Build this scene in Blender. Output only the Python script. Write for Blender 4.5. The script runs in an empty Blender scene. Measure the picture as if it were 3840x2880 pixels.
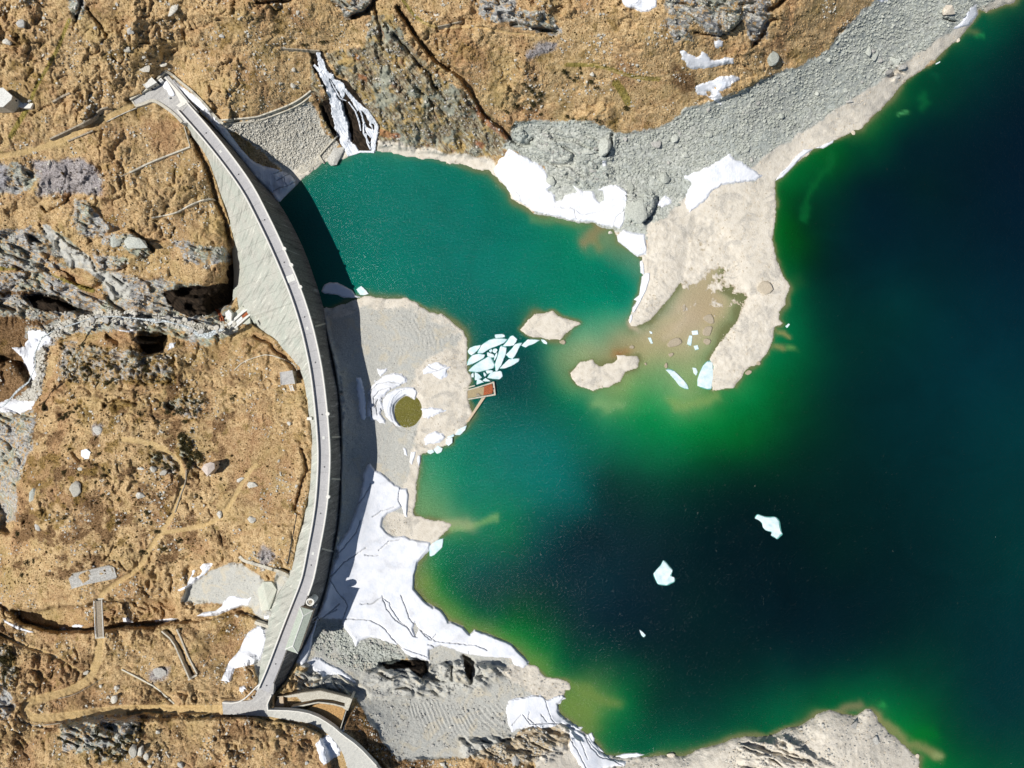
import bpy, math, random
import numpy as np

# ------------------------------------------------------------------ camera, light, exposure
H = 400.0                      # camera height above the lake (m)
K = 576.0 / 2212.0             # metres per survey unit at lake level
scene = bpy.context.scene
cam_d = bpy.data.cameras.new("camera")
cam_d.sensor_width = 36.0
cam_d.lens = 36.0 * H / 576.0
cam_d.clip_start = 1.0
cam_d.clip_end = 6000.0
cam = bpy.data.objects.new("camera", cam_d)
cam.location = (0, 0, H)
scene.collection.objects.link(cam)
scene.camera = cam

SUN_EL, SUN_AZ = math.radians(55), math.radians(192)     # sun stands in the west, a little south
world = bpy.data.worlds.new("World")
scene.world = world
world.use_nodes = True
wn = world.node_tree.nodes
sky = wn.new("ShaderNodeTexSky")
sky.sky_type = 'NISHITA'
sky.sun_disc = False
sky.sun_elevation = SUN_EL
sky.sun_rotation = math.radians(90) - SUN_AZ
sky.altitude = 2000
world.node_tree.links.new(sky.outputs[0], wn["Background"].inputs[0])
wn["Background"].inputs[1].default_value = 0.058
sd = bpy.data.lights.new("sun", 'SUN')
sd.energy = 4.4
sd.angle = math.radians(0.5)
sd.color = (1.0, 0.965, 0.91)
sun = bpy.data.objects.new("sun", sd)
from mathutils import Vector
_d = Vector((math.cos(SUN_EL) * math.cos(SUN_AZ), math.cos(SUN_EL) * math.sin(SUN_AZ), math.sin(SUN_EL)))
sun.rotation_euler = _d.to_track_quat('Z', 'Y').to_euler()
sun.location = (-200, -50, 350)
scene.collection.objects.link(sun)
scene.view_settings.view_transform = 'Standard'
scene.view_settings.look = 'None'
scene.view_settings.exposure = 0.1
scene.view_settings.gamma = 1.0
scene.view_settings.use_curve_mapping = False
scene.cycles.max_bounces = 4
scene.cycles.diffuse_bounces = 2
scene.cycles.glossy_bounces = 2
scene.cycles.sample_clamp_direct = 6.0
scene.cycles.sample_clamp_indirect = 3.0
COL = scene.collection
random.seed(7)
RNG = np.random.default_rng(11)

# ------------------------------------------------------------------ survey frames -> (u, v)
def fr(ox, oy, w):
    a, b = ox * 2212 / 3840, oy * 2212 / 3840
    s = w / 3840
    def f(*n):
        n = n[0] if len(n) == 1 else n
        return [(a + n[i] * s, b + n[i + 1] * s) for i in range(0, len(n), 2)]
    return f
def T(c, r): return fr(960 * c, 720 * r, 960)
O = fr(0, 0, 3840)
T00, T10, T20, T30 = T(0, 0), T(1, 0), T(2, 0), T(3, 0)
T01, T11, T21, T31 = T(0, 1), T(1, 1), T(2, 1), T(3, 1)
T02, T12, T22, T32 = T(0, 2), T(1, 2), T(2, 2), T(3, 2)
T03, T13, T23, T33 = T(0, 3), T(1, 3), T(2, 3), T(3, 3)
Z1 = fr(460, 240, 400); Z2 = fr(940, 2160, 400); Z3 = fr(940, 2440, 480); Z4 = fr(1660, 1180, 400)
Z5 = fr(640, 2060, 480); Z6 = fr(1140, 1360, 800); Z7 = fr(2300, 1100, 680); Z8 = fr(780, 1060, 400)

def W(u, v, z):
    s = K * (1 - z / H)
    return ((u - 1106.0) * s, -(v - 829.5) * s, z)

# ------------------------------------------------------------------ numeric helpers
def vnoise(x, y, seed=0):
    xi = np.floor(x); yi = np.floor(y)
    fx = (x - xi).astype(np.float32); fy = (y - yi).astype(np.float32)
    xi = xi.astype(np.int64); yi = yi.astype(np.int64)
    def h(a, b):
        n = (a * 374761393 + b * 668265263 + seed * 974634777) & 0xFFFFFFFF
        n = ((n ^ (n >> 13)) * 1274126177) & 0xFFFFFFFF
        return ((n ^ (n >> 16)) & 0xFFFF).astype(np.float32) / 65535.0
    fx = fx * fx * (3 - 2 * fx); fy = fy * fy * (3 - 2 * fy)
    a, b, c, d = h(xi, yi), h(xi + 1, yi), h(xi, yi + 1), h(xi + 1, yi + 1)
    return (a + (b - a) * fx) * (1 - fy) + (c + (d - c) * fx) * fy
def fbm(x, y, wl, octv=3, seed=0, gain=0.5):
    s = 0; a = 1; t = 0
    for i in range(octv):
        s = s + a * (vnoise(x / wl + 13.7 * i, y / wl + 7.1 * i, seed + i) * 2 - 1)
        t += a; a *= gain; wl *= 0.5
    return s / t
def ridged(x, y, wl, octv=3, seed=0):
    s = 0; a = 1; t = 0
    for i in range(octv):
        s = s + a * (1 - 2 * np.abs(vnoise(x / wl + 3.7 * i, y / wl + 9.1 * i, seed + i) * 2 - 1))
        t += a; a *= 0.55; wl *= 0.5
    return s / t
def ss(a, b, x):
    t = np.clip((x - a) / (b - a), 0, 1)
    return t * t * (3 - 2 * t)

GS = 4.0; GU0, GV0 = -100.0, -100.0
GNU, GNV = 604, 466
gu = GU0 + GS * np.arange(GNU); gv = GV0 + GS * np.arange(GNV)
def seg_dist(px, py, pts, closed):
    P = np.array(pts, dtype=np.float64)
    Q = np.roll(P, -1, axis=0) if closed else P[1:]
    if not closed: P = P[:-1]
    best = np.full(px.shape, 1e9)
    for (ax, ay), (bx, by) in zip(P, Q):
        dx, dy = bx - ax, by - ay
        t = np.clip(((px - ax) * dx + (py - ay) * dy) / (dx * dx + dy * dy + 1e-9), 0, 1)
        best = np.minimum(best, (px - ax - t * dx) ** 2 + (py - ay - t * dy) ** 2)
    return np.sqrt(best)
def inside(px, py, pts):
    r = np.zeros(px.shape, bool)
    n = len(pts)
    for i in range(n):
        ax, ay = pts[i]; bx, by = pts[(i + 1) % n]
        if ay == by: continue
        c = (ay > py) != (by > py)
        r ^= c & (px < (bx - ax) * (py - ay) / (by - ay) + ax)
    return r
def sdf_at(px, py, pts):
    d = seg_dist(px, py, pts, True)
    return np.where(inside(px, py, pts), d, -d)
def field(pts, margin=48, closed=True):
    """signed distance (positive inside) or minus the distance to an open line, on the coarse grid"""
    G = np.full((GNV, GNU), -float(margin), np.float32)
    P = np.array(pts)
    i0 = max(0, int((P[:, 0].min() - margin - GU0) / GS)); i1 = min(GNU, int((P[:, 0].max() + margin - GU0) / GS) + 2)
    j0 = max(0, int((P[:, 1].min() - margin - GV0) / GS)); j1 = min(GNV, int((P[:, 1].max() + margin - GV0) / GS) + 2)
    if i1 <= i0 or j1 <= j0: return G
    X, Y = np.meshgrid(gu[i0:i1], gv[j0:j1])
    G[j0:j1, i0:i1] = sdf_at(X, Y, pts) if closed else -seg_dist(X, Y, pts, False)
    return np.maximum(G, -margin)
def samp(G, u, v):
    x = np.clip((u - GU0) / GS, 0, GNU - 1.001); y = np.clip((v - GV0) / GS, 0, GNV - 1.001)
    i = x.astype(np.int32); j = y.astype(np.int32)
    fx = (x - i).astype(np.float32); fy = (y - j).astype(np.float32)
    return (G[j, i] * (1 - fx) + G[j, i + 1] * fx) * (1 - fy) + (G[j + 1, i] * (1 - fx) + G[j + 1, i + 1] * fx) * fy

def smooth(pts, n=2, closed=True):
    P = [tuple(p) for p in pts]
    for _ in range(n):
        Q = []
        m = len(P)
        for i in range(m if closed else m - 1):
            a, b = P[i], P[(i + 1) % m]
            Q += [(a[0] * .75 + b[0] * .25, a[1] * .75 + b[1] * .25), (a[0] * .25 + b[0] * .75, a[1] * .25 + b[1] * .75)]
        P = Q if closed else [P[0]] + Q + [P[-1]]
    return P

# ------------------------------------------------------------------ shore of the lake
LAKE = O(603,436, 640,400, 698,352, 748,341, 760,327, 803,327, 840,327, 865,337, 903,342, 940,345, 973,355, 1003,355, 1028,365, 1058,370,
 1078,392, 1100,412, 1106,430, 1131,445, 1156,462, 1193,470, 1243,480, 1281,481, 1293,490, 1323,495, 1332,510, 1336,522, 1376,553,
 1388,555, 1384,565, 1391,595, 1384,615, 1381,635, 1366,665, 1358,694, 1365,706, 1406,692, 1438,655, 1462,625, 1473,607, 1481,587, 1488,525,
 1500,505, 1520,530, 1545,550, 1576,575, 1546,615, 1581,640, 1611,647, 1586,667, 1588,697, 1563,712, 1551,745, 1531,775, 1541,790, 1536,820, 1541,844,
 1560,841, 1588,837, 1611,800, 1641,782, 1659,763, 1674,715, 1676,704, 1694,702, 1681,687, 1684,672, 1700,657, 1699,640, 1709,622,
 1691,595, 1679,560, 1669,515, 1678,447, 1674,415, 1674,397, 1674,390, 1714,357, 1754,325, 1799,305, 1846,282, 1864,277, 1896,240,
 1934,205, 1954,175, 1994,150, 2019,135, 2049,100, 2071,82, 2094,57, 2113,30, 2116,22, 2134,25, 2164,12, 2191,5, 2230,-60, 2300,-300,
 4800,-300, 4800,3500, 2060,3500, 2030,1900, 1984,1659, 1986,1635, 1976,1633, 1941,1602, 1896,1559, 1894,1549, 1881,1532, 1869,1532,
 1851,1547, 1809,1539, 1789,1535, 1764,1542, 1746,1557, 1734,1567, 1696,1574, 1659,1589, 1593,1593, 1543,1609, 1476,1632, 1431,1632,
 1393,1634, 1331,1635, 1306,1632, 1291,1612, 1268,1587, 1256,1577, 1206,1539, 1206,1522, 1221,1507, 1218,1494, 1231,1489, 1228,1474,
 1216,1467, 1181,1464, 1156,1439, 1143,1437, 1121,1409, 1106,1392, 1078,1379, 1025,1359, 1015,1371, 1000,1352, 969,1340, 953,1317,
 918,1299, 895,1272, 895,1244, 898,1234, 903,1214, 920,1192, 928,1180, 958,1154, 978,1134, 975,1131, 953,1124, 915,1122, 895,1112,
 895,1100, 900,1055, 903,1030, 908,990, 910,980, 935,975, 958,965, 973,960, 978,945, 1000,930, 1010,912, 1022,895, 1016,880, 1008,850,
 1020,825, 1010,790, 1008,765, 1010,735, 1003,715, 978,697, 953,677, 928,675, 903,657, 873,642, 840,645, 815,642, 795,637, 758,650,
 743,655, 715,667, 690,664, 672,620, 650,560, 625,505, 600,450)
ISLES = [O(1121,712,1138,695,1156,677,1175,675,1191,672,1216,685,1251,695,1256,700,1231,712,1211,735,1183,735,1168,730,1148,730,1131,720),
         O(1231,802,1256,782,1281,777,1286,786,1301,788,1323,784,1334,776,1330,767,1376,767,1382,780,1376,797,1351,805,1338,825,1326,832,1281,844,1246,832,1241,825)]
lakeG = field(LAKE, 400)
for I in ISLES:
    lakeG = np.minimum(lakeG, -field(I, 400))
# lakeG > 0 : under water.

# ------------------------------------------------------------------ dam traces (crest at z = 29)
ZC = 29.0
CREST = O(397,229, 452,291, 499,350, 540,408, 568,463, 593,514, 617,568, 638,619, 653,661, 666,704, 676,746, 685,789, 691,829, 698,892,
          702,942, 704,985, 702,1036, 698,1088, 690,1141, 681,1185, 670,1244, 661,1272, 645,1312, 629,1352, 610,1402, 592,1450, 573,1493)
LFOOT = O(396,256, 402,268, 410,290, 440,320, 452,350, 462,380, 475,415, 482,447, 497,480, 505,520, 512,565, 515,615, 512,640, 510,668,
          535,700, 568,717, 590,730, 605,740, 628,765, 645,785, 657,812, 663,849, 668,894, 672,934, 675,979, 674,1004, 672,1042, 663,1079, 655,1117,
          645,1149, 638,1184, 632,1219, 628,1246, 593,1289, 583,1340, 577,1380, 570,1410, 562,1450, 552,1482)
RFOOT = O(412,226, 470,280, 520,340, 565,398, 583,415, 604,436, 640,500, 665,555, 683,610, 698,652, 703,702, 715,752, 725,790, 730,829, 733,842,
          738,892, 739,942, 739,992, 738,1042, 737,1092, 732,1142, 725,1179, 715,1229, 708,1259, 700,1294, 685,1334, 668,1376, 640,1430, 606,1498)
RFZ_V = [200, 280, 345, 400, 440, 650, 690, 1000, 1250, 1340, 1400, 1500]
RFZ_Z = [21, 16, 8, 2, -1, -1, 2.5, 4.5, 5.5, 8, 12, 20]

def resample(pts, n):
    P = np.array(pts); d = np.r_[0, np.cumsum(np.hypot(*np.diff(P, axis=0).T))]
    t = np.linspace(0, d[-1], n)
    return np.c_[np.interp(t, d, P[:, 0]), np.interp(t, d, P[:, 1])]
NSEG = 36; SUB = 3
NST = NSEG * SUB + 1
C = resample(smooth(CREST, 2, False), NST)
tan = np.gradient(C, axis=0); tan /= np.hypot(tan[:, 0], tan[:, 1])[:, None]
nor = np.c_[-tan[:, 1], tan[:, 0]]          # points to the left bank side (downstream) on the way down
nor = np.where((nor[:, :1] > 0), -nor, nor)  # make it point west (downstream)
def hit(c, d, line):
    best = None
    for (ax, ay), (bx, by) in zip(line[:-1], line[1:]):
        ex, ey = bx - ax, by - ay
        den = d[0] * ey - d[1] * ex
        if abs(den) < 1e-9: continue
        t = ((ax - c[0]) * ey - (ay - c[1]) * ex) / den
        s = ((ax - c[0]) * d[1] - (ay - c[1]) * d[0]) / den
        if -0.001 <= s <= 1.001 and t > 0 and (best is None or t < best): best = t
    return best
LD = np.array([hit(C[i], nor[i], LFOOT) or 18.5 for i in range(NST)])
RD = np.array([hit(C[i], -nor[i], RFOOT) or 14 for i in range(NST)])
k3 = np.ones(5) / 5
LD = np.maximum(np.convolve(np.pad(LD, 2, 'edge'), k3, 'valid'), 18.2)
RD = np.maximum(np.convolve(np.pad(RD, 2, 'edge'), k3, 'valid'), 12.0)
LF = C + nor * LD[:, None]; RF = C - nor * RD[:, None]
xo = np.abs(LF[:, 0] - 1106) * K / H
LZ = ZC - 1.0 - np.maximum(LD - 17, 0) * K / (0.86 - xo)
LZ = np.maximum(LZ, -24)
RZ = np.interp(RF[:, 1], RFZ_V, RFZ_Z)

# ------------------------------------------------------------------ base relief
CTRL = [(-100,-100,72),(0,0,62),(290,0,62),(550,0,66),(346,160,31),(277,230,29),(0,170,42),(0,330,26),(170,290,28),(400,180,29),(320,215,29),
 (403,310,20),(300,450,14),(230,400,19),(0,460,6),(440,600,-4),(480,560,-4),(495,690,-21),(350,700,-22),(170,700,-25),(70,750,-28),(35,865,-30),
 (0,1090,-33),(-80,900,-32),(200,590,-8),(100,560,-5),(-60,560,0),(0,650,-14),(330,640,-14),(290,755,-6),(230,860,4),(450,860,8),(630,818,14),(560,800,8),
 (400,980,18),(290,1000,18),(170,1000,14),(60,1050,6),(35,1100,0),(520,1090,20),(640,980,20),(620,1200,17),(200,1150,10),(115,1240,6),(170,1270,5),
 (20,1280,-2),(0,1335,-9),(70,1350,-7),(140,1362,-6),(260,1350,-5),(400,1330,-3),(480,1300,2),(540,1335,2),(213,1300,2),(213,1390,2),
 (213,1410,4),(213,1500,11),(60,1525,13),(460,1530,27),(553,1520,28),(345,1535,21),(420,1420,12),(480,1430,13),(545,1440,15),(200,1590,29),
 (290,1620,33),(460,1580,26),(560,1580,25),(0,1640,26),(0,1580,20),(-100,1760,40),(576,1640,32),(640,1590,25),(700,1600,25),(740,1640,27),(720,1560,30),
 (690,1475,14),(600,1505,23),(640,1500,20),(760,1510,18),(740,1540,24),(800,1580,20),(800,1430,7),(860,1520,11),(1040,1520,5),(1100,1600,8),
 (900,1640,16),(1060,1450,4),(1500,1700,10),(1800,1650,12),(1100,1720,20),(680,115,40),(600,100,44),(690,210,20),(735,260,9),(760,312,2),
 (560,200,30),(490,235,27),(450,215,29),(580,300,9),(620,350,4),(860,60,62),(860,230,28),(900,320,5),(1000,330,4),(1000,150,50),(1106,60,66),
 (1106,170,48),(1106,300,14),(1180,390,4),(1440,60,72),(1440,230,34),(1440,330,12),(1480,450,2.5),(1730,0,64),(1730,150,30),(1730,280,4),
 (1960,0,24),(1960,100,10),(2212,-100,16),(700,0,68),(1100,-100,80),(1700,-100,80),(745,690,3),(745,1000,5),(750,850,5),(900,720,3),
 (870,860,1.4),(880,890,1.0),(800,1150,4),(740,1250,6),(780,1200,5),(700,1370,9),(1000,850,1.4),(880,1150,1),(900,1300,1.8),(1000,1400,3),
 (1600,480,1.8),(1640,600,1.7),(1600,750,1.6),(1430,560,3),(1550,800,1),(440,250,21),(500,320,12),(560,380,5),(370,165,25),(380,182,25),
 (2000,1650,4),(1200,1500,2),(1250,1620,4)]
for i in range(3, NST, 6):
    if LD[i] > 20: CTRL.append((LF[i, 0], LF[i, 1], LZ[i]))
CT = np.array(CTRL, float)
def rbf(u, v):
    c2 = 22.0 ** 2
    def A(x, y): return np.sqrt((x[:, None] - CT[None, :, 0]) ** 2 + (y[:, None] - CT[None, :, 1]) ** 2 + c2)
    n = len(CT)
    M = np.zeros((n + 1, n + 1)); M[:n, :n] = A(CT[:, 0], CT[:, 1]) + np.eye(n) * -8; M[n, :n] = 1; M[:n, n] = 1
    w = np.linalg.solve(M, np.r_[CT[:, 2], 0])
    out = np.empty(u.size)
    uu, vv = u.ravel(), v.ravel()
    for s in range(0, u.size, 20000):
        out[s:s + 20000] = A(uu[s:s + 20000], vv[s:s + 20000]) @ w[:n] + w[n]
    return out.reshape(u.shape)
U0, V0 = np.meshgrid(gu, gv)
baseG = rbf(U0, V0).astype(np.float32)

# polygons of the ground cover, as coarse fields
def union(*ps):
    g = None
    for p in ps:
        f = field(p)
        g = f if g is None else np.maximum(g, f)
    return g
def lines(ls):
    """[(points, half width)] -> field positive inside the stroke"""
    g = np.full((GNV, GNU), -48.0, np.float32)
    for p, w in ls: g = np.maximum(g, field(smooth(p, 1, False), 48, False) + w)
    return g
screeG = union(O(1180,380,1380,380,1400,520,1330,500,1150,470), O(1085,318,1100,290,1112,262,1200,262,1270,260,1330,290,1400,285,1450,265,1475,240,1530,225,1600,200,1640,175,1700,150,1740,140,
   1790,110,1830,60,1860,30,1890,0,1900,-90,2300,-90,2200,0,2113,30,2071,82,1994,150,1954,175,1934,205,1846,282,1754,325,1674,395,1640,390,
   1560,410,1490,470,1430,500,1380,490,1350,410,1200,400,1180,360,1100,320),
   O(690,1345,740,1335,800,1360,860,1385,900,1415,860,1430,820,1440,790,1455,740,1440,700,1420,675,1400,660,1420,655,1400))
siltG = union(O(2180,-20,2060,60,1990,112,1930,152,1870,195,1800,240,1740,280,1660,330,1610,365,1650,400,1680,410,1740,345,1800,310,1864,280,1960,180,2075,85,2118,40,2200,0),
   O(1470,440,1500,400,1560,395,1640,388,1680,395,1690,560,1720,625,1700,700,1660,775,1590,845,1535,850,1530,760,1440,710,1350,710,1385,640,1400,560,1395,490,1440,470),
   O(1110,660,1270,660,1270,745,1110,745), O(1220,755,1400,755,1400,860,1220,860),
   O(820,318,900,325,960,335,1040,345,1080,372,1100,420,1040,380,960,362,860,345,800,335),
   O(900,800,930,770,1015,740,1015,900,980,960,910,985,890,960,905,900,870,905,840,930,860,880),
   O(830,1105,900,1105,985,1130,930,1185,880,1165,840,1150), O(640,370,690,340,710,350,650,400,636,398),
   O(1143,1430,1240,1470,1230,1500,1215,1530,1150,1500,1100,1470,1080,1440), O(1260,1600,1330,1640,1480,1640,1750,1545,1880,1528,1995,1640,1995,1720,1200,1720,1150,1650,1200,1610))
gravelG = union(O(728,1000,900,1000,900,1250,960,1330,1080,1385,900,1430,700,1345,728,1200), O(655,1320,710,1320,730,1430,640,1440), O(728,980,830,980,830,1070,780,1260,728,1260), O(860,1380,1000,1395,1110,1385,1216,1467,1206,1535,1150,1500,1080,1440,1000,1430,900,1440), T01(350,290,430,310,500,370,620,460,770,560,830,690,900,700,1050,760,1150,860,1120,930,960,930,900,800,800,700,600,640,540,520,450,430,370,360), O(700,672,760,650,820,640,880,650,960,680,1015,730,1015,800,960,800,900,840,860,900,880,940,905,990,900,1040,895,1105,840,1100,800,1020,740,1010,742,900,735,820,720,750,706,690),
   O(690,1400,740,1420,830,1440,1000,1420,1100,1390,1190,1460,1215,1530,1110,1590,1000,1640,860,1640,800,1560,770,1500,700,1480,650,1460),
   O(480,272,553,257,620,240,668,218,686,250,700,290,735,308,700,350,640,398,590,350,553,318,510,285),
   Z5(280,640,700,320,900,290,1250,280,1480,430,1560,560,1700,560,1900,560,2212,500,2212,900,1900,1300,1500,1180,1350,1000,900,900,500,900,200,900),
   O(600,1240,660,1240,620,1380,560,1480,548,1440,575,1320))
dryG = union(O(1240,1596,1290,1640,1140,1690,1100,1640))
rockG = union(T01(230,1180,640,1080,1000,1000,1400,1040,1700,1080,1990,1120,1990,1220,1900,1280,1800,1330,1650,1300,1440,1230,1240,1220,1000,1200,640,1230,420,1340,360,1660,260,1660,290,1400,230,1280), T02(-40,300,160,270,120,480,60,700,140,900,110,1050,-40,1250), O(-20,505,60,490,110,520,150,560,200,590,330,605,480,625,500,660,490,700,380,690,300,660,230,672,150,690,70,690,-20,680),
   T01(650,80,750,90,900,240,990,300,900,380,700,380,640,250), T01(900,390,1100,360,1180,350,1330,480,1280,590,1000,480,900,460),
   T01(340,280,520,350,780,580,850,690,500,600,440,430), T01(800,700,1050,720,1180,850,1120,940,940,930,850,800),
   T01(800,560,1090,590,1060,680,860,690), T01(1500,430,1960,470,1990,600,1800,650,1600,600),
   T00(-40,1450,140,1400,330,1500,200,1659,-40,1659), T00(560,-20,720,-20,700,160,640,160),
   T20(1290,-20,1990,-20,1980,190,1800,310,1600,190,1380,100), T20(1340,150,1540,160,1560,330,1390,360), T20(1980,-20,2230,-20,2200,330,2080,410,2040,300),
   T20(-20,90,250,90,420,250,370,290,0,240), T10(600,-20,1020,-20,940,100,760,150,700,60), T10(1930,-20,2230,-20,2230,220,1940,140),
   O(-20,880,60,880,80,910,40,1040,30,1120,-20,1150),
   T03(500,1290,800,1220,1200,1230,1100,1420,800,1500,560,1520), T03(-20,950,90,1010,140,1130,60,1240,-20,1240),
   O(825,1440,900,1425,930,1440,1000,1430,1090,1432,1100,1460,1040,1490,960,1500,880,1500,800,1480), O(1000,1600,1100,1590,1230,1560,1260,1600,1180,1650,1000,1640),
   O(640,1450,700,1455,760,1480,780,1505,700,1500,640,1490), O(1600,1600,1700,1590,1800,1660,1600,1680), O(1160,285,1330,295,1320,400,1230,400,1150,330),
   T30(1500,30,1640,80,1620,210,1500,190), T30(1020,500,1150,460,1210,600,1100,720,1000,650), T21(950,0,1200,0,1260,80,1150,300,1000,250),
   T13(0,370,160,260,260,370,260,500,200,560,0,500))
brockG = union(O(790,100,800,30,850,30,880,90,940,160,1010,200,1050,240,1100,300,1105,330,1050,338,950,330,830,322,800,300,790,260,760,190,700,120,740,105),
   T10(470,560,560,740,560,900,700,1150,620,1150,560,1000,540,850,470,760))
wetShadeG = union(T01(1180,1240,1440,1240,1420,1380,1260,1390,1150,1290), T01(1400,870,1560,840,1900,900,1950,1000,1800,1060,1620,1080,1480,1000), T13(1090,760,1320,730,1470,720,1490,800,1440,900,1320,800,1120,800), T13(1790,700,1880,760,1870,920,1820,860), T01(1980,640,2070,640,2080,820,2000,1000,1900,1010,1780,960,1560,900,1540,830,1780,810,1960,800), T01(230,900,500,905,680,1020,500,1050,300,1000), T10(490,440,560,440,640,600,860,800,980,960,1060,1080,1050,1310,800,1340,690,1190,660,1160,560,980,550,850,630,850,560,700,480,520))  # painted shade of gorge cliffs, hollow and outcrops, plus wet rock at the waterfall
mossG = lines([(T00(600,170,560,260,510,400,400,600,310,750,260,880), 3.5), (T00(230,950,160,1060,90,1180), 5), (T20(900,720,950,780,1000,880), 8),
   (O(870,0,895,35,920,52,950,60), 3), (T01(0,660,250,640,500,760,800,850), 5), (T20(470,560,760,560,960,640,1150,680,1270,680), 4)])
pathG = lines([(T00(-60,1360,250,1310,480,1240,700,1130,900,1020,1160,900), 6.0),
   (O(905,45,950,61,1000,57,1050,60,1100,72,1150,75), 2.0), (T20(470,470,560,530,700,550,850,600,1000,660,1150,680,1280,680,1400,630,1500,610), 1.2),
   (T02(1060,480,1280,500,1420,570,1530,650,1575,760,1575,870,1540,1000,1490,1130,1400,1270,1310,1400,1200,1600) + T03(900,130,860,210), 5.5),
   (T02(1400,1290,1700,1240,1880,1180,1980,1050,2080,880,2150,760,2212,700), 4.5),
   (T03(865,530,855,650,830,780,760,900,620,990,400,1050,260,1080,200,1150,260,1230,420,1230,700,1200,1000,1155,1300,1150,1500,1155,1940,1150), 9.0),
   (T03(0,500,200,600,450,680,700,830), 2.0), (T03(1050,810,1200,890,1350,970,1500,1100), 3.2)])
purpG = union(T00(290,1380,500,1400,700,1360,820,1430,870,1540,850,1680,320,1680,330,1500), T00(-40,1420,60,1440,100,1659,-40,1659), T20(110,460,230,350,370,360,350,430,230,470,160,520),
   T03(1300,830,1450,790,1420,870,1320,900), T02(800,370,900,370,850,440,810,430), O(600,1200,560,1230,570,1180))
grassInG = union(T01(380,640,640,660,820,700,900,850,920,930,780,890,640,800,460,740), T01(-20,620,140,640,300,710,100,700,-20,680), T01(-20,870,200,860,420,860,220,900,-20,900), T01(330,540,560,560,600,620,420,610))
beigeG = union(O(740,1400,900,1400,1110,1420,1240,1470,1230,1500,1100,1500,960,1500,860,1510,780,1500,740,1460), O(980,1590,1240,1550,1300,1640,1500,1640,1760,1540,1900,1530,2000,1660,2000,1720,980,1720))
arcG = union(T13(1230,1080,1500,1060,1800,1110,2150,1090,2190,1300,1800,1400,1440,1400))
arc2G = union(O(790,680,900,670,960,720,950,790,900,830,800,820,770,740))
rustG = union(T10(1050,1110,1120,1125,1180,1150,1240,1150,1255,1185,1200,1195,1100,1185,1060,1160), T10(1890,880,1960,960,2060,1080,2180,1180,2200,1250,2100,1160,1990,1080,1900,980), T10(1900,1210,1980,1240,1960,1290,1900,1260), T10(850,460,910,490,890,530,850,510), T10(880,640,960,650,960,710,890,690))
roughG = union(T21(1180,300,1400,200,1450,500,1480,760,1300,960,1100,1120,1050,1080,1180,760), T21(1950,950,2212,900,2212,1500,2000,1640,1800,1640,1760,1400,1850,1200), T23(0,780,200,800,450,900,460,1000,200,1050,0,1050), T33(-400,1480,0,1400,500,1300,900,1400,1200,1700,-400,1700), T11(1300,950,1600,1050,1800,1250,1700,1400,1450,1300,1350,1100))
heathG = union(O(-20,690,60,760,50,830,60,880,-20,930), O(-20,590,110,640,200,690,60,760,-20,750),
   T13(820,1180,960,1120,1170,1130,1260,1300,1420,1500,1500,1659,1200,1659,900,1440,760,1340), T20(1400,560,1560,640,1580,760,1460,800,1380,700), T10(480,560,600,900,560,1000,470,740))
greenG = union(T02(1280,560,1500,620,1540,800,1400,760,1300,680), T02(1550,430,1760,650,1700,830,1560,620), O(-20,1385,25,1410,38,1465,15,1490,-20,1480), T02(1380,150,1800,100,1700,330,1400,250),
   T03(780,1250,1240,1260,1200,1400,1000,1640,830,1620,820,1540), T01(520,1300,1500,1400,1500,1640,500,1640))
flatsG = field(O(1470,620,1485,520,1500,470,1560,495,1600,550,1590,600,1625,640,1595,690,1560,740,1500,700,1450,690))

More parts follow.
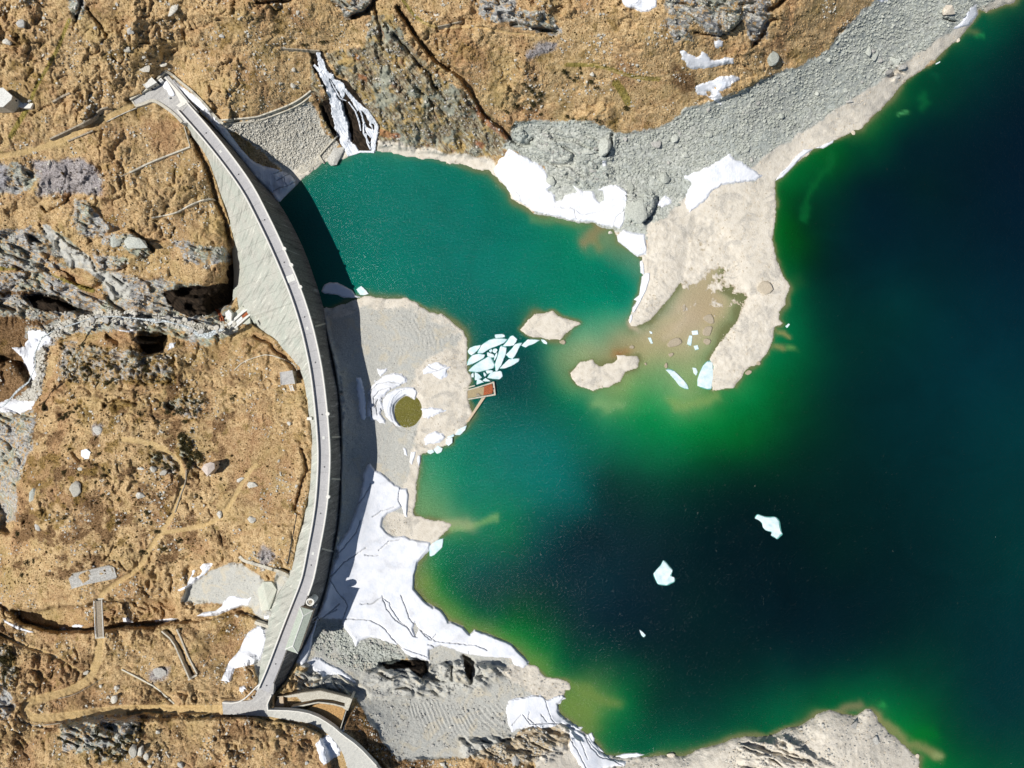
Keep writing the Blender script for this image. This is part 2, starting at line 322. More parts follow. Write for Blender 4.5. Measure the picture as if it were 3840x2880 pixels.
# ------------------------------------------------------------------ height model
CARVE = [(T03(-60,180,60,300,200,400,400,455,600,480,830,465,1000,440,1200,415,1400,400,1600,385,1900,345,2100,275),5,4), (T03(1445,490,1530,590,1600,740,1660,865),4.5,4),
 (Z5(1200,1080,1300,1110,1500,1190,1750,1270,1850,1420,1890,1500),5,6), (Z5(1820,325,2000,335,2100,400,2212,540),4,5),
 (T01(2040,560,2030,700,1980,820,1920,920,1860,980),24,14), (T01(1560,850,1700,860,1850,870,1930,920),13,9),
 (T00(750,70,830,170,880,240,930,320),3,3.5), (T00(700,-20,685,100,650,180),4,5), (T00(650,190,610,290),1.5,1.5),
 (T00(1660,1180,1720,1300,1780,1450,1850,1640)+T01(1900,120,1960,300,1990,500,2010,560),6,6),
 (T11(0,1250,120,1300,220,1400,320,1500,390,1590),6,6), (T12(400,560,430,640,440,740,400,850,370,950,340,1080),4,4),
 (T10(1230,60,1400,340,1520,500,1600,540,1780,660,1900,860,2000,1000,2100,1080,2200,1200),6,8), (T10(1180,300,1300,420,1400,560,1500,640,1560,760),4,5), (T10(1000,20,1060,200,1080,320,1100,420),4,4), (T10(1380,760,1500,860,1560,1000),3,4),
 (T10(0,8,200,10,300,0),5,5), (T10(830,150,950,105,1030,-10),6,8), (T20(0,220,200,250,380,275),5,6), (T20(2080,380,2160,300,2212,180),6,7),
 (T30(-10,80,60,60,160,-10),6,7), (T30(-10,190,60,150),5,5), (T20(1580,290,1700,310,1800,300,1900,260,1980,180),2.5,4), (T20(1990,50,2100,20),4,4),
 (T01(230,900,500,930,640,1000,800,1050),9,9), (T01(1230,1240,1440,1250,1400,1340,1250,1370),12,12), (T01(920,1250,1020,1300),6,6),
 (T01(270,390,350,430),7,5), (T01(1140,330,1230,390,1320,500),6,7), (T01(350,130,400,170,520,140,610,30),3,4), (T01(350,290,400,380),2,3),
 (T01(780,560,830,680,1000,695,1100,640),2,3), (T01(500,370,760,560),2.5,3), (T01(920,900,960,940,1060,1010,1100,1060),5,5),
 (T01(1200,1060,1320,1070),4,4), (T01(-60,960,120,1010),6,7), (T01(1480,400,1520,300),2,2.5), (T01(1280,430,1400,420,1500,380),2,2.5),
 (T01(-60,1430,120,1440,230,1560,260,1659),10,9), (T02(-60,1020,80,1080,40,1240),16,12), (T02(0,270,150,265),5,5),
 (T13(1080,760,1200,730,1330,760),5,6), (T13(1380,720,1480,740,1480,820,1440,900),4,5), (T13(1790,700,1880,760,1860,900),5,6), (T13(1640,750,1690,800,1700,880),3,4),
 (T03(1110,1200,1240,1160,1400,1170),5,3), (T02(640,600,700,650),6,3), (T13(830,1440,960,1540,1080,1640,1180,1700),4,5),
 (T13(1780,1400,1830,1450),4,4), (T13(1840,1450,2100,1430,2212,1400),2,3), (T10(480,440,500,540,520,620),3,4), (T10(560,900,640,1080,720,1180),4,4),
 (T10(760,880,820,1060,830,1200),5,4), (T21(1260,60,1230,160,1160,260,1080,280),3,3), (T02(520,280,620,200,700,160),3,3), (T02(900,180,1040,130,1180,160),4,4),
 (T03(500,1260,600,1290,420,1310,170,1260,150,1200),2,2), (T02(1560,1500,1640,1480),4,3), (Z5(280,560,290,420,330,330),7,4),
 (T00(270,1000,330,960,450,900),2,2), (T10(1480,110,1590,130),3,3), (T20(0,1210,60,1260,160,1260,190,1200),4,5), (T20(830,1330,860,1170),3,5),
 (T30(1510,160,1620,180),3,3), (T30(1000,620,1150,530),2,3), (T01(1620,980,1750,1000,1850,1030),8,6)]
TERR = [(T03(560,1275,800,1240,1000,1240,1240,1250,1500,1225,1900,1228,2212,1226)+T13(0,1225,300,1265,480,1300,560,1345,600,1480,640,1700)+O(700,2000,100,2000,100,1580),5.5,8), (T03(860,238,1060,205,1180,195,1480,205,1560,300,1540,400,1400,430,1060,455,880,465,600,480,400,470,200,420,90,300,300,285,600,265,820,242),-10,7),
 (T13(1080,800,1300,850,1340,780,1470,790,1450,950,1300,1050,1000,1050,880,950,960,830),4.5,8), (T13(1700,740,1800,760,1830,900,1700,920),4,6),
 (T13(1590,760,1690,760,1690,900,1600,900),3,6), (T13(1900,760,2120,780,2000,900,1880,920),3,7), (T13(480,830,560,830,560,960,480,960),2.5,4),
 (T01(900,400,1100,360,1180,350,1280,470,1200,590,1000,500,900,460),2.5,6), (T01(650,80,750,90,900,240,960,330,760,370,640,250),2,4),
 (T20(1560,130,1800,200,1790,300,1700,310,1600,210),2.5,5), (T20(1830,80,1980,60,1970,190,1850,290),2.5,5), (T20(40,180,200,100,260,130,210,250,60,250),3,5),
 (T10(700,100,940,20,940,110,800,150),3,5), (T01(1120,720,1300,690,1440,660,1450,740,1300,760),2,4), (T01(830,590,1000,600,1090,600,1060,670,860,680),1.5,4),
 (T20(0,1130,90,1110,130,1180,80,1250,0,1200),3,4), (T21(980,0,1200,0,1240,80,1160,250,1060,270,980,150),2.5,4)]
G = baseG.copy()
for p, dz, w in TERR:
    G += dz * ss(-w / 2, w / 2, field(p, 30)).astype(np.float32)
carveG = np.zeros_like(G)
lakeClamp = lakeG
def left_of_dam(u, v):
    cu = np.interp(v, C[:, 1], C[:, 0])
    return (u < cu) | (v < 215) & (u < 395)
DAMPOLY = [tuple(p) for p in LF] + [tuple(p) for p in RF[::-1]]
damG = field(DAMPOLY, 48)
SHELF = [(Z3(430,770,900,700,1200,680,1420,735,1760,815,1740,1000,1560,1430,1380,1250,1200,1110,960,1030,420,985), 22.3),
         (O(270,215,305,205,336,170,356,158,372,165,404,222,410,232,396,262,388,262,350,222,300,232), 28.6),
         (O(476,1510,548,1512,562,1480,592,1500,582,1530,640,1536,700,1556,745,1590,800,1659,740,1659,700,1588,640,1562,560,1550,476,1548), 28.6)]
SMOOTHG = union(O(440,840,640,830,650,1200,500,1190,440,1050), O(1180,40,1460,40,1460,240,1200,240), O(560,180,680,100,690,200,560,240))
def saw(r, p):
    t = (r / p) % 1.0
    return np.where(t < .8, t / .8, (1 - t) / .2) - .5
def height(u, v, fine=True):
    wu = u + 5 * fbm(u, v, 30, 3, 5) + (1.3 * fbm(u, v, 5, 2, 15) if fine else 0)
    wv = v + 5 * fbm(u, v, 30, 3, 6) + (1.3 * fbm(u, v, 5, 2, 16) if fine else 0)
    z = samp(G, wu, wv).astype(np.float32)
    rk = ss(-9, 12, samp(rockG, wu, wv)); br = ss(-8, 10, samp(brockG, wu, wv))
    sc = ss(-4, 5, samp(screeG, wu, wv)); gr = ss(-4, 5, np.maximum(samp(gravelG, wu, wv), samp(siltG, wu, wv)))
    gn = ss(-4, 4, samp(greenG, wu, wv)); pt = ss(-3, 2, samp(pathG, u, v))
    # strata run down to the right in the gorge
    a = math.radians(22); ru = u * math.cos(a) + v * math.sin(a); rv = -u * math.sin(a) + v * math.cos(a)
    a2 = math.radians(58); su = u * math.cos(a2) + v * math.sin(a2); sv = -u * math.sin(a2) + v * math.cos(a2)
    ru = ru + 10 * fbm(u, v, 40, 3, 33); rv = rv + 10 * fbm(u, v, 40, 3, 34)
    rr = ridged(ru / 2.4, rv, 26, 4, 31) * 3.4 + ridged(ru / 2.2, rv, 8, 3, 41) * 1.3
    su = su + 8 * fbm(u, v, 36, 3, 35); sv = sv + 8 * fbm(u, v, 36, 3, 36)
    rr = rr * 0.85 - 3.2 * ss(0.35, 0.7, ridged(ru / 3, rv, 19, 2, 37)) + 1.5
    bb = ridged(su / 2.0, sv, 22, 4, 51) * 3.4 + ridged(su / 1.6, sv, 7, 3, 52) * 0.9
    qu = u + 9 * fbm(u, v, 20, 2, 64); qv = v + 9 * fbm(u, v, 20, 2, 65)
    grass = fbm(u, v, 60, 3, 61) * 1.2 + ridged(qu, qv, 120, 2, 68) * 2.6 + ridged(qu, qv, 52, 3, 66) * 2.6 + ridged(qu, qv, 14, 3, 62) * 0.8 + fbm(qu, qv, 5, 2, 63) * 0.42 - 1.5 * ss(0.5, 0.85, ridged(qu, qv, 26, 2, 67))
    rough = (0.35 + 0.85 * ss(0.3, 0.75, vnoise(u / 80, v / 80, 99))) * (1 - .5 * ss(-20, 20, samp(SMOOTHG, u, v)))
    scr = fbm(u, v, 30, 3, 71) * 0.7 + ridged(u, v, 6, 2, 72) * 0.35 + fbm(u, v, 3, 1, 73) * 0.2
    land = grass * rough * (1 - 0.75 * pt)
    hid = (1 - sc) * (1 - gr)
    rel = land * hid * (1 - rk) * (1 - br) + rr * rk + bb * br * (1 - rk) + scr * sc * (1 - rk) * (1 - gr) + (0.05 * fbm(u, v, 9, 3, 81) + ss(-6, 6, samp(roughG, wu, wv)) * 0.28 * ridged(u, v, 7, 3, 82) + ss(0, 10, samp(arcG, wu, wv)) * 0.45 * saw(np.hypot(u - 1170, (v - 1440) * .9) + 9 * fbm(u, v, 60, 3, 85), 8.5) * (.35 + 1.1 * vnoise(u / 24, v / 24, 87)) + ss(0, 14, samp(arc2G, wu, wv)) * 0.16 * saw(np.hypot(u - 812, v - 745) + 8 * fbm(u, v, 50, 3, 86), 9.0) * (.2 + 1.3 * vnoise(u / 22, v / 22, 88))) * gr
    rel = rel * (1 - 0.7 * ss(-3, 4, samp(wetShadeG, u, v)))
    rel = rel + gn * (1 - rk) * hid * (ridged(ru / 2, rv, 12, 3, 91) * 2.4 - 2.0 * ss(0.3, 0.7, ridged(ru / 2.5, rv, 17, 2, 92)))
    d = -samp(lakeG, u + 4 * fbm(u, v, 16, 3, 7), v + 4 * fbm(u, v, 16, 3, 8)) if fine else -samp(lakeG, u, v)
    ld = left_of_dam(u, v)
    zz = np.where(ld, z, np.maximum(z, 1.0))
    cut = samp(carveG, wu, wv)
    shore = 1 - np.exp(-np.maximum(d, 0) / 34.0)
    zs = (zz - 0.0) * shore + rel * ss(1, 22, d) - cut * ss(0, 25, d)
    zland = np.where(ld, zz + rel - cut, zs + 0.12 + 0.10 * np.minimum(np.maximum(d, 0), 3))
    zl = np.where((d < 0) & ~ld, -0.35 - 0.055 * np.minimum(-d, 90), zland)
    # silt flats awash
    fl = samp(flatsG, u, v)
    bias = np.clip((622 - v) / 60, -1, 1) * 0.19 + ss(1550, 1640, u + 0.3 * (600 - v)) * 0.3
    zf = 2.0 * bias + 0.8 * fbm(u, v, 20, 5, 201, 0.7)
    k = ss(-12, 10, fl)
    zl = zl * (1 - k) + zf * k
    # smooth terraces under roads and yards
    for p, zc in SHF:
        k = ss(-4, 2, samp(p, u, v)); zl = zl * (1 - k) + (zc - 0.5) * k
    # keep the ground below the dam body
    k = ss(0.0, 4.0, samp(damG, u, v))
    lz = np.interp(v, LF[:, 1], LZ); rz = np.interp(v, RF[:, 1], RZ)
    lu = np.interp(v, LF[:, 1], LF[:, 0]); ruu = np.interp(v, RF[:, 1], RF[:, 0])
    t = np.clip((u - lu) / np.maximum(ruu - lu, 1), 0, 1)
    zd = np.minimum(lz * (1 - t) + rz * t, np.minimum(lz, rz) * 0 + lz * (1 - t) + rz * t) - 2.0
    zl = np.where(k > 0, np.minimum(zl, zl * (1 - k) + zd * k), zl)
    # pond hollow
    pd = np.hypot((u - 882) / 31.0, (v - 888) / 38.0)
    zl = np.where(pd < 1.25, np.minimum(zl, 0.75 + 0.9 * (pd - 1)), zl)
    return zl
for p, w, dz in CARVE:
    f = -field(p, 30, False)
    carveG = np.maximum(carveG, dz * ss(w * 1.15, w * 0.45, f).astype(np.float32))
SHF = [(field(p, 20), z) for p, z in SHELF]

NU, NV = None, None
STEP = 2.0
fine_u = np.arange(-70, 2290, STEP); fine_v = np.arange(-70, 1735, STEP)
def axis(f, lo, hi):
    a = list(f); s = STEP; x = a[0]; L = []
    while x > lo: s *= 1.6; x -= s; L.append(x)
    s = STEP; y = a[-1]; R = []
    while y < hi: s *= 1.6; y += s; R.append(y)
    return np.array(L[::-1] + a + R), len(L)
AU, NL = axis(fine_u, -2600, 4700); AV, NT = axis(fine_v, -2500, 4200)
UU, VV = np.meshgrid(AU, AV)
HZ = height(UU, VV)
HF = HZ[NT:NT + len(fine_v), NL:NL + len(fine_u)]
def boxblur(A, r):
    for ax in (0, 1):
        P = np.pad(A, [(r + 1, r) if k == ax else (0, 0) for k in (0, 1)], 'edge').cumsum(axis=ax, dtype=np.float64)
        A = (P[2 * r + 1:] - P[:-2 * r - 1]) / (2 * r + 1) if ax == 0 else (P[:, 2 * r + 1:] - P[:, :-2 * r - 1]) / (2 * r + 1)
    return A
HS = boxblur(boxblur(HF, 2), 2)
def tzs(u, v):
    u = np.asarray(u, float); v = np.asarray(v, float)
    i = np.clip(np.round((u - fine_u[0]) / STEP).astype(int), 0, len(fine_u) - 1); j = np.clip(np.round((v - fine_v[0]) / STEP).astype(int), 0, len(fine_v) - 1)
    return HS[j, i]
def tz(u, v):
    u = np.asarray(u, float); v = np.asarray(v, float)
    x = np.clip((u - fine_u[0]) / STEP, 0, len(fine_u) - 1.001); y = np.clip((v - fine_v[0]) / STEP, 0, len(fine_v) - 1.001)
    i = x.astype(int); j = y.astype(int); fx = x - i; fy = y - j
    return (HF[j, i] * (1 - fx) + HF[j, i + 1] * fx) * (1 - fy) + (HF[j + 1, i] * (1 - fx) + HF[j + 1, i + 1] * fx) * fy
def tmax(u, v, r=5):
    return max(float(tz(u + a, v + b)) for a in (-r, 0, r) for b in (-r, 0, r))

# ------------------------------------------------------------------ mesh output
def mesh_np(name, co, quads, smooth_=True, attrs=None):
    me = bpy.data.meshes.new(name)
    co = np.asarray(co, np.float32); quads = np.asarray(quads, np.int32)
    k = quads.shape[1]
    me.vertices.add(len(co)); me.vertices.foreach_set("co", co.ravel())
    me.loops.add(quads.size); me.loops.foreach_set("vertex_index", quads.ravel())
    me.polygons.add(len(quads))
    me.polygons.foreach_set("loop_start", np.arange(0, quads.size, k, dtype=np.int32))
    me.polygons.foreach_set("loop_total", np.full(len(quads), k, np.int32))
    me.polygons.foreach_set("use_smooth", np.full(len(quads), smooth_, bool))
    for an, av in (attrs or {}).items():
        av = np.asarray(av, np.float32)
        if av.ndim == 1:
            at = me.attributes.new(an, 'FLOAT', 'POINT'); at.data.foreach_set("value", av)
        else:
            if av.shape[1] == 3: av = np.c_[av, np.ones(len(av), np.float32)]
            at = me.attributes.new(an, 'FLOAT_COLOR', 'POINT'); at.data.foreach_set("color", np.ascontiguousarray(av).ravel())
    me.update(calc_edges=True)
    return me
def link(name, me, mat=None, parent=None, label=None, cat=None, group=None, kind=None):
    o = bpy.data.objects.new(name, me); COL.objects.link(o)
    if mat is not None and me is not None and not me.materials: me.materials.append(mat)
    if parent is not None: o.parent = parent
    if label: o["label"] = label
    if cat: o["category"] = cat
    if group: o["group"] = group
    if kind: o["kind"] = kind
    return o
def empty(name, loc, label, cat, group=None):
    return_ = bpy.data.objects.new(name, None); COL.objects.link(return_)
    return_.location = loc; return_["label"] = label; return_["category"] = cat
    if group: return_["group"] = group
    return return_
def grid_faces(keep, ncol, nrow):
    """quads of a (nrow, ncol) vertex grid, keep is (nrow-1, ncol-1)"""
    j, i = np.nonzero(keep)
    a = j * ncol + i
    q = np.c_[a, a + ncol, a + ncol + 1, a + 1]
    return q
def compact(co, q, attrs):
    used = np.zeros(len(co), bool); used[q.ravel()] = True
    idx = np.cumsum(used) - 1
    return co[used], idx[q], {k: v[used] for k, v in attrs.items()}

# ------------------------------------------------------------------ materials
def srgb(r, g, b):
    f = lambda c: (c / 255) / 12.92 if c / 255 <= 0.04045 else ((c / 255 + 0.055) / 1.055) ** 2.4
    return (f(r), f(g), f(b), 1)
class NT_:
    def __init__(s, name, rough=0.9, spec=0.2):
        s.m = bpy.data.materials.new(name); s.m.use_nodes = True
        s.n = s.m.node_tree.nodes; s.l = s.m.node_tree.links
        s.b = s.n["Principled BSDF"]; s.b.inputs["Roughness"].default_value = rough
        s.b.inputs["Specular IOR Level"].default_value = spec
        s.geo = s.n.new("ShaderNodeNewGeometry").outputs["Position"]
    def mapped(s, scale, rot=0):
        m = s.n.new("ShaderNodeMapping"); m.vector_type = 'TEXTURE'; m.inputs["Scale"].default_value = tuple(1 / x for x in scale); m.inputs["Rotation"].default_value = (0, 0, rot)
        s.l.new(s.geo, m.inputs[0]); return m.outputs[0]
    def noise(s, scale, det=3, rough=0.55, vec=None, dist=0):
        t = s.n.new("ShaderNodeTexNoise"); t.inputs["Scale"].default_value = scale; t.inputs["Detail"].default_value = det
        t.inputs["Roughness"].default_value = rough; t.inputs["Distortion"].default_value = dist
        s.l.new(vec or s.geo, t.inputs["Vector"]); return t.outputs["Fac"]
    def voro(s, scale, feat='F1', out="Distance", vec=None):
        t = s.n.new("ShaderNodeTexVoronoi"); t.feature = feat; t.inputs["Scale"].default_value = scale
        s.l.new(vec or s.geo, t.inputs["Vector"]); return t.outputs[out]
    def ramp(s, fac, stops):
        r = s.n.new("ShaderNodeValToRGB"); e = r.color_ramp.elements
        e[0].position, e[0].color = stops[0]; e[1].position, e[1].color = stops[-1]
        for p, c in stops[1:-1]:
            x = e.new(p); x.color = c
        s.l.new(fac, r.inputs[0]); return r.outputs[0]
    def mix(s, fac, a, b, mode='MIX'):
        m = s.n.new("ShaderNodeMix"); m.data_type = 'RGBA'; m.blend_type = mode
        for sock, val in ((m.inputs[0], fac), (m.inputs[6], a), (m.inputs[7], b)):
            if hasattr(val, "is_output") or isinstance(val, bpy.types.NodeSocket): s.l.new(val, sock)
            else: sock.default_value = val
        return m.outputs[2]
    def math(s, op, a, b=None, clamp=False):
        m = s.n.new("ShaderNodeMath"); m.operation = op; m.use_clamp = clamp
        for sock, val in ((m.inputs[0], a), (m.inputs[1], b)):
            if val is None: continue
            if isinstance(val, bpy.types.NodeSocket): s.l.new(val, sock)
            else: sock.default_value = val
        return m.outputs[0]
    def attr(s, name):
        a = s.n.new("ShaderNodeAttribute"); a.attribute_name = name; return a
    def chan(s, name):
        a = s.attr(name); c = s.n.new("ShaderNodeSeparateColor"); s.l.new(a.outputs["Color"], c.inputs[0]); return c.outputs
    def soft(s, mask, nz, width=0.18):
        """sharpen a soft mask against noise so borders come out ragged"""
        x = s.math('ADD', mask, s.math('MULTIPLY', s.math('SUBTRACT', nz, 0.5), 1.5))
        r = s.n.new("ShaderNodeMapRange"); r.interpolation_type = 'SMOOTHSTEP'
        r.inputs[1].default_value = 0.5 - width; r.inputs[2].default_value = 0.5 + width
        s.l.new(x, r.inputs[0]); return r.outputs[0]
    def color(s, c): s.l.new(c, s.b.inputs["Base Color"])
    def bump(s, h, strength=0.5, dist=0.3):
        b = s.n.new("ShaderNodeBump"); b.inputs["Strength"].default_value = strength; b.inputs["Distance"].default_value = dist
        s.l.new(h, b.inputs["Height"]); s.l.new(b.outputs[0], s.b.inputs["Normal"])

def ground_material():
    s = NT_("ground_cover", 0.95, 0.1)
    A, B, Cc, D = s.chan("coverA"), s.chan("coverB"), s.chan("coverC"), s.chan("coverD")
    n1 = s.noise(0.05, 4, 0.6); n2 = s.noise(0.35, 4, 0.65); n3 = s.noise(1.4, 3, 0.7); n4 = s.noise(0.12, 3, 0.6, dist=1.0)
    g = s.ramp(n3, [(0.29, srgb(80, 60, 38)), (0.38, srgb(150, 122, 84)), (0.49, srgb(191, 164, 122)), (0.70, srgb(228, 202, 158))])
    g = s.mix(s.ramp(n2, [(0.46, (0, 0, 0, 1)), (0.66, (.6, .6, .6, 1))]), g, s.ramp(n3, [(0.3, srgb(104, 76, 50)), (0.5, srgb(158, 124, 84)), (0.7, srgb(196, 160, 112))]))
    g = s.mix(s.ramp(s.noise(0.035, 5, 0.65, dist=.6), [(0.48, (0, 0, 0, 1)), (0.62, (.75, .75, .75, 1))]), g, s.ramp(n3, [(0.3, srgb(96, 68, 48)), (0.5, srgb(156, 120, 86)), (0.7, srgb(198, 164, 124))]))
    g = s.mix(s.ramp(s.noise(0.16, 5, 0.7, s.mapped((1, 1, 1), 2.0)), [(0.55, (0, 0, 0, 1)), (0.66, (.8, .8, .8, 1))]), g, s.ramp(n3, [(0.3, srgb(70, 58, 30)), (0.6, srgb(140, 118, 70))]))
    g = s.mix(s.ramp(n1, [(0.50, (0, 0, 0, 1)), (0.70, (.45, .45, .45, 1))]), g, srgb(160, 142, 92))
    heath = s.ramp(n3, [(0.3, srgb(48, 36, 22)), (0.5, srgb(112, 86, 58)), (0.68, srgb(160, 130, 98))])
    hn = s.noise(0.5, 5, 0.75)
    g = s.mix(s.math('MULTIPLY', s.soft(B[2], hn, 0.3), 0.95), g, heath)
    gk = s.ramp(n3, [(0.35, srgb(46, 40, 16)), (0.5, srgb(112, 92, 44)), (0.68, srgb(170, 136, 80))])
    g = s.mix(s.math('MULTIPLY', s.soft(Cc[0], s.noise(.35, 5, .8), 0.3), .8), g, gk)
    # pale stones lying in the turf
    g = s.mix(s.ramp(s.math('MULTIPLY', s.voro(0.75, 'F1'), 1.0), [(0.10, (1, 1, 1, 1)), (0.16, (0, 0, 0, 1))]), g,
              s.mix(s.ramp(n4, [(0.50, (0, 0, 0, 1)), (0.62, (1, 1, 1, 1))]), g, srgb(176, 166, 150)))
    moss = s.ramp(n3, [(0.3, srgb(88, 84, 24)), (0.7, srgb(150, 140, 62))])
    g = s.mix(s.math('MULTIPLY', s.soft(B[1], n3, 0.25), 0.75), g, moss)
    path = s.ramp(n3, [(0.3, srgb(176, 148, 98)), (0.7, srgb(212, 186, 138))])
    g = s.mix(s.math('MULTIPLY', s.soft(Cc[2], n2, 0.4), .8), g, path)
    # rock with lichen
    strata = s.noise(0.8, 6, 0.72, s.mapped((0.16, 1.1, 0.5), math.radians(-20)), 1.2)
    rock = s.ramp(strata, [(0.30, srgb(52, 52, 56)), (0.42, srgb(118, 118, 120)), (0.54, srgb(176, 176, 172)), (0.68, srgb(208, 206, 198))])
    rock = s.mix(s.ramp(n1, [(0.45, (0, 0, 0, 1)), (0.6, (.6, .6, .6, 1))]), rock, s.ramp(strata, [(0.3, srgb(70, 76, 60)), (0.65, srgb(188, 194, 162))]))
    rock = s.mix(s.ramp(n2, [(0.50, (0, 0, 0, 1)), (0.60, (.9, .9, .9, 1))]), rock, s.ramp(n3, [(0.3, srgb(136, 106, 68)), (0.7, srgb(206, 174, 124))]))
    bn = s.noise(0.22, 6, 0.72)
    beige = s.ramp(strata, [(0.32, srgb(96, 84, 68)), (0.44, srgb(166, 150, 126)), (0.55, srgb(200, 186, 160)), (0.68, srgb(220, 210, 190))])
    rock = s.mix(s.attr('beige').outputs['Fac'], rock, beige)
    g = s.mix(s.soft(A[0], bn, 0.14), g, rock)
    st2 = s.noise(0.7, 6, 0.72, s.mapped((0.16, 1.0, 0.5), math.radians(-54)), 1.0)
    br = s.ramp(st2, [(0.32, srgb(54, 44, 38)), (0.43, srgb(116, 100, 80)), (0.54, srgb(160, 150, 124)), (0.68, srgb(196, 196, 178))])
    br = s.mix(s.ramp(n4, [(0.42, (1, 1, 1, 1)), (0.52, (0, 0, 0, 1))]), br, s.ramp(st2, [(0.3, srgb(124, 106, 64)), (0.7, srgb(200, 174, 122))]))
    br = s.mix(s.ramp(s.noise(0.09, 4, 0.6), [(0.58, (0, 0, 0, 1)), (0.66, (.5, .5, .5, 1))]), br, srgb(150, 104, 78))
    br = s.mix(s.ramp(s.noise(0.07, 4, 0.6, s.mapped((1, 1.3, 1), 1)), [(0.56, (0, 0, 0, 1)), (0.62, (.7, .7, .7, 1))]), br, srgb(152, 158, 146))
    br = s.mix(s.math('MULTIPLY', s.soft(s.attr('rust').outputs['Fac'], bn, .35), .6), br, s.ramp(n3, [(.3, srgb(118, 70, 48)), (.7, srgb(196, 128, 92))]))
    g = s.mix(s.soft(B[0], bn, 0.14), g, br)
    pur = s.ramp(n3, [(0.33, srgb(92, 88, 90)), (0.5, srgb(146, 144, 148)), (0.7, srgb(192, 190, 194))])
    g = s.mix(s.math('MULTIPLY', s.soft(Cc[1], s.noise(.3, 5, .75), 0.3), 0.85), g, pur)
    # grey green scree
    vc = s.voro(1.1, 'F1', "Color")
    bw = s.n.new("ShaderNodeRGBToBW"); s.l.new(vc, bw.inputs[0])
    scr = s.ramp(bw.outputs[0], [(0.1, srgb(150, 151, 144)), (0.5, srgb(182, 184, 176)), (0.9, srgb(208, 209, 200))])
    scr = s.mix(s.ramp(n1, [(0.4, (0, 0, 0, 1)), (0.6, (.5, .5, .5, 1))]), scr, srgb(172, 180, 174))
    g = s.mix(s.soft(A[1], bn, 0.12), g, scr)
    # grey gravel with water lines at constant height
    sep = s.n.new("ShaderNodeSeparateXYZ"); s.l.new(s.geo, sep.inputs[0])
    comb = s.n.new("ShaderNodeCombineXYZ"); s.l.new(s.math('MULTIPLY', sep.outputs[2], 4.0), comb.inputs[0])
    band = s.noise(0.9, 2, 0.6, comb.outputs[0])
    grv = s.ramp(n3, [(0.28, srgb(156, 155, 149)), (0.5, srgb(186, 185, 177)), (0.72, srgb(206, 204, 195))])
    grv = s.mix(s.ramp(band, [(0.40, (.8, .8, .8, 1)), (0.52, (0, 0, 0, 1))]), grv, srgb(182, 183, 177))
    grv = s.mix(s.ramp(n4, [(0.52, (0, 0, 0, 1)), (0.66, (.5, .5, .5, 1))]), grv, srgb(204, 192, 166))
    g = s.mix(s.soft(A[2], bn, 0.2), g, grv)
    # pale silt
    slt = s.ramp(n2, [(0.28, srgb(200, 191, 175)), (0.5, srgb(216, 208, 193)), (0.74, srgb(226, 219, 206))])
    slt = s.mix(s.ramp(n4, [(0.50, (0, 0, 0, 1)), (0.66, (.7, .7, .7, 1))]), slt, s.ramp(n3, [(0.36, srgb(150, 146, 138)), (0.6, srgb(192, 187, 177))]))
    g = s.mix(s.soft(D[0], bn, 0.28), g, slt)
    # drained mud, wet and darker right at the water and in the hollows of the flats
    g = s.mix(s.math('MULTIPLY', D[1], 0.75), g, srgb(150, 134, 102))
    dk = s.ramp(st2, [(0.38, srgb(16, 15, 14)), (0.7, srgb(74, 62, 50))])  # near-black: cliff and hollow shade painted in, also the waterfall's wet rock
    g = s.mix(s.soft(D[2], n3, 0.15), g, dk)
    s.color(g)
    h = s.math('ADD', s.math('MULTIPLY', n3, 0.6), s.math('MULTIPLY', n2, 0.6))
    s.bump(h, 0.8, 0.5)
    return s.m
M_GROUND = ground_material()

def m8(f, w0=-6, w1=6): return ss(w0, w1, f)
wu = UU + 10 * fbm(UU, VV, 44, 4, 5, .6); wv = VV + 10 * fbm(UU, VV, 44, 4, 6, .6)
rk = m8(samp(rockG, wu, wv), -16, 14); br = m8(samp(brockG, wu, wv), -14, 14); sc = np.maximum(m8(samp(screeG, wu, wv), -16, 12), 0.5 * m8(samp(roughG, wu, wv))); gr = m8(samp(gravelG, wu, wv), -10, 8); sl = m8(samp(siltG, wu, wv), -10, 10)
he = m8(samp(heathG, wu, wv), -18, 14); gn = m8(samp(greenG, wu, wv), -14, 6) * ss(-.5, .2, fbm(UU, VV, 26, 4, 320, .65)); mo = ss(-3, 2, samp(mossG, UU, VV)); pa = ss(-2, 1.5, samp(pathG, UU, VV))
pu = m8(samp(purpG, wu, wv), -16, 14); dr = ss(-3, 3, samp(wetShadeG, wu, wv))
knoll = (1 - .6 * ss(430, 560, UU)) * ss(-10, 20, samp(field(O(60,850,300,760,560,800,640,900,640,1200,480,1200,200,1260,20,1250,30,1050)), UU, VV)) * ss(-0.1, 0.5, fbm(UU, VV, 34, 4, 301, 0.65)) * 1.0
he = np.maximum(he, knoll)
gn = np.maximum(gn, .75 * ss(-10, 20, samp(field(O(60,900,160,800,330,860,400,960,400,1100,300,1190,120,1200,40,1080)), UU, VV)) * ss(.05, .5, fbm(UU, VV, 30, 4, 331, .65)))
gn = np.maximum(gn, .6 * ss(.15, .6, fbm(UU, VV, 60, 4, 333, .65)))
south = ss(-10, 20, samp(field(O(560,1560,760,1640,900,1720,-60,1760,-60,1300,560,1340,560,1500)), UU, VV)) * ss(-0.05, 0.5, fbm(UU, VV, 38, 4, 303, 0.65)) * 0.7
he = np.maximum(he, south)
rk = rk * (1 - .9 * ss(-6, 6, samp(grassInG, wu, wv)))
rk = np.maximum(rk, .5 * m8(samp(greenG, wu, wv), -14, 8))
rk = np.where(sc > 0.5, np.minimum(rk, 0.3), rk)
lakeside = ~left_of_dam(UU, VV) & (UU > 560)
dd = -samp(lakeG, UU, VV)
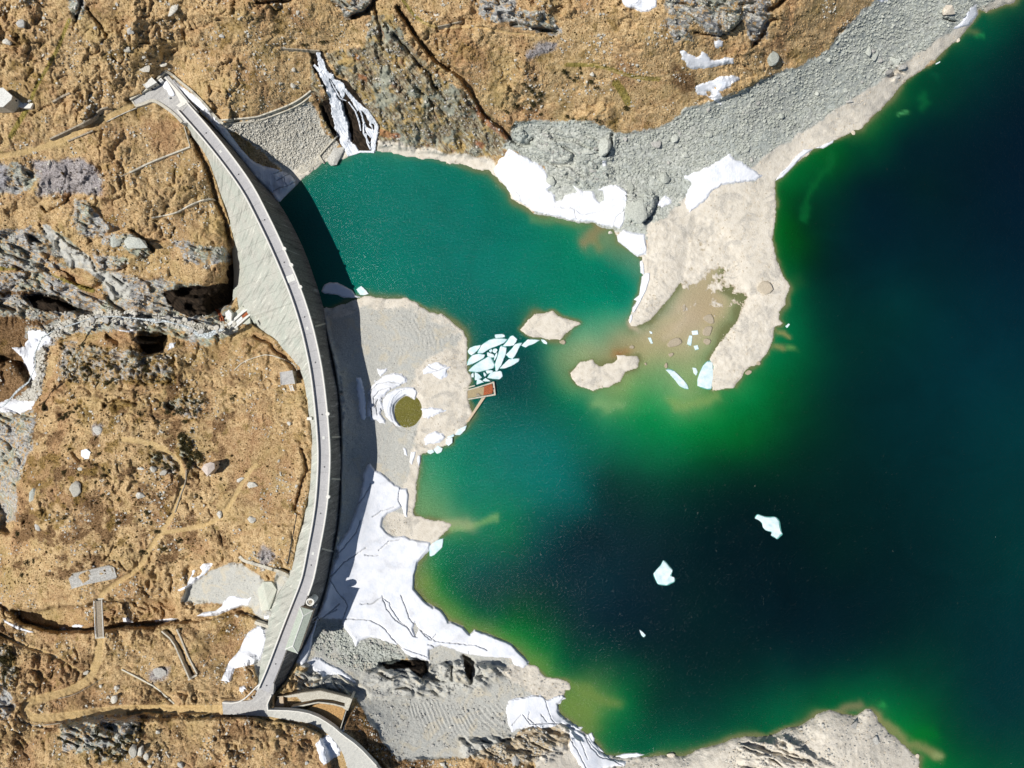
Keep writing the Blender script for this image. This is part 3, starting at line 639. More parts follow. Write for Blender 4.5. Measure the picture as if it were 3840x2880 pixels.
sl = np.maximum(sl, np.where(lakeside & (VV > 300), ss(34, 14, dd + 10 * fbm(UU, VV, 30, 3, 310)) * (1 - sc), 0))
gr = np.maximum(gr, np.where(lakeside & (VV > 420) & (UU < 1300), ss(120, 60, dd) * (1 - sc) * (VV < 1450), 0))
gr = np.maximum(gr, ss(-14, -2, samp(field(O(560,400,740,640,760,1260,660,1400,640,1400,700,1000,650,600)), UU, VV)) * (~left_of_dam(UU, VV)))
rim = (HZ < 0.22) & (HZ > -3) & ~left_of_dam(UU, VV)
mud = np.where(rim, ss(0.15, 0.0, HZ), 0)
z0 = np.zeros_like(HZ)
def rgb3(a, b, c): return np.stack([a.ravel(), b.ravel(), c.ravel()], 1).astype(np.float32)
X = (UU - 1106) * K * (1 - HZ / H); Y = -(VV - 829.5) * K * (1 - HZ / H)
co = np.stack([X.ravel(), Y.ravel(), HZ.ravel()], 1)
dl = samp(lakeG, UU, VV)
keep = ~((dl > 14) & (samp(flatsG, UU, VV) < -14) & ~left_of_dam(UU, VV)); keep = keep[:-1, :-1] | keep[1:, 1:] | keep[:-1, 1:] | keep[1:, :-1]
q = grid_faces(keep, len(AU), len(AV))
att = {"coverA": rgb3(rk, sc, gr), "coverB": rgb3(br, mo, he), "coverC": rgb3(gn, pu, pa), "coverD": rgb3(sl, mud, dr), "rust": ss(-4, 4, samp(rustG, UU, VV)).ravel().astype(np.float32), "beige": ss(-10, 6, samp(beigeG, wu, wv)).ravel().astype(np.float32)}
co2, q2, att2 = compact(co, q, att)
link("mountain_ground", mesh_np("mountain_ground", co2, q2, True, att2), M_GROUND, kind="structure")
# lake bed far out
bu = np.arange(560, 4720, 40.0); bv = np.arange(-2400, 4200, 40.0)
BU, BV = np.meshgrid(bu, bv); bz = -3.0 - 9 * ss(10, 200, samp(lakeG, BU, BV))
kb = samp(lakeG, BU, BV) > 6; kb = kb[:-1, :-1] & kb[1:, 1:] & kb[:-1, 1:] & kb[1:, :-1]
bco = np.stack([((BU - 1106) * K * (1 - bz / H)).ravel(), (-(BV - 829.5) * K * (1 - bz / H)).ravel(), bz.ravel()], 1)
mb = NT_("lake_mud"); mb.b.inputs["Base Color"].default_value = srgb(120, 108, 84)
link("lake_bed", mesh_np("lake_bed", bco, grid_faces(kb, len(bu), len(bv))), mb.m, kind="structure")

# ------------------------------------------------------------------ water
WC = [(700,400,0,110,95),(800,380,0,112,98),(900,450,0,105,92),(1000,450,0,105,92),(1100,500,0,108,92),(1200,520,0,118,92),(1300,560,0,120,95),(1350,620,0,118,92),
(1280,505,50,130,92),(1316,520,112,132,98),(1302,535,110,130,92),(1000,600,0,108,95),(850,600,0,115,100),(1100,620,0,115,98),(1050,680,0,95,85),(1100,700,0,90,80),(1290,690,70,150,112),(1350,705,130,160,125),
(1260,670,20,130,100),(1330,680,40,140,105),(1345,660,0,120,95),(660,480,0,85,80),(1060,720,0,95,85),(1150,760,0,72,68),(1120,820,0,70,68),(1090,850,0,65,62),(1180,820,0,88,72),
(1200,760,90,140,100),(1250,745,130,155,115),(1290,740,100,158,120),(1220,800,115,145,100),(1350,745,160,155,115),(1400,720,185,170,135),(1440,690,190,175,145),
(1480,660,186,172,140),(1500,700,190,175,148),(1450,740,170,162,122),(1440,800,120,155,105),(1420,830,90,150,95),(1480,850,130,160,105),(1400,860,60,145,82),
(1320,870,110,150,92),(1500,870,110,150,92),(1560,690,170,158,118),(1520,640,180,165,130),(1330,748,165,140,100),(1300,760,160,150,112),(1400,900,0,125,65),(1500,920,0,118,55),(1600,880,0,112,58),(1350,950,0,105,70),(1600,950,0,92,40),
(1250,880,0,110,78),(1450,980,0,98,60),(1650,830,0,98,50),(1100,880,0,90,78),(950,1000,30,135,100),(1000,1000,0,120,92),(1000,1080,0,115,90),(1100,1000,0,110,98),
(1200,980,0,105,95),(1200,1050,0,100,92),(1250,1080,0,88,82),(925,1050,80,140,95),(925,1100,100,145,95),(1050,1130,10,118,85),(1090,1120,0,112,75),(1100,1150,0,100,62),(1000,1160,20,110,70),(1030,1220,0,85,72),
(985,1120,110,145,95),(960,1200,0,105,75),(1150,1160,0,70,65),(1300,1050,0,45,42),(1250,1130,0,38,42),(1350,1100,0,42,42),(1200,1200,0,45,50),(1150,1250,0,45,48),(1300,1250,0,40,48),
(1400,1150,0,34,38),(1500,1050,0,48,38),(1550,1100,0,30,32),(1700,1000,0,42,32),(1750,900,0,52,38),(1750,700,0,58,48),(1750,600,0,45,38),(1800,500,0,40,42),
(1720,450,0,50,30),(1850,400,0,32,38),(1950,300,0,32,40),(2000,600,0,35,45),(2100,200,0,38,42),(2200,100,0,35,40),(1900,700,0,42,45),(1950,650,0,48,55),(2100,800,0,42,55),
(2200,900,0,48,58),(1800,850,0,42,40),(1900,1000,0,35,40),(1800,1200,0,28,30),(2000,1200,0,32,38),(2200,1200,0,48,52),(1500,1300,0,30,34),(1600,1450,0,38,38),
(1900,1400,0,35,38),(2200,1500,0,45,52),(1750,1450,0,40,42),(1250,1350,0,42,44),(1350,1400,0,36,38),(925,1250,110,130,70),(950,1250,0,112,50),(1000,1280,0,80,60),
(975,1310,80,128,55),(1020,1320,0,90,45),(1060,1320,0,65,52),(1050,1360,110,132,68),(1100,1345,0,108,40),(1150,1395,0,112,45),(1130,1405,105,135,65),(1200,1440,0,100,50),
(1230,1440,0,70,45),(1180,1440,95,130,60),(1255,1480,90,128,65),(1280,1520,95,130,65),(1230,1530,100,130,60),(1260,1560,100,125,60),(1320,1515,80,125,65),(1345,1510,0,108,55),
(1300,1565,10,105,52),(1400,1520,0,55,42),(1400,1580,0,70,50),(1350,1610,0,90,60),(1450,1610,0,90,60),(1500,1560,0,60,50),(1600,1570,0,75,55),(1700,1540,0,85,60),
(1800,1510,0,80,50),(1900,1530,0,100,60),(1930,1570,0,110,55),(1980,1600,10,108,45),(2000,1630,0,115,50),(2050,1600,0,65,45),(2100,1550,0,50,50),(1850,1450,0,48,45),
(1690,500,0,85,25),(1690,430,0,80,30),(1700,560,0,75,30),(1720,640,0,90,55),(1710,720,0,100,62),(1690,770,0,100,60),(1740,400,0,78,42),(1800,330,0,85,35),(1850,310,0,60,45),
(1880,290,0,88,45),(1950,220,0,70,45),(2010,180,0,60,45),(2060,120,0,65,50),(2120,60,0,80,60),(2000,400,0,30,36),(1600,1000,0,55,36),(1550,850,60,130,70),(1620,850,20,120,65),
(880,700,0,105,92),(760,450,0,108,95),(760,560,0,108,95),(1150,900,0,88,78),(1200,860,0,98,72),(1190,740,60,130,95),(1210,830,90,140,90),(1590,1040,0,38,32),(1500,545,182,168,134),(1510,600,182,168,134),(1545,580,185,172,140),(1530,490,190,178,148),(1560,640,184,170,136),(4000,0,0,34,40),(4000,1600,0,40,46)]
def lin(c): 
    c = np.asarray(c, float) / 255
    return np.where(c <= 0.04045, c / 12.92, ((c + 0.055) / 1.055) ** 2.4)
WCa = np.array(WC, float); WL = lin(WCa[:, 2:])
wau = np.r_[np.arange(560, 2300, 5.0), 2400, 2700, 3200, 4000, 4700]
wav = np.r_[-2400, -1500, -800, -400, -200, np.arange(-70, 1740, 5.0), 1900, 2200, 2800, 3500, 4100]
WU, WV = np.meshgrid(wau, wav)
xu = WU + 12 * fbm(WU, WV, 70, 3, 401); xv = WV + 12 * fbm(WU, WV, 70, 3, 402)
def kern(x, y): return np.sqrt((x[:, None] - WCa[None, :, 0]) ** 2 + (y[:, None] - WCa[None, :, 1]) ** 2 + 30.0 ** 2)
nk = len(WCa); MM = np.zeros((nk + 1, nk + 1)); MM[:nk, :nk] = kern(WCa[:, 0], WCa[:, 1]) - 14 * np.eye(nk); MM[nk, :nk] = 1; MM[:nk, nk] = 1
cw_ = np.linalg.solve(MM, np.r_[np.sqrt(WL), np.zeros((1, 3))])
fx_, fy_ = xu.ravel().clip(500, 2400), xv.ravel().clip(-100, 1760)
wc = np.concatenate([kern(fx_[s:s + 20000], fy_[s:s + 20000]) @ cw_[:nk] + cw_[nk] for s in range(0, fx_.size, 20000)])
wc = np.maximum(wc, 0.02).reshape(WU.shape + (3,)) ** 2
d = samp(lakeG, WU + 5 * fbm(WU, WV, 24, 3, 7), WV + 5 * fbm(WU, WV, 24, 3, 8))
wide = 3.0 + 5.5 * ss(0.3, 0.8, vnoise(WU / 60, WV / 60, 411))
olive = lin((134, 120, 86))
nb = ss(1100, 900, WU) * ss(680, 560, WV)                       # clear steep shore of the north bay
t = np.exp(-(np.maximum(d, 0) / wide) ** 2) * 0.85 * (1 - 0.8 * nb)
wc = wc * (1 - t[..., None]) + olive * t[..., None]
t2 = np.exp(-(np.maximum(d, 0) / (wide * 2.6)) ** 2) * 0.35 * (1 - 0.6 * nb)
wc = wc * (1 - t2[..., None]) + lin((60, 110, 60)) * t2[..., None]
for p_, w_, c_, k_ in [(T12(1700,1230,1820,1220,1960,1180,2080,1150), 7, (120, 165, 100), .7), (T12(1640,1190,1760,1180,1850,1210), 12, (150, 165, 120), .7),
    (T30(1700,290,1780,300), 7, (90, 110, 70), .7), (T30(1790,340,1830,330), 5, (30, 130, 75), .7), (T30(1130,990,1190,980), 5, (70, 150, 90), .9), (T30(1310,820,1350,870,1330,930), 9, (10, 90, 55), .7), (T30(1430,640,1470,660), 6, (10, 80, 60), .6),
    (T30(570,1320,520,1430,420,1560,370,1680) + T31(340,80,330,180,310,240), 7, (10, 92, 48), .7), (T21(940,1365,970,1375), 4, (110, 70, 20), .9), (T21(900,1370,1000,1360), 9, (165, 130, 85), .7), (T21(640,440,740,380,800,330), 12, (150, 130, 92), .7), (T21(740,420,760,470), 9, (135, 130, 85), .5),
    (T21(180,240,290,270,420,250,620,320), 9, (90, 135, 90), .6), (T23(520,940,640,1000,760,1060,880,1100), 14, (112, 136, 68), .6), (T23(500,1080,600,1180,640,1300), 20, (106, 134, 66), .6), (T13(1480,240,1700,420), 9, (128, 140, 80), .5), (T31(110,1200,190,1230), 5, (140, 140, 85), .8), (T31(80,1330,130,1330), 6, (140, 140, 85), .7), (T31(180,1330,215,1340), 5, (100, 150, 80), .7),
    (T33(980,1130,1010,1140), 6, (40, 140, 70), .7), (T33(620,1180,800,1130), 9, (130, 125, 88), .7), (T33(950,1230,1080,1340,1200,1430,1340,1480,1440,1560), 9, (140, 140, 90), .7), (T33(1350,1390), 14, (0, 115, 40), .6) if False else (T33(1300,1380,1400,1370), 16, (0, 112, 40), .5), (T33(1440,1550,1470,1570), 7, (140, 155, 100), .8),
    (T22(700,160,820,190,930,190), 12, (120, 160, 105), .7), (T22(1400,150,1500,180,1640,160,1780,130), 12, (125, 155, 90), .7), (T21(1080,1180,1040,1170,1020,1130), 8, (192, 178, 152), .8), (T21(1440,1000,1480,1100,1380,1240,1340,1270), 8, (192, 178, 150), .6), (T21(1250,1130,1440,1060), 8, (178, 170, 132), .5)]:
    q_ = seg_dist(xu + 6 * fbm(WU, WV, 18, 2, 431), xv + 6 * fbm(WU, WV, 18, 2, 432), p_, False)
    t_ = (k_ * np.exp(-(q_ / w_) ** 2))[..., None]
    wc = wc * (1 - t_) + lin(c_) * t_
far_ = ss(1250, 1600, WU)[..., None]
dk_ = ss(0.12, 0.03, wc.sum(-1, keepdims=True) / 3) * far_
wc = wc * (0.92 - 0.04 * dk_) * (1 - dk_ * np.array([0, -0.08, 0.12]))
kw = (samp(lakeG, WU, WV) > -14) & (WU > np.interp(WV, C[:, 1], C[:, 0] + 8))
kw = kw[:-1, :-1] | kw[1:, 1:] | kw[:-1, 1:] | kw[1:, :-1]
wco = np.stack([((WU - 1106) * K).ravel(), (-(WV - 829.5) * K).ravel(), np.zeros(WU.size)], 1)
sh = np.clip(np.exp(-np.maximum(d, 0) / 60.0), 0, 1)
wco2, wq, watt = compact(wco, grid_faces(kw, len(wau), len(wav)), {"tint": wc.reshape(-1, 3)})
def water_material(name, col=None):
    s = NT_(name, 0.09, 0.4)
    s.b.inputs["IOR"].default_value = 1.33
    if col is None:
        c = s.attr("tint").outputs["Color"]
        c = s.mix(s.ramp(s.noise(0.03, 4, 0.6, dist=1.2), [(0.35, (.12, .12, .12, 1)), (0.65, (0, 0, 0, 1))]), c, (0, 0, 0, 1))
    else:
        c = s.ramp(s.noise(0.2, 4), [(0.3, col), (0.7, tuple(x * 1.15 for x in col))])
    s.color(c)
    wav_ = s.noise(1.0, 2, 0.6, s.mapped((0.55, 1.15, 1), math.radians(28)))
    h = s.math('ADD', s.math('MULTIPLY', wav_, 0.55), s.math('MULTIPLY', s.noise(2.2, 1, 0.5), 0.3))
    s.bump(h, 1.0, 0.72)
    return s.m
M_WATER = water_material("lake_water")
link("lake_water", mesh_np("lake_water", wco2, wq, True, watt), M_WATER, kind="structure")
# pond on the delta
pts = smooth(Z6(945,440,990,385,1055,340,1100,360,1140,392,1168,350,1195,335,1215,400,1222,480,1225,550,1190,600,1150,650,1080,675,1010,668,950,600,930,520), 2)
def plate(name, pts, ztop, thick, mat, zfun=None, bev=0.0):
    """solid slab with the given outline (survey units), top at ztop"""
    n = len(pts)
    zt = [zfun(u, v) if zfun else ztop for u, v in pts]
    top = [W(u, v, z) for (u, v), z in zip(pts, zt)]
    if bev:
        cu = sum(p[0] for p in pts) / n; cv = sum(p[1] for p in pts) / n
        inner = [W(u + (cu - u) * bev, v + (cv - v) * bev, z) for (u, v), z in zip(pts, zt)]
        mid = [(x, y, z - thick * 0.22) for x, y, z in top]
        low = [(x, y, z - thick) for x, y, z in top]
        V = inner + mid + low
        F = [list(range(n))[::-1], [2 * n + i for i in range(n)]]
        for i in range(n):
            j = (i + 1) % n
            F += [(i, n + i, n + j, j), (n + i, 2 * n + i, 2 * n + j, n + j)]
    else:
        V = top + [(x, y, z - thick) for x, y, z in top]
        F = [list(range(n))[::-1], [n + i for i in range(n)]] + [(i, n + i, n + (i + 1) % n, (i + 1) % n) for i in range(n)]
    me = bpy.data.meshes.new(name); me.from_pydata(V, [], F)
    import bmesh
    bm = bmesh.new(); bm.from_mesh(me); bmesh.ops.recalc_face_normals(bm, faces=bm.faces); bm.to_mesh(me); bm.free()
    me.update()
    if mat: me.materials.append(mat)
    return me
M_POND = water_material("pond_water", srgb(104, 100, 46))
link("pond_water", plate("pond_water", pts, 0.72, 0.5, M_POND), kind="structure")

# ------------------------------------------------------------------ snow and ice
def snow_material():
    s = NT_("snow", 0.75, 0.3)
    dirt = s.attr("dirt").outputs["Fac"]
    n2 = s.noise(0.25, 4, 0.6); n3 = s.noise(1.2, 3, 0.6)
    c = s.ramp(n2, [(0.3, srgb(224, 229, 238)), (0.5, srgb(236, 238, 243)), (0.8, srgb(241, 242, 246))])
    c = s.mix(s.math('MULTIPLY', s.ramp(n3, [(0.35, (.5, .5, .5, 1)), (0.5, (0, 0, 0, 1))]), 0.3), c, srgb(216, 219, 226))
    c = s.mix(dirt, c, s.ramp(n3, [(0.3, srgb(110, 110, 112)), (0.7, srgb(184, 184, 182))]))
    s.color(c); s.bump(s.math('ADD', n2, s.math('MULTIPLY', n3, 0.3)), 0.4, 0.6)
    return s.m
M_SNOW = snow_material()
def floe_mat():
    s = NT_("floe_ice", 0.5, 0.4)
    c = s.ramp(s.noise(0.3, 4, 0.6), [(0.3, srgb(188, 216, 220)), (0.62, srgb(228, 238, 241))])
    s.color(c); s.bump(s.noise(1.0, 3), 0.3, 0.3); return s.m
M_FLOE = floe_mat()
LANDSNOW = []
def snow(pts, label, thick=0.7, step=1.4, cracks=(), rag=2.8, holes=(), name="snow_patch", dirt=0.0, group=None, float_=False, edge=5.0, cat="snow patch", mat=None, parent=None):
    P = np.array(pts); LANDSNOW.append(pts)
    u = np.arange(P[:, 0].min() - 5, P[:, 0].max() + 5, step); v = np.arange(P[:, 1].min() - 5, P[:, 1].max() + 5, step)
    U, V = np.meshgrid(u, v)
    wu = U + rag * fbm(U, V, 10, 3, 501); wv = V + rag * fbm(U, V, 10, 3, 502)
    sd = sdf_at(wu, wv, pts) + (1.3 * fbm(U, V, 3.2, 2, 505) if rag > 1.5 else 0)
    for h in holes: sd = np.minimum(sd, -sdf_at(wu, wv, h))
    cr = np.full(U.shape, 99.0)
    for c, w in cracks:
        cr = np.minimum(cr, (seg_dist(U + 1.6 * fbm(U, V, 7, 2, 511), V + 1.6 * fbm(U, V, 7, 2, 512), c, False)) - w)
    g = (tz(U, V) + tz(U - 5, V) + tz(U + 5, V) + tz(U, V - 5) + tz(U, V + 5) + tz(U - 4, V - 4) + tz(U + 4, V + 4)) / 7
    g0 = tz(U, V); g = g0 + (np.maximum(g, g0 - .15) - g0) * ss(0, 9, sd)
    if float_: g = np.maximum(g, -0.05)
    z = g + thick * ss(-0.6, edge, sd) + 0.13 * thick * fbm(U, V, 34, 2, 521) * ss(0, 12, sd) - np.where(sd < 0, 0.5 * np.minimum(-sd, 3), 0)
    # drifts smooth out the rough ground below
    cm = ss(1.0, -0.2, cr)
    z = z - cm * min(thick * 0.8, 0.9)
    dm = np.clip(cm * .6 + dirt * .8 * ss(0.0, 0.5, fbm(U, V, 26, 4, 541, .65)) + .55 * ss(5, 0, sd) * ss(-.1, .5, fbm(U, V, 7, 3, 544)) * (0 if float_ == 'x' else 1) + 0.3 * ss(3, 0, sd) * ss(0.4, 0.7, vnoise(U / 9, V / 9, 542)), 0, 1)
    k = sd > -1.6; k = k[:-1, :-1] | k[1:, 1:] | k[:-1, 1:] | k[1:, :-1]
    X = (U - 1106) * K * (1 - z / H); Y = -(V - 829.5) * K * (1 - z / H)
    co = np.stack([X.ravel(), Y.ravel(), z.ravel()], 1)
    co, q, a = compact(co, grid_faces(k, len(u), len(v)), {"dirt": dm.ravel()})
    return link(name, mesh_np(name, co, q, True, a), mat or M_SNOW, parent=parent, label=label, cat=cat, group=group)

snow(T20(940,-60,1260,-60,1250,60,1180,100,1100,100,1000,60,945,15), "white snow patch cut by the top edge of the photo", 0.9)
snow(T20(1450,450,1480,430,1530,460,1590,490,1620,480,1640,440,1690,460,1720,520,1800,510,1850,490,1915,500,1915,550,1850,560,1760,575,1650,595,1540,600,1505,570,1510,540,1470,520), "jagged white snow patch with a flat lower edge on the brown slope")
snow(T20(1585,740,1640,720,1700,700,1790,660,1900,650,1975,670,1970,690,1920,710,1880,760,1800,790,1820,830,1790,870,1820,890,1815,915,1760,880,1720,860,1680,830,1610,820,1590,790), "snow patch with a tail where brown slope meets grey scree", holes=(T20(1680,790,1710,790,1720,830,1690,830), T20(1740,755,1765,755,1760,775)))
snow(T20(1750,360,1790,340,1830,360,1820,400,1770,415,1750,400), "small snow patch alone below the dark rocks", 0.5, 1.0)
snow(O(1478,380,1500,372,1540,355,1565,338,1575,332,1590,345,1605,350,1625,365,1648,380,1632,390,1590,396,1560,400,1540,412,1525,430,1510,445,1490,458,1479,440,1485,410,1495,395,1480,386), "big snow patch at the root of the silt peninsula", 1.0)
snow(O(1066,368,1078,345,1090,335,1100,322,1115,328,1140,340,1165,355,1180,370,1185,390,1200,405,1215,402,1235,400,1262,412,1290,410,1315,398,1335,400,1356,412,1352,440,1350,480,1340,495,1325,490,1300,487,1283,480,1240,476,1193,467,1155,458,1130,440,1108,428,1098,410,1080,388),
     "long snow bank on the north shore between turquoise water and grey scree", 1.1,
     cracks=[(T21(40,0,70,30,75,70), .5), (T21(370,130,540,150,560,230), .4), (T21(500,130,620,200,700,180,820,160), .4), (T21(1030,100,900,220,880,300), .4)],
     holes=(T20(310,1640,400,1580,520,1600,560,1659,400,1700), T21(370,-10,480,-20,440,60,380,80), T21(700,-20,780,-10,800,60,760,90,720,50)), dirt=0.35, float_=True)
snow(T21(905,380,960,320,1010,340,1080,350,1150,360,1165,480,1160,540,1085,560,1030,520,960,460,915,430), "triangular white ice corner at the east end of the turquoise bay", 1.2, 1.2, float_=True, rag=1, name="shore_ice", cat="ice")
snow(T21(1105,600,1125,590,1140,630,1145,715,1110,700), "short ice strip on the peninsula's west shore below the ice corner", 0.8, 1.0, rag=.5, float_=True, edge=2, name="shore_ice", cat="ice")
snow(T21(1120,730,1160,700,1190,700,1190,760,1160,850,1130,910,1100,970,1060,1040,1040,1040,1040,1000,1080,940,1050,930,1100,890,1110,800), "long thin ice strip curving along the peninsula's west shore", 0.8, 1.0, rag=.5, float_=True, edge=2, name="shore_ice", cat="ice")
snow(T21(1012,1130,1020,1070,1042,1050,1040,1100,1025,1130), "small ice sliver at the tip of the peninsula's west shore", 0.7, 1.0, rag=.4, float_=True, edge=2, name="shore_ice", cat="ice")
snow(O(368,172,378,170,390,185,410,198,425,210,440,223,458,246,475,263,492,282,505,300,520,320,540,342,553,352,568,357,598,365,625,375,638,390,638,402,625,415,605,437,597,433,585,415,578,408,556,388,525,348,488,303,450,258,425,232,400,207,380,187),
     "long bluish snow strip in the dam's shadow at its north end", 0.8, 1.2, rag=1.2, cracks=[(T10(150,1500,240,1470,300,1500), .5), (T10(180,1560,250,1520,310,1490), .6), (T10(150,1650,210,1620,260,1610,340,1570), .6), (T10(240,1540,260,1600), .5)], float_=True, name="snow_strip")
snow(T11(560,860,590,800,640,780,700,780,760,810,830,850,860,890,910,910,850,915,760,915,700,890,660,885,590,880), "lumpy blue ice floe in the dam's shadow beside the delta", 1.1, 1.0, rag=1, float_=True, edge=3, name="ice_floe", cat="ice floe")
snow(T11(1045,1525,1080,1530,1140,1520,1130,1550,1075,1595,1055,1565), "tiny pointed snow patch on the grey gravel delta", 0.5, 0.9, rag=1, edge=3)
snow(Z6(1230,90,1270,20,1330,0,1400,-5,1450,20,1530,40,1480,80,1490,140,1430,170,1350,140,1330,110,1240,125), "grey-edged snow patch on the delta above the pond", 0.7, 1.0, dirt=.4, cracks=[(Z6(1250,10,1330,60,1400,80,1490,40), .5), (Z6(1330,100,1400,80), .5)])
snow(Z6(800,150,850,120,930,105,1020,110,1065,160,1060,200,1000,240,900,290,830,350,810,400,830,470,800,530,850,600,840,640,760,610,700,600,680,560,655,560,655,440,660,320,700,260,740,190),
     "ribbed swirl of dirty snow curling round the olive pond", 1.0, 1.0, dirt=.5,
     cracks=[(Z6(720,220,800,140,900,110), .4), (Z6(680,400,690,300,760,220,900,200,1000,210), .35), (Z6(730,460,720,360,780,290,900,260), .4), (Z6(760,540,740,440,770,380), .4), (Z6(690,470,700,560), .5), (Z6(800,480,840,560,870,620), .5)], name="ribbed_snow")
snow(Z6(820,380,870,320,950,275,1060,250,1140,255,1180,310,1150,390,1100,350,1050,340,980,390,935,440,930,500,950,580,1010,670,960,660,900,610,850,560,820,470), "clean white snow crescent hugging the olive pond", 1.2, 0.9, rag=1, edge=4, name="snow_crescent")
snow(Z6(540,150,590,150,610,210,630,290,640,440,650,560,625,600,590,580,570,500,560,380,545,280), "narrow blue snow strip lying in the dam's shadow on the delta", 0.7, 1.0, rag=1.2, name="snow_strip")
snow(Z6(1215,480,1260,465,1380,470,1480,490,1400,530,1330,560,1290,580,1230,570,1225,520), "snow tongue pointing right from the olive pond", 0.7, 1.0)
snow(Z6(1240,790,1300,730,1360,710,1440,730,1470,770,1440,800,1400,830,1340,850,1250,860), "snow patch on the delta's lower shore beside small floes", 0.8, 1.0, float_=True, dirt=.3)
for i, (p, l) in enumerate([(Z6(1030,880,1060,890,1075,970,1040,950), "left"), (Z6(1110,930,1160,920,1150,980,1120,1060,1095,1030), "middle"), (Z6(1180,960,1215,960,1210,1030,1190,1080,1170,1010), "right")]):
    snow(p, "thin grey snow shred, %s of three above the big snow field" % {"left": "leftmost", "middle": "middle", "right": "rightmost"}[l], 0.5, 0.9, rag=.6, edge=2, float_=True, group="snow shreds above the big snow field")
BIG = (T12(985,680,1000,700,1030,740,1080,760,1150,820,1200,870,1240,880,1260,900,1310,900,1320,960,1310,1150,1290,1150,1260,1060,1200,1100,1140,1120,1100,1160,1090,1230,1130,1280,1190,1320,1280,1310,1340,1340,1480,1360,1510,1370,1500,1440,1400,1540,1380,1620,1370,1655)
     + T13(1365,110,1460,220,1530,270,1535,255,1600,290,1655,370,1665,400,1690,395,1790,440,1850,505,1885,460,2100,540) + T23(0,590,60,660,150,740,140,770,100,800,20,770)
     + T13(2200,710,2050,710,1960,700,1900,690,1830,680,1750,650,1600,600,1500,640,1500,740,1400,720,1300,680,1230,600,1130,570,1050,540,980,530,900,560,860,620,840,560,800,500,750,430,740,380,640,370,560,370,530,380,500,500,470,660,440,745,400,770,340,740,400,620,480,480,530,340,590,200,630,60)
     + T12(650,1600,690,1500,700,1400,800,1250,860,1100,900,950,920,840,925,770,960,700))
CR = [T13(540,370,680,390,800,370,980,380,1100,440,1180,540,1260,620,1480,700), T13(900,240,1000,240,1090,180,1150,230,1170,280,1240,390,1260,400), T13(1250,170,1290,260,1320,360,1400,450,1500,550),
      T13(1090,170,1130,280,1200,380,1330,460), T13(1490,590,1620,650,1830,680,1960,700,2150,712), T13(640,40,700,140,770,210,790,260,750,370), T13(560,370,640,310,720,240), T13(620,330,700,290),
      T12(650,1659,760,1540,840,1490,950,1420), T12(1060,1440,1150,1360,1250,1340), T12(700,1480,780,1380,860,1290,900,1180), T12(860,1060,930,980,960,930,990,860), T12(1010,1150,1080,1100,1200,1060),
      T13(1400,450,1550,560,1700,580,1900,600,2000,640), T13(1560,500,1520,550,1490,545), T13(1240,390,1300,430,1360,520,1400,530), T12(1240,900,1230,1000,1260,1060), T13(1760,650,1760,720), T13(1840,650,1850,700), T12(1060,1480,940,1480)]
snow(BIG, "vast cracked white snow field between the dam's lower end and the lake", 1.1, 1.25, cracks=[(c, .45) for c in CR], dirt=.28, rag=1.2, float_=True, name="snow_field", cat="snow field",
     holes=(T13(1380,400,1400,470,1380,520,1360,450),))
snow(T13(440,740,500,700,560,710,640,760,720,790,800,850,870,920,860,930,760,880,700,850,620,860,570,870,540,830,500,820,480,790), "sunlit snow patch between rubble and the rocky wall south of the gatehouse", 0.8, 1.0)
snow(O(1096,1515,1106,1510,1130,1505,1150,1500,1170,1503,1180,1512,1200,1505,1216,1500,1222,1508,1206,1522,1206,1539,1221,1552,1238,1563,1258,1572,1255,1580,1232,1572,1212,1563,1190,1571,1166,1573,1136,1571,1106,1582,1098,1567,1094,1540),
     "snow sheet split into plates on the south-west shore", 1.0, 1.0, float_=True, cracks=[(c, .4) for c in (T23(290,1080,340,1230,400,1300), T23(150,1170,140,1230,240,1310), T23(90,1200,160,1280,340,1270,500,1290), T23(520,1270,530,1320), T23(250,1190,300,1260), T23(0,1290,80,1200))], name="snow_sheet")
snow(T23(490,1320,560,1330,620,1360,680,1430,760,1520,840,1560,900,1590,990,1600,980,1640,800,1659,760,1700,640,1700,560,1600,500,1500,490,1400), "snow tongue running down the gully on the south shore", 1.0, 1.0, cracks=[(T23(500,1400,560,1500,640,1659), .5), (T23(620,1360,680,1480,760,1560,860,1590), .6), (T23(590,1420,650,1580), .4), (T23(840,1570,960,1640), .4)])
snow(T23(640,1370,690,1350,715,1400,710,1440,760,1480,800,1530,740,1510,680,1460), "small snow wedge at the waterline beside the south gully", 0.8, 0.9, float_=True, rag=1, edge=3)
snow(T23(890,1560,960,1535,1080,1525,1150,1545,1080,1565,960,1575), "flat white snow sliver along the south shoreline", 0.7, 0.9, float_=True, rag=.8, edge=3)
snow(T30(1590,240,1650,210,1700,150,1740,70,1800,40,1815,120,1740,220,1670,240,1620,250), "snow streak on the waterline below the wedge-shaped boulder", 0.8, 1.0, float_=True)
snow(T30(60,1565,110,1490,190,1420,240,1350,310,1290,390,1290,330,1330,290,1360,220,1440,130,1530), "long thin snow line on the east shore just above the peninsula", 0.8, 0.9, float_=True, rag=.8, edge=3)
snow(T30(410,1280,520,1230,570,1210,560,1235,480,1285), "short thin snow line on the east shore further up", 0.7, 0.9, float_=True, rag=.5, edge=3)
snow(T30(940,-30,1040,-30,1030,10,990,20,945,10), "sliver of snow at the top edge above the grey scree", 0.7, 1.0)
snow(T01(240,1200,300,1190,400,1210,450,1260,450,1320,360,1350,310,1400,300,1450,320,1600,280,1640,230,1520,180,1420,100,1340,220,1340,215,1310,250,1280), "grey-white snow filling the gorge bend on the left", 0.9, 1.1, dirt=.5)
snow(T01(1010,1185,1110,1190,1170,1175,1170,1200,1060,1212), "snow lens beside the stream above the black hollow", 0.6, 0.9, edge=3)
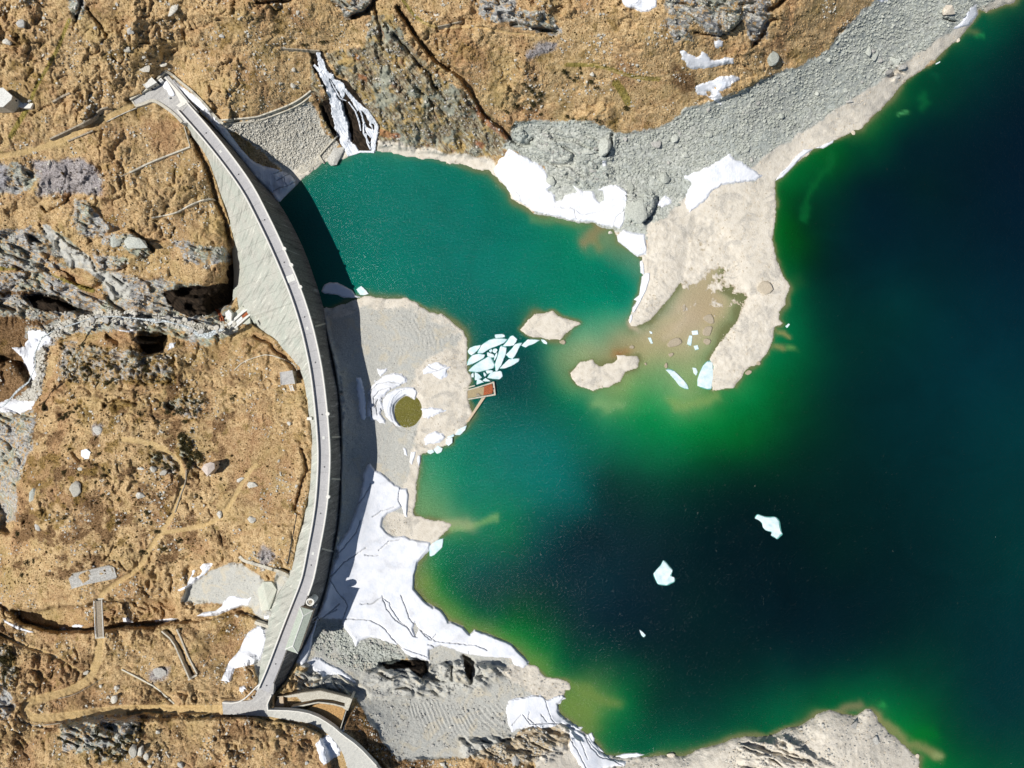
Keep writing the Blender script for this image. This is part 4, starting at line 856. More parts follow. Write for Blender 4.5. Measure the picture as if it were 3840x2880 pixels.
snow(T01(1460,1310,1520,1300,1500,1340,1450,1370), "small snow scrap right of the black hollow", 0.6, 0.9, edge=3)
snow(T02(-40,190,60,130,140,130,250,150,310,140,280,210,180,260,100,250,-40,240), "dirty snow in the gorge at the left edge of the photo", 0.8, 1.1, dirt=.6)
snow(T03(25,370,100,410,200,450,300,485,260,490,150,460,40,400), "snow line on the channel wall at the left edge", 0.5, 0.9, rag=.6, edge=2)
snow(T03(510,450,560,440,575,465,540,470), "tiny snow fleck left of the footbridge channel", 0.5, 0.8, rag=.5, edge=2)
snow(T03(620,430,660,415,725,425,700,448,630,450), "small snow block just left of the footbridge", 0.8, 0.8, rag=.6, edge=2)
snow(T03(1060,360,1110,355,1130,385,1160,400,1110,410,1065,400), "snow lump right of the footbridge shadow", 0.8, 0.8, rag=.6, edge=2)
snow(T03(1335,385,1400,375,1480,365,1535,365,1510,385,1400,400,1345,400), "long snow bar in the channel right of the footbridge", 0.7, 0.9, rag=.6, edge=2)
snow(Z5(115,700,280,620,290,570,370,420,370,370,410,350,430,380,400,440,370,490,440,480,520,430,550,380,500,310,560,250,650,230,730,245,700,300,640,390,560,460,480,530,370,610,300,660,170,725,130,720), "hooked snow patch on the upper rim of the gravel fan", 0.8, 0.9, rag=.8)
snow(Z5(440,1150,560,1090,780,1060,880,980,920,890,1010,810,1120,805,1240,840,1330,855,1395,820,1380,900,1340,970,1250,970,1180,1000,1060,1040,900,1100,800,1150,600,1160), "shark-fin snow patch at the foot of the gravel fan", 0.9, 0.9, rag=.8)
snow(O(537,1364,552,1355,565,1350,573,1360,575,1385,570,1405,562,1425,553,1432,545,1436,530,1440,507,1444,500,1469,495,1474,477,1470,487,1449,495,1429,507,1416,517,1404,527,1381), "tall snow patch beside the dam's south-west foot", 0.9, 0.9, rag=.8)
snow(T03(2070,960,2110,945,2130,970,2090,1010,2065,990), "small round snow patch beside the south plaza wall", 0.7, 0.8, rag=.5, edge=3)
snow(T13(520,1450,560,1400,600,1370,650,1380,690,1420,735,1500,730,1545,680,1570,640,1600,600,1630,580,1640,540,1560), "white snow patch beside the road at the bottom", 0.9, 0.9)
link("snow_patch", plate("snow_patch", smooth(Z1(820,450,900,330,940,370,1000,480,1060,580,1075,640,1040,665,960,650,930,580,910,530,860,510), 2), 29.55, .7, M_SNOW, None, .12), label="teardrop of snow on the north yard of the dam", cat="snow patch")
snow(T20(780,1390,815,1385,820,1430,780,1440), "tiny snow square alone on the grey scree", 0.5, 0.8, rag=.6, edge=2)
snow(T21(1250,120,1260,80,1320,30,1380,60,1380,100,1290,135), "small snow patch between the grey outcrop and the peninsula", 0.6, 0.9)
snow(T13(70,345,115,340,110,375,70,370), "snow fleck beside the spillway gutter", 0.6, 0.7, rag=.3, edge=2)
snow(T12(700,580,740,560,800,600,790,640,750,660,700,620), "pale blue ice plate in the small pool on the knoll", 0.3, 0.8, rag=.3, edge=1.5, name="pool_ice", cat="ice") if False else None
_fi = NT_("pool_ice", .4, .4); _fi.b.inputs["Base Color"].default_value = srgb(176, 188, 200); flat_ice = _fi.m
link("pool_ice", plate("pool_ice", T02(700,575,745,560,800,602,790,640,750,662,700,622), float(tz(*T02(745,610)[0])) + 0.9, 0.6, flat_ice), label="pale blue ice plate in the small pool on the knoll", cat="ice")

_r = NT_('submerged_ice', .3, .4); _r.b.inputs['Base Color'].default_value = srgb(96, 168, 158); M_RIM = _r.m
FLOES = [
 (Z4(1080,415,1230,400,1290,425,1290,465,1180,480,1100,485), "small oblong ice floe at the top of the floe jam"),
 (Z4(720,800,800,640,970,520,1130,490,1340,510,1280,580,1130,650,960,710,830,800), "longest blade-shaped ice floe in the jam, near its upper edge"),
 (Z4(520,760,560,690,660,650,790,630,770,680,680,780,600,845,550,810), "rounded ice floe at the left upper end of the jam, by the delta shore"),
 (Z4(500,1060,540,920,620,840,740,810,880,830,850,900,760,950,640,1010), "egg-shaped ice floe against the delta shore in the jam's left middle"),
 (Z4(530,1165,660,1040,860,920,950,870,1000,880,1040,970,1080,1040,1050,1110,900,1150,740,1190,640,1180), "largest ice floe of the jam, at its centre left"),
 (Z4(1245,655,1340,550,1400,450,1460,430,1550,510,1530,560,1480,630,1400,650), "wedge ice floe at the jam's upper right"),
 (Z4(1310,830,1440,700,1500,610,1650,580,1590,680,1510,840,1450,920,1370,890,1340,850), "zigzag ice floe on the jam's right side"),
 (Z4(1085,1030,1140,860,1190,670,1220,650,1330,690,1310,820,1260,930,1210,1060,1130,1170,1100,1160), "upright bar-shaped ice floe in the middle of the jam"),
 (Z4(1180,1120,1260,1030,1380,920,1590,910,1580,970,1430,1060,1300,1110), "pointed ice floe at the jam's right lower edge"),
 (Z4(1630,640,1770,510,2020,525,1900,600,1780,640,1720,680), "slim ice floe drifting just below the small round island"),
 (Z4(2040,510,2100,520,2170,580,2165,615,2100,600,2060,560), "little ice floe touching the lower shore of the small round island"),
 (Z4(960,750,1010,710,1030,740,1000,790), "tiny ice chip left of the round chip inside the jam"),
 (Z4(1030,760,1050,710,1110,700,1140,730,1110,790,1070,800), "small round ice chip inside the jam"),
 (Z4(920,790,940,780,1060,830,1070,880,1030,890,930,860), "flat ice chip below the round chip inside the jam"),
 (Z4(1060,960,1070,860,1130,780,1130,840,1090,930), "narrow ice sliver left of the upright floe"),
 (Z4(890,1160,1000,1150,1055,1170,1000,1210,920,1225), "small ice floe directly under the jam's largest floe"),
 (Z4(920,1310,1010,1190,1200,1165,1230,1190,1245,1280,1180,1340,1040,1330), "blunt fist-shaped ice floe at the jam's lower right"),
 (Z4(665,1190,720,1210,820,1300,740,1350,670,1360), "triangular ice floe at the jam's lower left"),
 (Z4(840,1200,870,1200,910,1250,870,1290,850,1250), "tiny ice shard between the two lower floes"),
 (Z4(820,1370,890,1310,990,1380,900,1385), "little flat triangle of ice above the rusty intake box"),
 (Z4(590,1240,640,1200,645,1300,600,1300), "small ice lump left of the triangular floe"),
 (Z4(710,1350,760,1340,860,1400,700,1450), "ice scrap wedged against the intake box's upper wall"),
 (Z7(640,930,700,930,750,950,850,1050,900,1110,920,1165,870,1160,810,1130,740,1040), "long spindle ice floe on the green shallows below the peninsula"),
 (Z7(1030,1050,1060,960,1100,880,1150,830,1210,840,1220,1000,1200,1160,1150,1165,1030,1130), "big white ice block leaning on the peninsula's lower left shore"),
 (Z7(965,905,1010,910,1030,960,1010,1005,980,970), "small ice chip just left of the big white ice block"),
 (Z7(900,620,910,570,930,510,965,520,950,640), "narrow bluish ice bar in the shallows of the peninsula"),
 (Z7(955,460,1030,450,1040,500,970,510), "bluish ice cube above the narrow ice bar in the shallows"),
 (Z7(980,640,1030,630,1045,680,1000,695), "bluish ice cube below the narrow ice bar in the shallows"),
 (Z7(420,540,460,540,485,610,460,615), "small ice wedge in the tan shallows between island and peninsula"),
 (Z7(440,460,475,470,475,495,450,490), "tiny ice fleck above the small wedge in the tan shallows"),
 (O(1631,1120,1636,1113,1640,1112,1652,1117,1663,1118,1675,1117,1683,1126,1684,1136,1687,1148,1690,1153,1684,1158,1678,1164,1672,1159,1666,1157,1668,1149,1655,1146,1649,1140,1647,1130,1640,1124), "ragged ice floe alone far out on the dark lake, right one of the pair"),
 (O(1412,1240,1420,1230,1428,1222,1433,1211,1440,1217,1447,1226,1453,1232,1448,1244,1457,1248,1457,1256,1448,1260,1441,1264,1430,1263,1421,1261,1416,1250), "heart-shaped ice floe on the dark lake, left one of the pair"),
 (T23(1102,465,1130,485,1155,510,1150,520,1135,530,1118,512), "tiny ice floe alone in the dark lake below the heart-shaped one"),
 (T11(865,840,910,810,945,845,975,880,940,890,900,890), "bright angular ice floe at the edge of the dam's shadow"),
 (Z6(1470,790,1540,780,1540,830,1500,865,1470,840), "squarish ice floe off the delta's lower shore"),
 (Z6(1565,750,1600,690,1690,650,1670,700,1620,750), "leaf-shaped ice floe at the end of the diagonal pier wall"),
 (Z6(1345,880,1380,855,1440,890,1420,930,1380,945,1350,915), "lumpy ice floe below the delta's lower snow patch"),
 (Z6(1285,905,1340,900,1350,930,1310,950,1280,935), "small ice floe left of the lumpy one below the delta"),
 (Z6(1480,770,1550,740,1560,760,1500,790), "thin ice sliver between the leaf-shaped and squarish floes"),
 (T12(1500,1400,1560,1350,1620,1335,1610,1410,1540,1480,1500,1490), "ice slab tilted off the tan spit's lower shore"),
 (T31(150,1160,180,1135,190,1145,165,1175), "tiny ice splinter off the peninsula's east shore"),
 (T30(1450,548,1488,528,1488,538,1455,556), "tiny white ice splinter off the north-east scree shore"),
]
for pts, lab in FLOES:
    big = max(p[0] for p in pts) - min(p[0] for p in pts) > 14
    pp = []
    n = len(pts)
    for i in range(n):                      # broken edge: a jittered point on every long side
        a, b = pts[i], pts[(i + 1) % n]; L = math.hypot(b[0] - a[0], b[1] - a[1]); pp.append(a)
        for k in range(1, int(L / 3.2) + 1):
            t = k / (int(L / 3.2) + 1)
            pp.append((a[0] + (b[0] - a[0]) * t + random.uniform(-.45, .45), a[1] + (b[1] - a[1]) * t + random.uniform(-.45, .45)))
    cu = sum(p[0] for p in pts) / n; cv = sum(p[1] for p in pts) / n
    g = max(0.0, float(tz(cu, cv)))
    zt = g + (0.6 if big else 0.35)
    tilt = random.uniform(-.012, .012)
    me = plate("ice_floe", pp, zt, 1.1, M_FLOE, (lambda u, v: zt + (u - cu) * tilt), 0.05)
    fo = link("ice_floe", me, label=lab, cat="ice floe", group="ice floes in the jam off the delta" if "jam" in lab else None)
    if g < .01:
        ext = [(cu + (a - cu) * 1.07 + random.uniform(-.3, .3), cv + (b - cv) * 1.07 + random.uniform(-.3, .3)) for a, b in pts]
        link("submerged_rim", plate("submerged_rim", smooth(ext, 2), 0.03, .6, M_RIM), parent=fo)

# ------------------------------------------------------------------ concrete
def concrete(name, lo, mid, hi, streak=0.0, rot=0.0, green=0.0, island=True):
    s = NT_(name, 0.85, 0.25)
    n1 = s.noise(0.10, 4, 0.6); n3 = s.noise(1.5, 4, 0.65)
    c = s.ramp(n3, [(0.3, lo), (0.5, mid), (0.7, hi)])
    if streak:
        st = s.noise(0.55, 4, 0.65, s.mapped((0.10, 1.2, 0.1), rot))
        c = s.mix(s.ramp(st, [(0.30, (streak,) * 3 + (1,)), (0.48, (0, 0, 0, 1))]), c, tuple(x * 0.45 for x in lo[:3]) + (1,))
        c = s.mix(s.ramp(st, [(0.60, (0, 0, 0, 1)), (0.66, (streak,) * 3 + (1,))]), c, tuple(min(.8, x * 1.25) for x in hi[:3]) + (1,))
    if green:
        c = s.mix(s.ramp(n1, [(0.42, (0, 0, 0, 1)), (0.62, (green,) * 3 + (1,))]), c, srgb(168, 182, 170))
    if island:
        inf = s.n.new("ShaderNodeObjectInfo")
        c = s.mix(s.math('MULTIPLY', inf.outputs["Random"], 0.12), c, tuple(x * 0.55 for x in mid[:3]) + (1,))
    s.color(c); s.bump(n3, 0.25, 0.1)
    return s.m
M_DFACE = concrete("downstream_concrete", srgb(160, 161, 152), srgb(186, 186, 176), srgb(202, 201, 190), 0.8, math.radians(35), 0.3)
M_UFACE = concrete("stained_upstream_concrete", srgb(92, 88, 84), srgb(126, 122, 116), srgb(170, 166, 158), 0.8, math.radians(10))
M_ROAD = concrete("crest_asphalt", srgb(168, 167, 168), srgb(180, 179, 179), srgb(190, 188, 188), 0.12, math.radians(70))
M_PARA = concrete("parapet_concrete", srgb(216, 213, 204), srgb(228, 225, 216), srgb(234, 232, 224), island=False)
M_YARD = concrete("yard_concrete", srgb(158, 156, 154), srgb(180, 178, 174), srgb(196, 194, 188), 0.25, 0.7, island=False)
M_BROAD = concrete("pale_road_concrete", srgb(176, 176, 170), srgb(196, 195, 187), srgb(208, 206, 196), 0.2, 0.9, island=False)
M_WALL = concrete("old_wall_concrete", srgb(168, 162, 146), srgb(194, 188, 172), srgb(208, 204, 190), 0.2, 0.4, island=False)
M_STONE = concrete("dry_stone", srgb(110, 100, 86), srgb(150, 140, 122), srgb(182, 174, 158), island=False)
M_SLAB = concrete("spillway_concrete", srgb(184, 182, 168), srgb(202, 200, 186), srgb(214, 212, 198), 0.3, math.radians(60), 0.4, island=False)
def flat(name, c, rough=0.7, metal=0.0, var=0.12):
    s = NT_(name, rough, 0.3); s.b.inputs["Metallic"].default_value = metal
    n = s.noise(1.6, 4, 0.65)
    s.color(s.ramp(n, [(0.3, tuple(x * (1 - var * 2) for x in c[:3]) + (1,)), (0.7, tuple(min(.85, x * (1 + var)) for x in c[:3]) + (1,))]))
    s.bump(n, 0.2, 0.05); return s.m
M_DARKMETAL = flat("dark_painted_steel", srgb(48, 50, 54)); M_RUST = flat("rust", srgb(170, 96, 62), 0.9, 0, 0.3)
M_ROOF = flat("grey_green_roof", srgb(178, 186, 172)); M_ROOFW = flat("pale_tin_roof", srgb(220, 220, 214)); M_WHITE = flat("white_paint", srgb(226, 226, 222))
M_WOOD = flat("weathered_planks", srgb(158, 146, 128), 0.9, 0, 0.2); M_GLASS = flat("dark_window", srgb(24, 28, 34), 0.15); M_TAN = flat("tan_plaster", srgb(196, 176, 150)); M_ROOFP = flat("pinkish_tower_roof", srgb(206, 192, 180))
M_STEEL = flat("galvanised_steel", srgb(176, 178, 180), 0.5, 0.3)

def ring_mesh(name, rings, mat, close_ends=True, smooth_=False):
    """loft equal-length closed rings of world points"""
    n = len(rings[0]); V = [p for r in rings for p in r]; F = []
    for k in range(len(rings) - 1):
        for i in range(n):
            j = (i + 1) % n
            F.append((k * n + i, k * n + j, (k + 1) * n + j, (k + 1) * n + i))
    if close_ends: F += [list(range(n))[::-1], [(len(rings) - 1) * n + i for i in range(n)]]
    me = bpy.data.meshes.new(name); me.from_pydata(V, [], F)
    import bmesh
    bm = bmesh.new(); bm.from_mesh(me); bmesh.ops.recalc_face_normals(bm, faces=bm.faces); bm.to_mesh(me); bm.free()
    if mat: me.materials.append(mat)
    return me
def OFF(i, off, z, shift=0.0):
    """world point beside station i of the crest, off in survey units towards downstream (+)"""
    u, v = C[i] + nor[i] * off + tan[i] * shift
    x0, y0, _ = W(u, v, ZC); return (x0, y0, z)
# local frame on the crest in true metres
CW = np.array([W(C[i, 0], C[i, 1], ZC)[:2] for i in range(NST)])
TW = np.gradient(CW, axis=0); TW /= np.hypot(TW[:, 0], TW[:, 1])[:, None]
NW = np.c_[TW[:, 1], -TW[:, 0]]; NW = np.where(NW[:, :1] > 0, -NW, NW)
U1 = K * (1 - ZC / H)
def XS(i, off, z):      # off in survey units at crest scale
    p = CW[i] + NW[i] * off * U1
    return (p[0], p[1], z)
dam = empty("dam", (CW[NST // 2][0], CW[NST // 2][1], 0), "long curved concrete gravity dam with a grey road along its crest", "dam")
def rel(o): # parent while keeping place
    o.location = (-dam.location.x, -dam.location.y, -dam.location.z) if o.parent == dam else o.location
    return o
def dpart(name, me, mat=None): return rel(link(name, me, mat, parent=dam))
# core body
rings = []
for i in range(0, NST):
    lf = W(LF[i, 0], LF[i, 1], LZ[i]); rf = W(RF[i, 0], RF[i, 1], RZ[i])
    tl, tr = XS(i, 15.6, ZC - 0.6), XS(i, -10.0, ZC - 0.6)
    ex = (lf[0] - tl[0], lf[1] - tl[1]); ez = lf[2] - tl[2]
    k = (lf[2] - 6 - tl[2]) / min(ez, -0.5)
    inn = 0.35
    def shrink(p, c, m):
        dx, dy = c[0] - p[0], c[1] - p[1]; L = math.hypot(dx, dy) + 1e-6
        return (p[0] + dx / L * m, p[1] + dy / L * m, p[2])
    cc = CW[i]
    rings.append([shrink(tl, cc, inn), shrink(lf, cc, inn), shrink((lf[0], lf[1], lf[2] - 6), cc, 0), shrink((rf[0], rf[1], rf[2] - 6), cc, 0), shrink(rf, cc, inn), shrink(tr, cc, inn)])
dpart("dam_core", ring_mesh("dam_core", rings, concrete("core_concrete", srgb(120, 120, 114), srgb(140, 140, 134), srgb(150, 150, 144), island=False)))
GAP = 0.035
def lerp3(a, b, t): return tuple(a[k] + (b[k] - a[k]) * t for k in range(3))
def panel(name, A, B, lo, hi, mat, th, fa=0.0, fb=0.0):
    """A(i), B(i): top and foot points; block from station lo to hi, thickness th outward d(i)"""
    rings = []
    for i in range(lo, hi + 1):
        a, b, n = A(i), B(i), th(i)
        if i == lo or i == hi:
            s = GAP if i == lo else -GAP
            a = (a[0] + TW[i][0] * s, a[1] + TW[i][1] * s, a[2]); b = (b[0] + TW[i][0] * s, b[1] + TW[i][1] * s, b[2])
        rings.append([a, b, (b[0] + n[0], b[1] + n[1], b[2] + n[2]), (a[0] + n[0], a[1] + n[1], a[2] + n[2])])
    return ring_mesh(name, rings, mat)
for s in range(NSEG):
    lo, hi = s * SUB, (s + 1) * SUB
    jit = random.uniform(0, 0.06)
    dpart("downstream_panel", panel("downstream_panel", lambda i: XS(i, 16.6, ZC - 0.35), lambda i: (lambda t, f: lerp3(t, f, 1.12))(XS(i, 16.6, ZC - 0.35), W(LF[i, 0], LF[i, 1], LZ[i])),
          lo, hi, M_DFACE, lambda i: (-NW[i][0] * (0.5 + jit), -NW[i][1] * (0.5 + jit), -0.3)))
    dpart("upstream_panel", panel("upstream_panel", lambda i: XS(i, -10.6, ZC - 0.25), lambda i: (lambda t, f: lerp3(t, f, 1.12))(XS(i, -10.6, ZC - 0.25), W(RF[i, 0], RF[i, 1], RZ[i])),
          lo, hi, M_UFACE, lambda i: (NW[i][0] * (0.4 + jit), NW[i][1] * (0.4 + jit), 0)))
    dpart("road_slab", panel("road_slab", lambda i: XS(i, 14.2, ZC), lambda i: XS(i, -8.6, ZC), lo, hi, M_ROAD, lambda i: (0, 0, -0.45)))
def strip(name, lo, hi, o1, o2, z0, z1, mat):
    rings = [[XS(i, o1, z0), XS(i, o2, z0), XS(i, o2, z1), XS(i, o1, z1)] for i in range(lo, hi + 1)]
    return dpart(name, ring_mesh(name, rings, mat))
for s in range(0, NSEG, 3):                     # parapets in lengths
    lo, hi = s * SUB, min((s + 3) * SUB, NST - 1)
    rr = [[XS(i, a, z) for a, z in ((16.9, ZC - 0.4), (14.1, ZC - 0.4), (14.1, ZC + 1.45), (16.9, ZC + 1.45))] for i in range(lo, hi + 1)]
    dpart("parapet", ring_mesh("parapet", rr, M_PARA))
    if hi <= 92 or lo >= 105:
        rr = [[XS(i, a, z) for a, z in ((-8.4, ZC - 0.4), (-11.2, ZC - 0.4), (-11.2, ZC + 1.1), (-8.4, ZC + 1.1))] for i in range(lo, hi + 1)]
        dpart("parapet", ring_mesh("parapet", rr, M_PARA))
def near_station(u, v): return int(np.argmin((C[:, 0] - u) ** 2 + (C[:, 1] - v) ** 2))
def box_me(name, w, d, h, mat, z0=0.0, taper=1.0):
    V = [(-w / 2, -d / 2, z0), (w / 2, -d / 2, z0), (w / 2, d / 2, z0), (-w / 2, d / 2, z0)]
    V += [(x * taper, y * taper, z0 + h) for x, y, _ in V]
    F = [(3, 2, 1, 0), (4, 5, 6, 7), (0, 1, 5, 4), (1, 2, 6, 5), (2, 3, 7, 6), (3, 0, 4, 7)]
    me = bpy.data.meshes.new(name); me.from_pydata(V, [], F)
    if mat: me.materials.append(mat)
    return me
def cyl_me(name, r, h, mat, n=16, r2=None, z0=0.0):
    r2 = r if r2 is None else r2
    V = [(r * math.cos(2 * math.pi * i / n), r * math.sin(2 * math.pi * i / n), z0) for i in range(n)] + [(r2 * math.cos(2 * math.pi * i / n), r2 * math.sin(2 * math.pi * i / n), z0 + h) for i in range(n)]
    F = [list(range(n))[::-1], [n + i for i in range(n)]] + [(i, (i + 1) % n, n + (i + 1) % n, n + i) for i in range(n)]
    me = bpy.data.meshes.new(name); me.from_pydata(V, [], F)
    if mat: me.materials.append(mat)
    return me
# round bays on the upstream parapet, drain lids and hatches on the road
bay = cyl_me("parapet_bay", 1.0, 1.5, M_PARA, 14)
for u, v in O(622,540, 634,572, 651,622, 716,892, 711,1076):
    i = near_station(u, v); o = link("parapet_bay", bay, parent=dam); p = XS(i, -10.6, ZC - 0.3); o.location = (p[0] - dam.location.x, p[1] - dam.location.y, p[2])
drain = cyl_me("drain_lid", 0.38, 0.06, M_DARKMETAL, 10, z0=0.0)
hatch = box_me("hatch", 2.0, 3.0, 0.12, M_ROOFW)
for k, (u, v) in enumerate(T00(1775,1140,2035,1525) + T11(55,245,240,630,400,1070,500,1475) + T12(565,250,585,715,550,1125,470,1565) + T13(105,945,185,775)):
    i = near_station(u, v); o = link("drain_lid", drain, parent=dam); p = XS(i, 2.0, ZC + 0.005); o.location = (p[0] - dam.location.x, p[1] - dam.location.y, p[2])
for u, v, w in [(626, 603, 0), (666, 712, 1), (700, 940, 1), (679, 1199, 1), (481, 330, 1)]:
    i = near_station(u, v); o = link("hatch", hatch, parent=dam); p = XS(i, 3.0, ZC + 0.005); o.location = (p[0] - dam.location.x, p[1] - dam.location.y, p[2])
    o.rotation_euler[2] = math.atan2(TW[i][1], TW[i][0]) + math.pi / 2; o.scale = (0.6, 0.5, 1) if w else (2.2, 1.2, 1.6)
# vertical joint ledges on the upstream side
for u, v in O(666,712, 716,942, 690,1190, 713,1040):
    i = near_station(u, v); a = XS(i, -11.4, ZC - 1); b = W(RF[i, 0], RF[i, 1], RZ[i] - 1)
    t = TW[i] * 0.45; n = -NW[i] * 0.55
    r = [[(p[0] - t[0], p[1] - t[1], p[2]), (p[0] + t[0], p[1] + t[1], p[2]), (p[0] + t[0] + n[0], p[1] + t[1] + n[1], p[2]), (p[0] - t[0] + n[0], p[1] - t[1] + n[1], p[2])] for p in (a, b)]
    dpart("joint_rib", ring_mesh("joint_rib", r, M_WALL))

# ------------------------------------------------------------------ walls
def wall(pts, w, h, label, mat=None, name="retaining_wall", cat="wall", ztop=None, depth=3.0, step=5.0, sm=1, group=None, parent=None):
    P = smooth(pts, sm, False) if sm else pts
    L = sum(math.hypot(b[0] - a[0], b[1] - a[1]) for a, b in zip(P[:-1], P[1:]))
    P = resample(P, max(2, int(L / step) + 1))
    t = np.gradient(P, axis=0); t /= np.hypot(t[:, 0], t[:, 1])[:, None] + 1e-9; n = np.c_[-t[:, 1], t[:, 0]]
    rings = []
    for i in range(len(P)):
        if ztop is None:
            zz = max(float(tz(*(P[i] + n[i] * s))) for s in (-w * 0.6, 0, w * 0.6)) + h
        elif callable(ztop): zz = ztop(i / (len(P) - 1))
        else: zz = ztop
        a = P[i] + n[i] * w / 2; b = P[i] - n[i] * w / 2
        A, B = W(a[0], a[1], zz), W(b[0], b[1], zz)
        rings.append([A, B, (B[0], B[1], zz - depth), (A[0], A[1], zz - depth)])
    me = ring_mesh(name, rings, mat or M_WALL)
    return link(name, me, label=label, cat=cat, group=group) if parent is None else link(name, me, parent=parent)
wall(T00(1120,1490,1300,1400,1480,1330,1640,1268), 3.2, 0.7, "pale straight wall running up to the dam's north end across dry grass")
wall(T00(980,1562,1060,1515,1120,1490), 2.2, 0.2, "dark low end of the straight wall below the dam's north end", M_STONE)
wall(T01(1310,222,1480,192,1560,160,1650,105,1780,58,1860,62), 2.6, 0.6, "curved grey wall bending towards the dam's downstream face")
wall(T00(1590,1095,1615,1180,1640,1262), 1.5, 0.5, "thin pale kerb between grass slope and dam below the north yard")
wall(T00(430,1200,600,1120,800,1020,840,985), 3.4, 1.3, "long dark stone wall above the green track at the upper left", M_STONE, "stone_wall")
wall(T00(830,975,870,940,930,925), 3.2, 1.6, "short broken wall stub above the green track", M_STONE, "stone_wall")
wall(T00(920,1052,1040,990,1180,930), 1.6, 0.5, "thin pale kerb wall below the green track beside the north yard")
wall(T00(585,1218,680,1180,800,1128), 3.0, 0.6, "short grey wall below the green track", M_STONE, "stone_wall")
wall(T00(450,880,540,830,600,802), 4.0, 0.8, "stubby grey wall on the slope left of the north yard", M_STONE, "stone_wall")
wall(T00(1890,1038,2212,1012)+T10(60,990,150,958,300,900,400,840,472,782), 3.0, 1.0, "outer wall of the old curved channel left of the waterfall")
wall(T00(1930,1068,2212,1048)+T10(60,1030,150,998,300,940,410,880,478,820), 2.6, 0.2, "inner wall of the old curved channel left of the waterfall")
wall(T10(210,415,380,425,548,436), 2.2, 0.9, "dark low wall at the head of the waterfall", M_STONE, "stone_wall")
wall(T10(1570,228,1680,205,1795,178), 2.0, 0.8, "short dark wall above the footpath at the top", M_STONE, "stone_wall")
wall(T02(1608,740,1604,850,1560,960,1510,1112), 2.2, 0.9, "curved dry stone wall beside the loop track on the knoll", M_STONE, "stone_wall")
wall(O(506,800)+T11(-120,1470,0,1425,100,1400,250,1450,350,1500,352,1552), 1.8, 0.6, "thin white wall curving round the cabin slope beside the dam")
wall(Z5(1185,125,1260,200,1400,240,1700,330,1950,410,2060,490,2150,590,2212,660), 6.5, 0.8, "broad pale spillway wall angling down to the dam from the knoll")
wall(Z5(1450,1265,1560,1300,1720,1350,1800,1450,1890,1570), 6.5, 0.5, "broad pale wall south of the black spillway gutter")
wall(Z5(1230,1090,1350,1130,1450,1180,1600,1200,1740,1250,1800,1320,1880,1440), 3.0, -0.4, "grey inner lining wall of the spillway gutter", M_STONE)
wall(T03(1395,478,1490,560,1560,720,1632,885), 3.0, 0.9, "left wall of the straight chute in the brown meadow")
wall(T03(1525,462,1560,540,1620,690,1702,850), 3.0, 0.9, "right wall of the straight chute in the brown meadow", sm=0)
wall(T03(1625,900,1700,856), 3.5, 0.9, "short end wall closing the straight chute in the brown meadow", sm=0)
wall(T03(1050,808,1200,885,1350,965,1430,1040,1505,1105), 3.0, 0.5, "crumbling pale wall slanting down to the dirt road")
wall(T03(150,1205,190,1260,250,1290,400,1290,540,1270), 1.8, 0.3, "dark kerb wall round the hairpin bend of the dirt road", M_STONE, "stone_wall")
wall(T03(500,1060,640,1030,780,950,890,880), 1.2, 0.3, "thin stone kerb on the inside of the dirt road", M_STONE, "stone_wall")
wall(T00(1425,608,1480,640,1560,710,1640,770,1700,830)+T00(1760,890,1880,1035,1960,1090), 5.0, 1.0, "long pale outer wall of the snowy trench at the dam's north end", depth=7)
wall(T00(1122,858,1200,810,1290,755), 4.0, 0.2, "pale wall closing the north yard on its hillside", ztop=30.4, depth=6)
wall(T00(1340,700,1425,612), 3.5, 0.2, "pale wall between the flat-roofed hut and the trench corner", ztop=30.6, depth=6)
wall(T00(1140,868,1170,915), 3.0, 0.2, "short kerb where the green track meets the north yard", ztop=29.2, depth=3, sm=0)
wall(T00(1170,915,1240,895,1300,868,1340,872,1400,905,1480,965,1530,1010,1570,1055), 6.0, 0.2, "pale curved parapet on the valley side of the north yard", ztop=29.6, depth=12)
wall(T12(350,1130,300,1400,270,1560), 1.2, 0.4, "thin dark rail line on the slope beside the dam's lower part", M_DARKMETAL, "pipe_line", "pipe")
wall(T02(620,1640,800,1600,940,1565), 2.0, 0.4, "upper wall of the ruined hut foundation", M_STONE, "stone_wall")
wall(T02(955,1570,985,1640), 3.0, 0.8, "right end wall of the ruined hut foundation", M_STONE, "stone_wall", sm=0)
wall(T03(600,115,760,65,990,10), 2.0, 0.3, "lower wall of the ruined hut foundation", M_STONE, "stone_wall")
M_RUIN = concrete("ruin_floor", srgb(140, 138, 132), srgb(176, 174, 168), srgb(204, 202, 196), .5, .3, island=False)
link("foundation_slab", plate("foundation_slab", O(148,1250, 160,1238, 236,1222, 246,1226, 252,1246, 250,1250, 190,1262, 155,1272), 0, 1.8, M_RUIN, lambda u, v: tmax(u, v, 5) + 0.1), label="grey stone floor slab of a ruined hut on the knoll", cat="ruin")
# spillway slab in the gravel bowl
def zon(dz): return lambda u, v: float(tz(u, v)) + dz
link("concrete_apron", plate("concrete_apron", Z5(1600,560,1740,560,1830,700,1790,850,1700,1050,1560,1060,1530,900,1500,700), 0, 2.5, M_SLAB, lambda u, v: tmax(u, v, 4) + 0.25), label="large pale concrete apron slab above the spillway gutter", cat="slab")
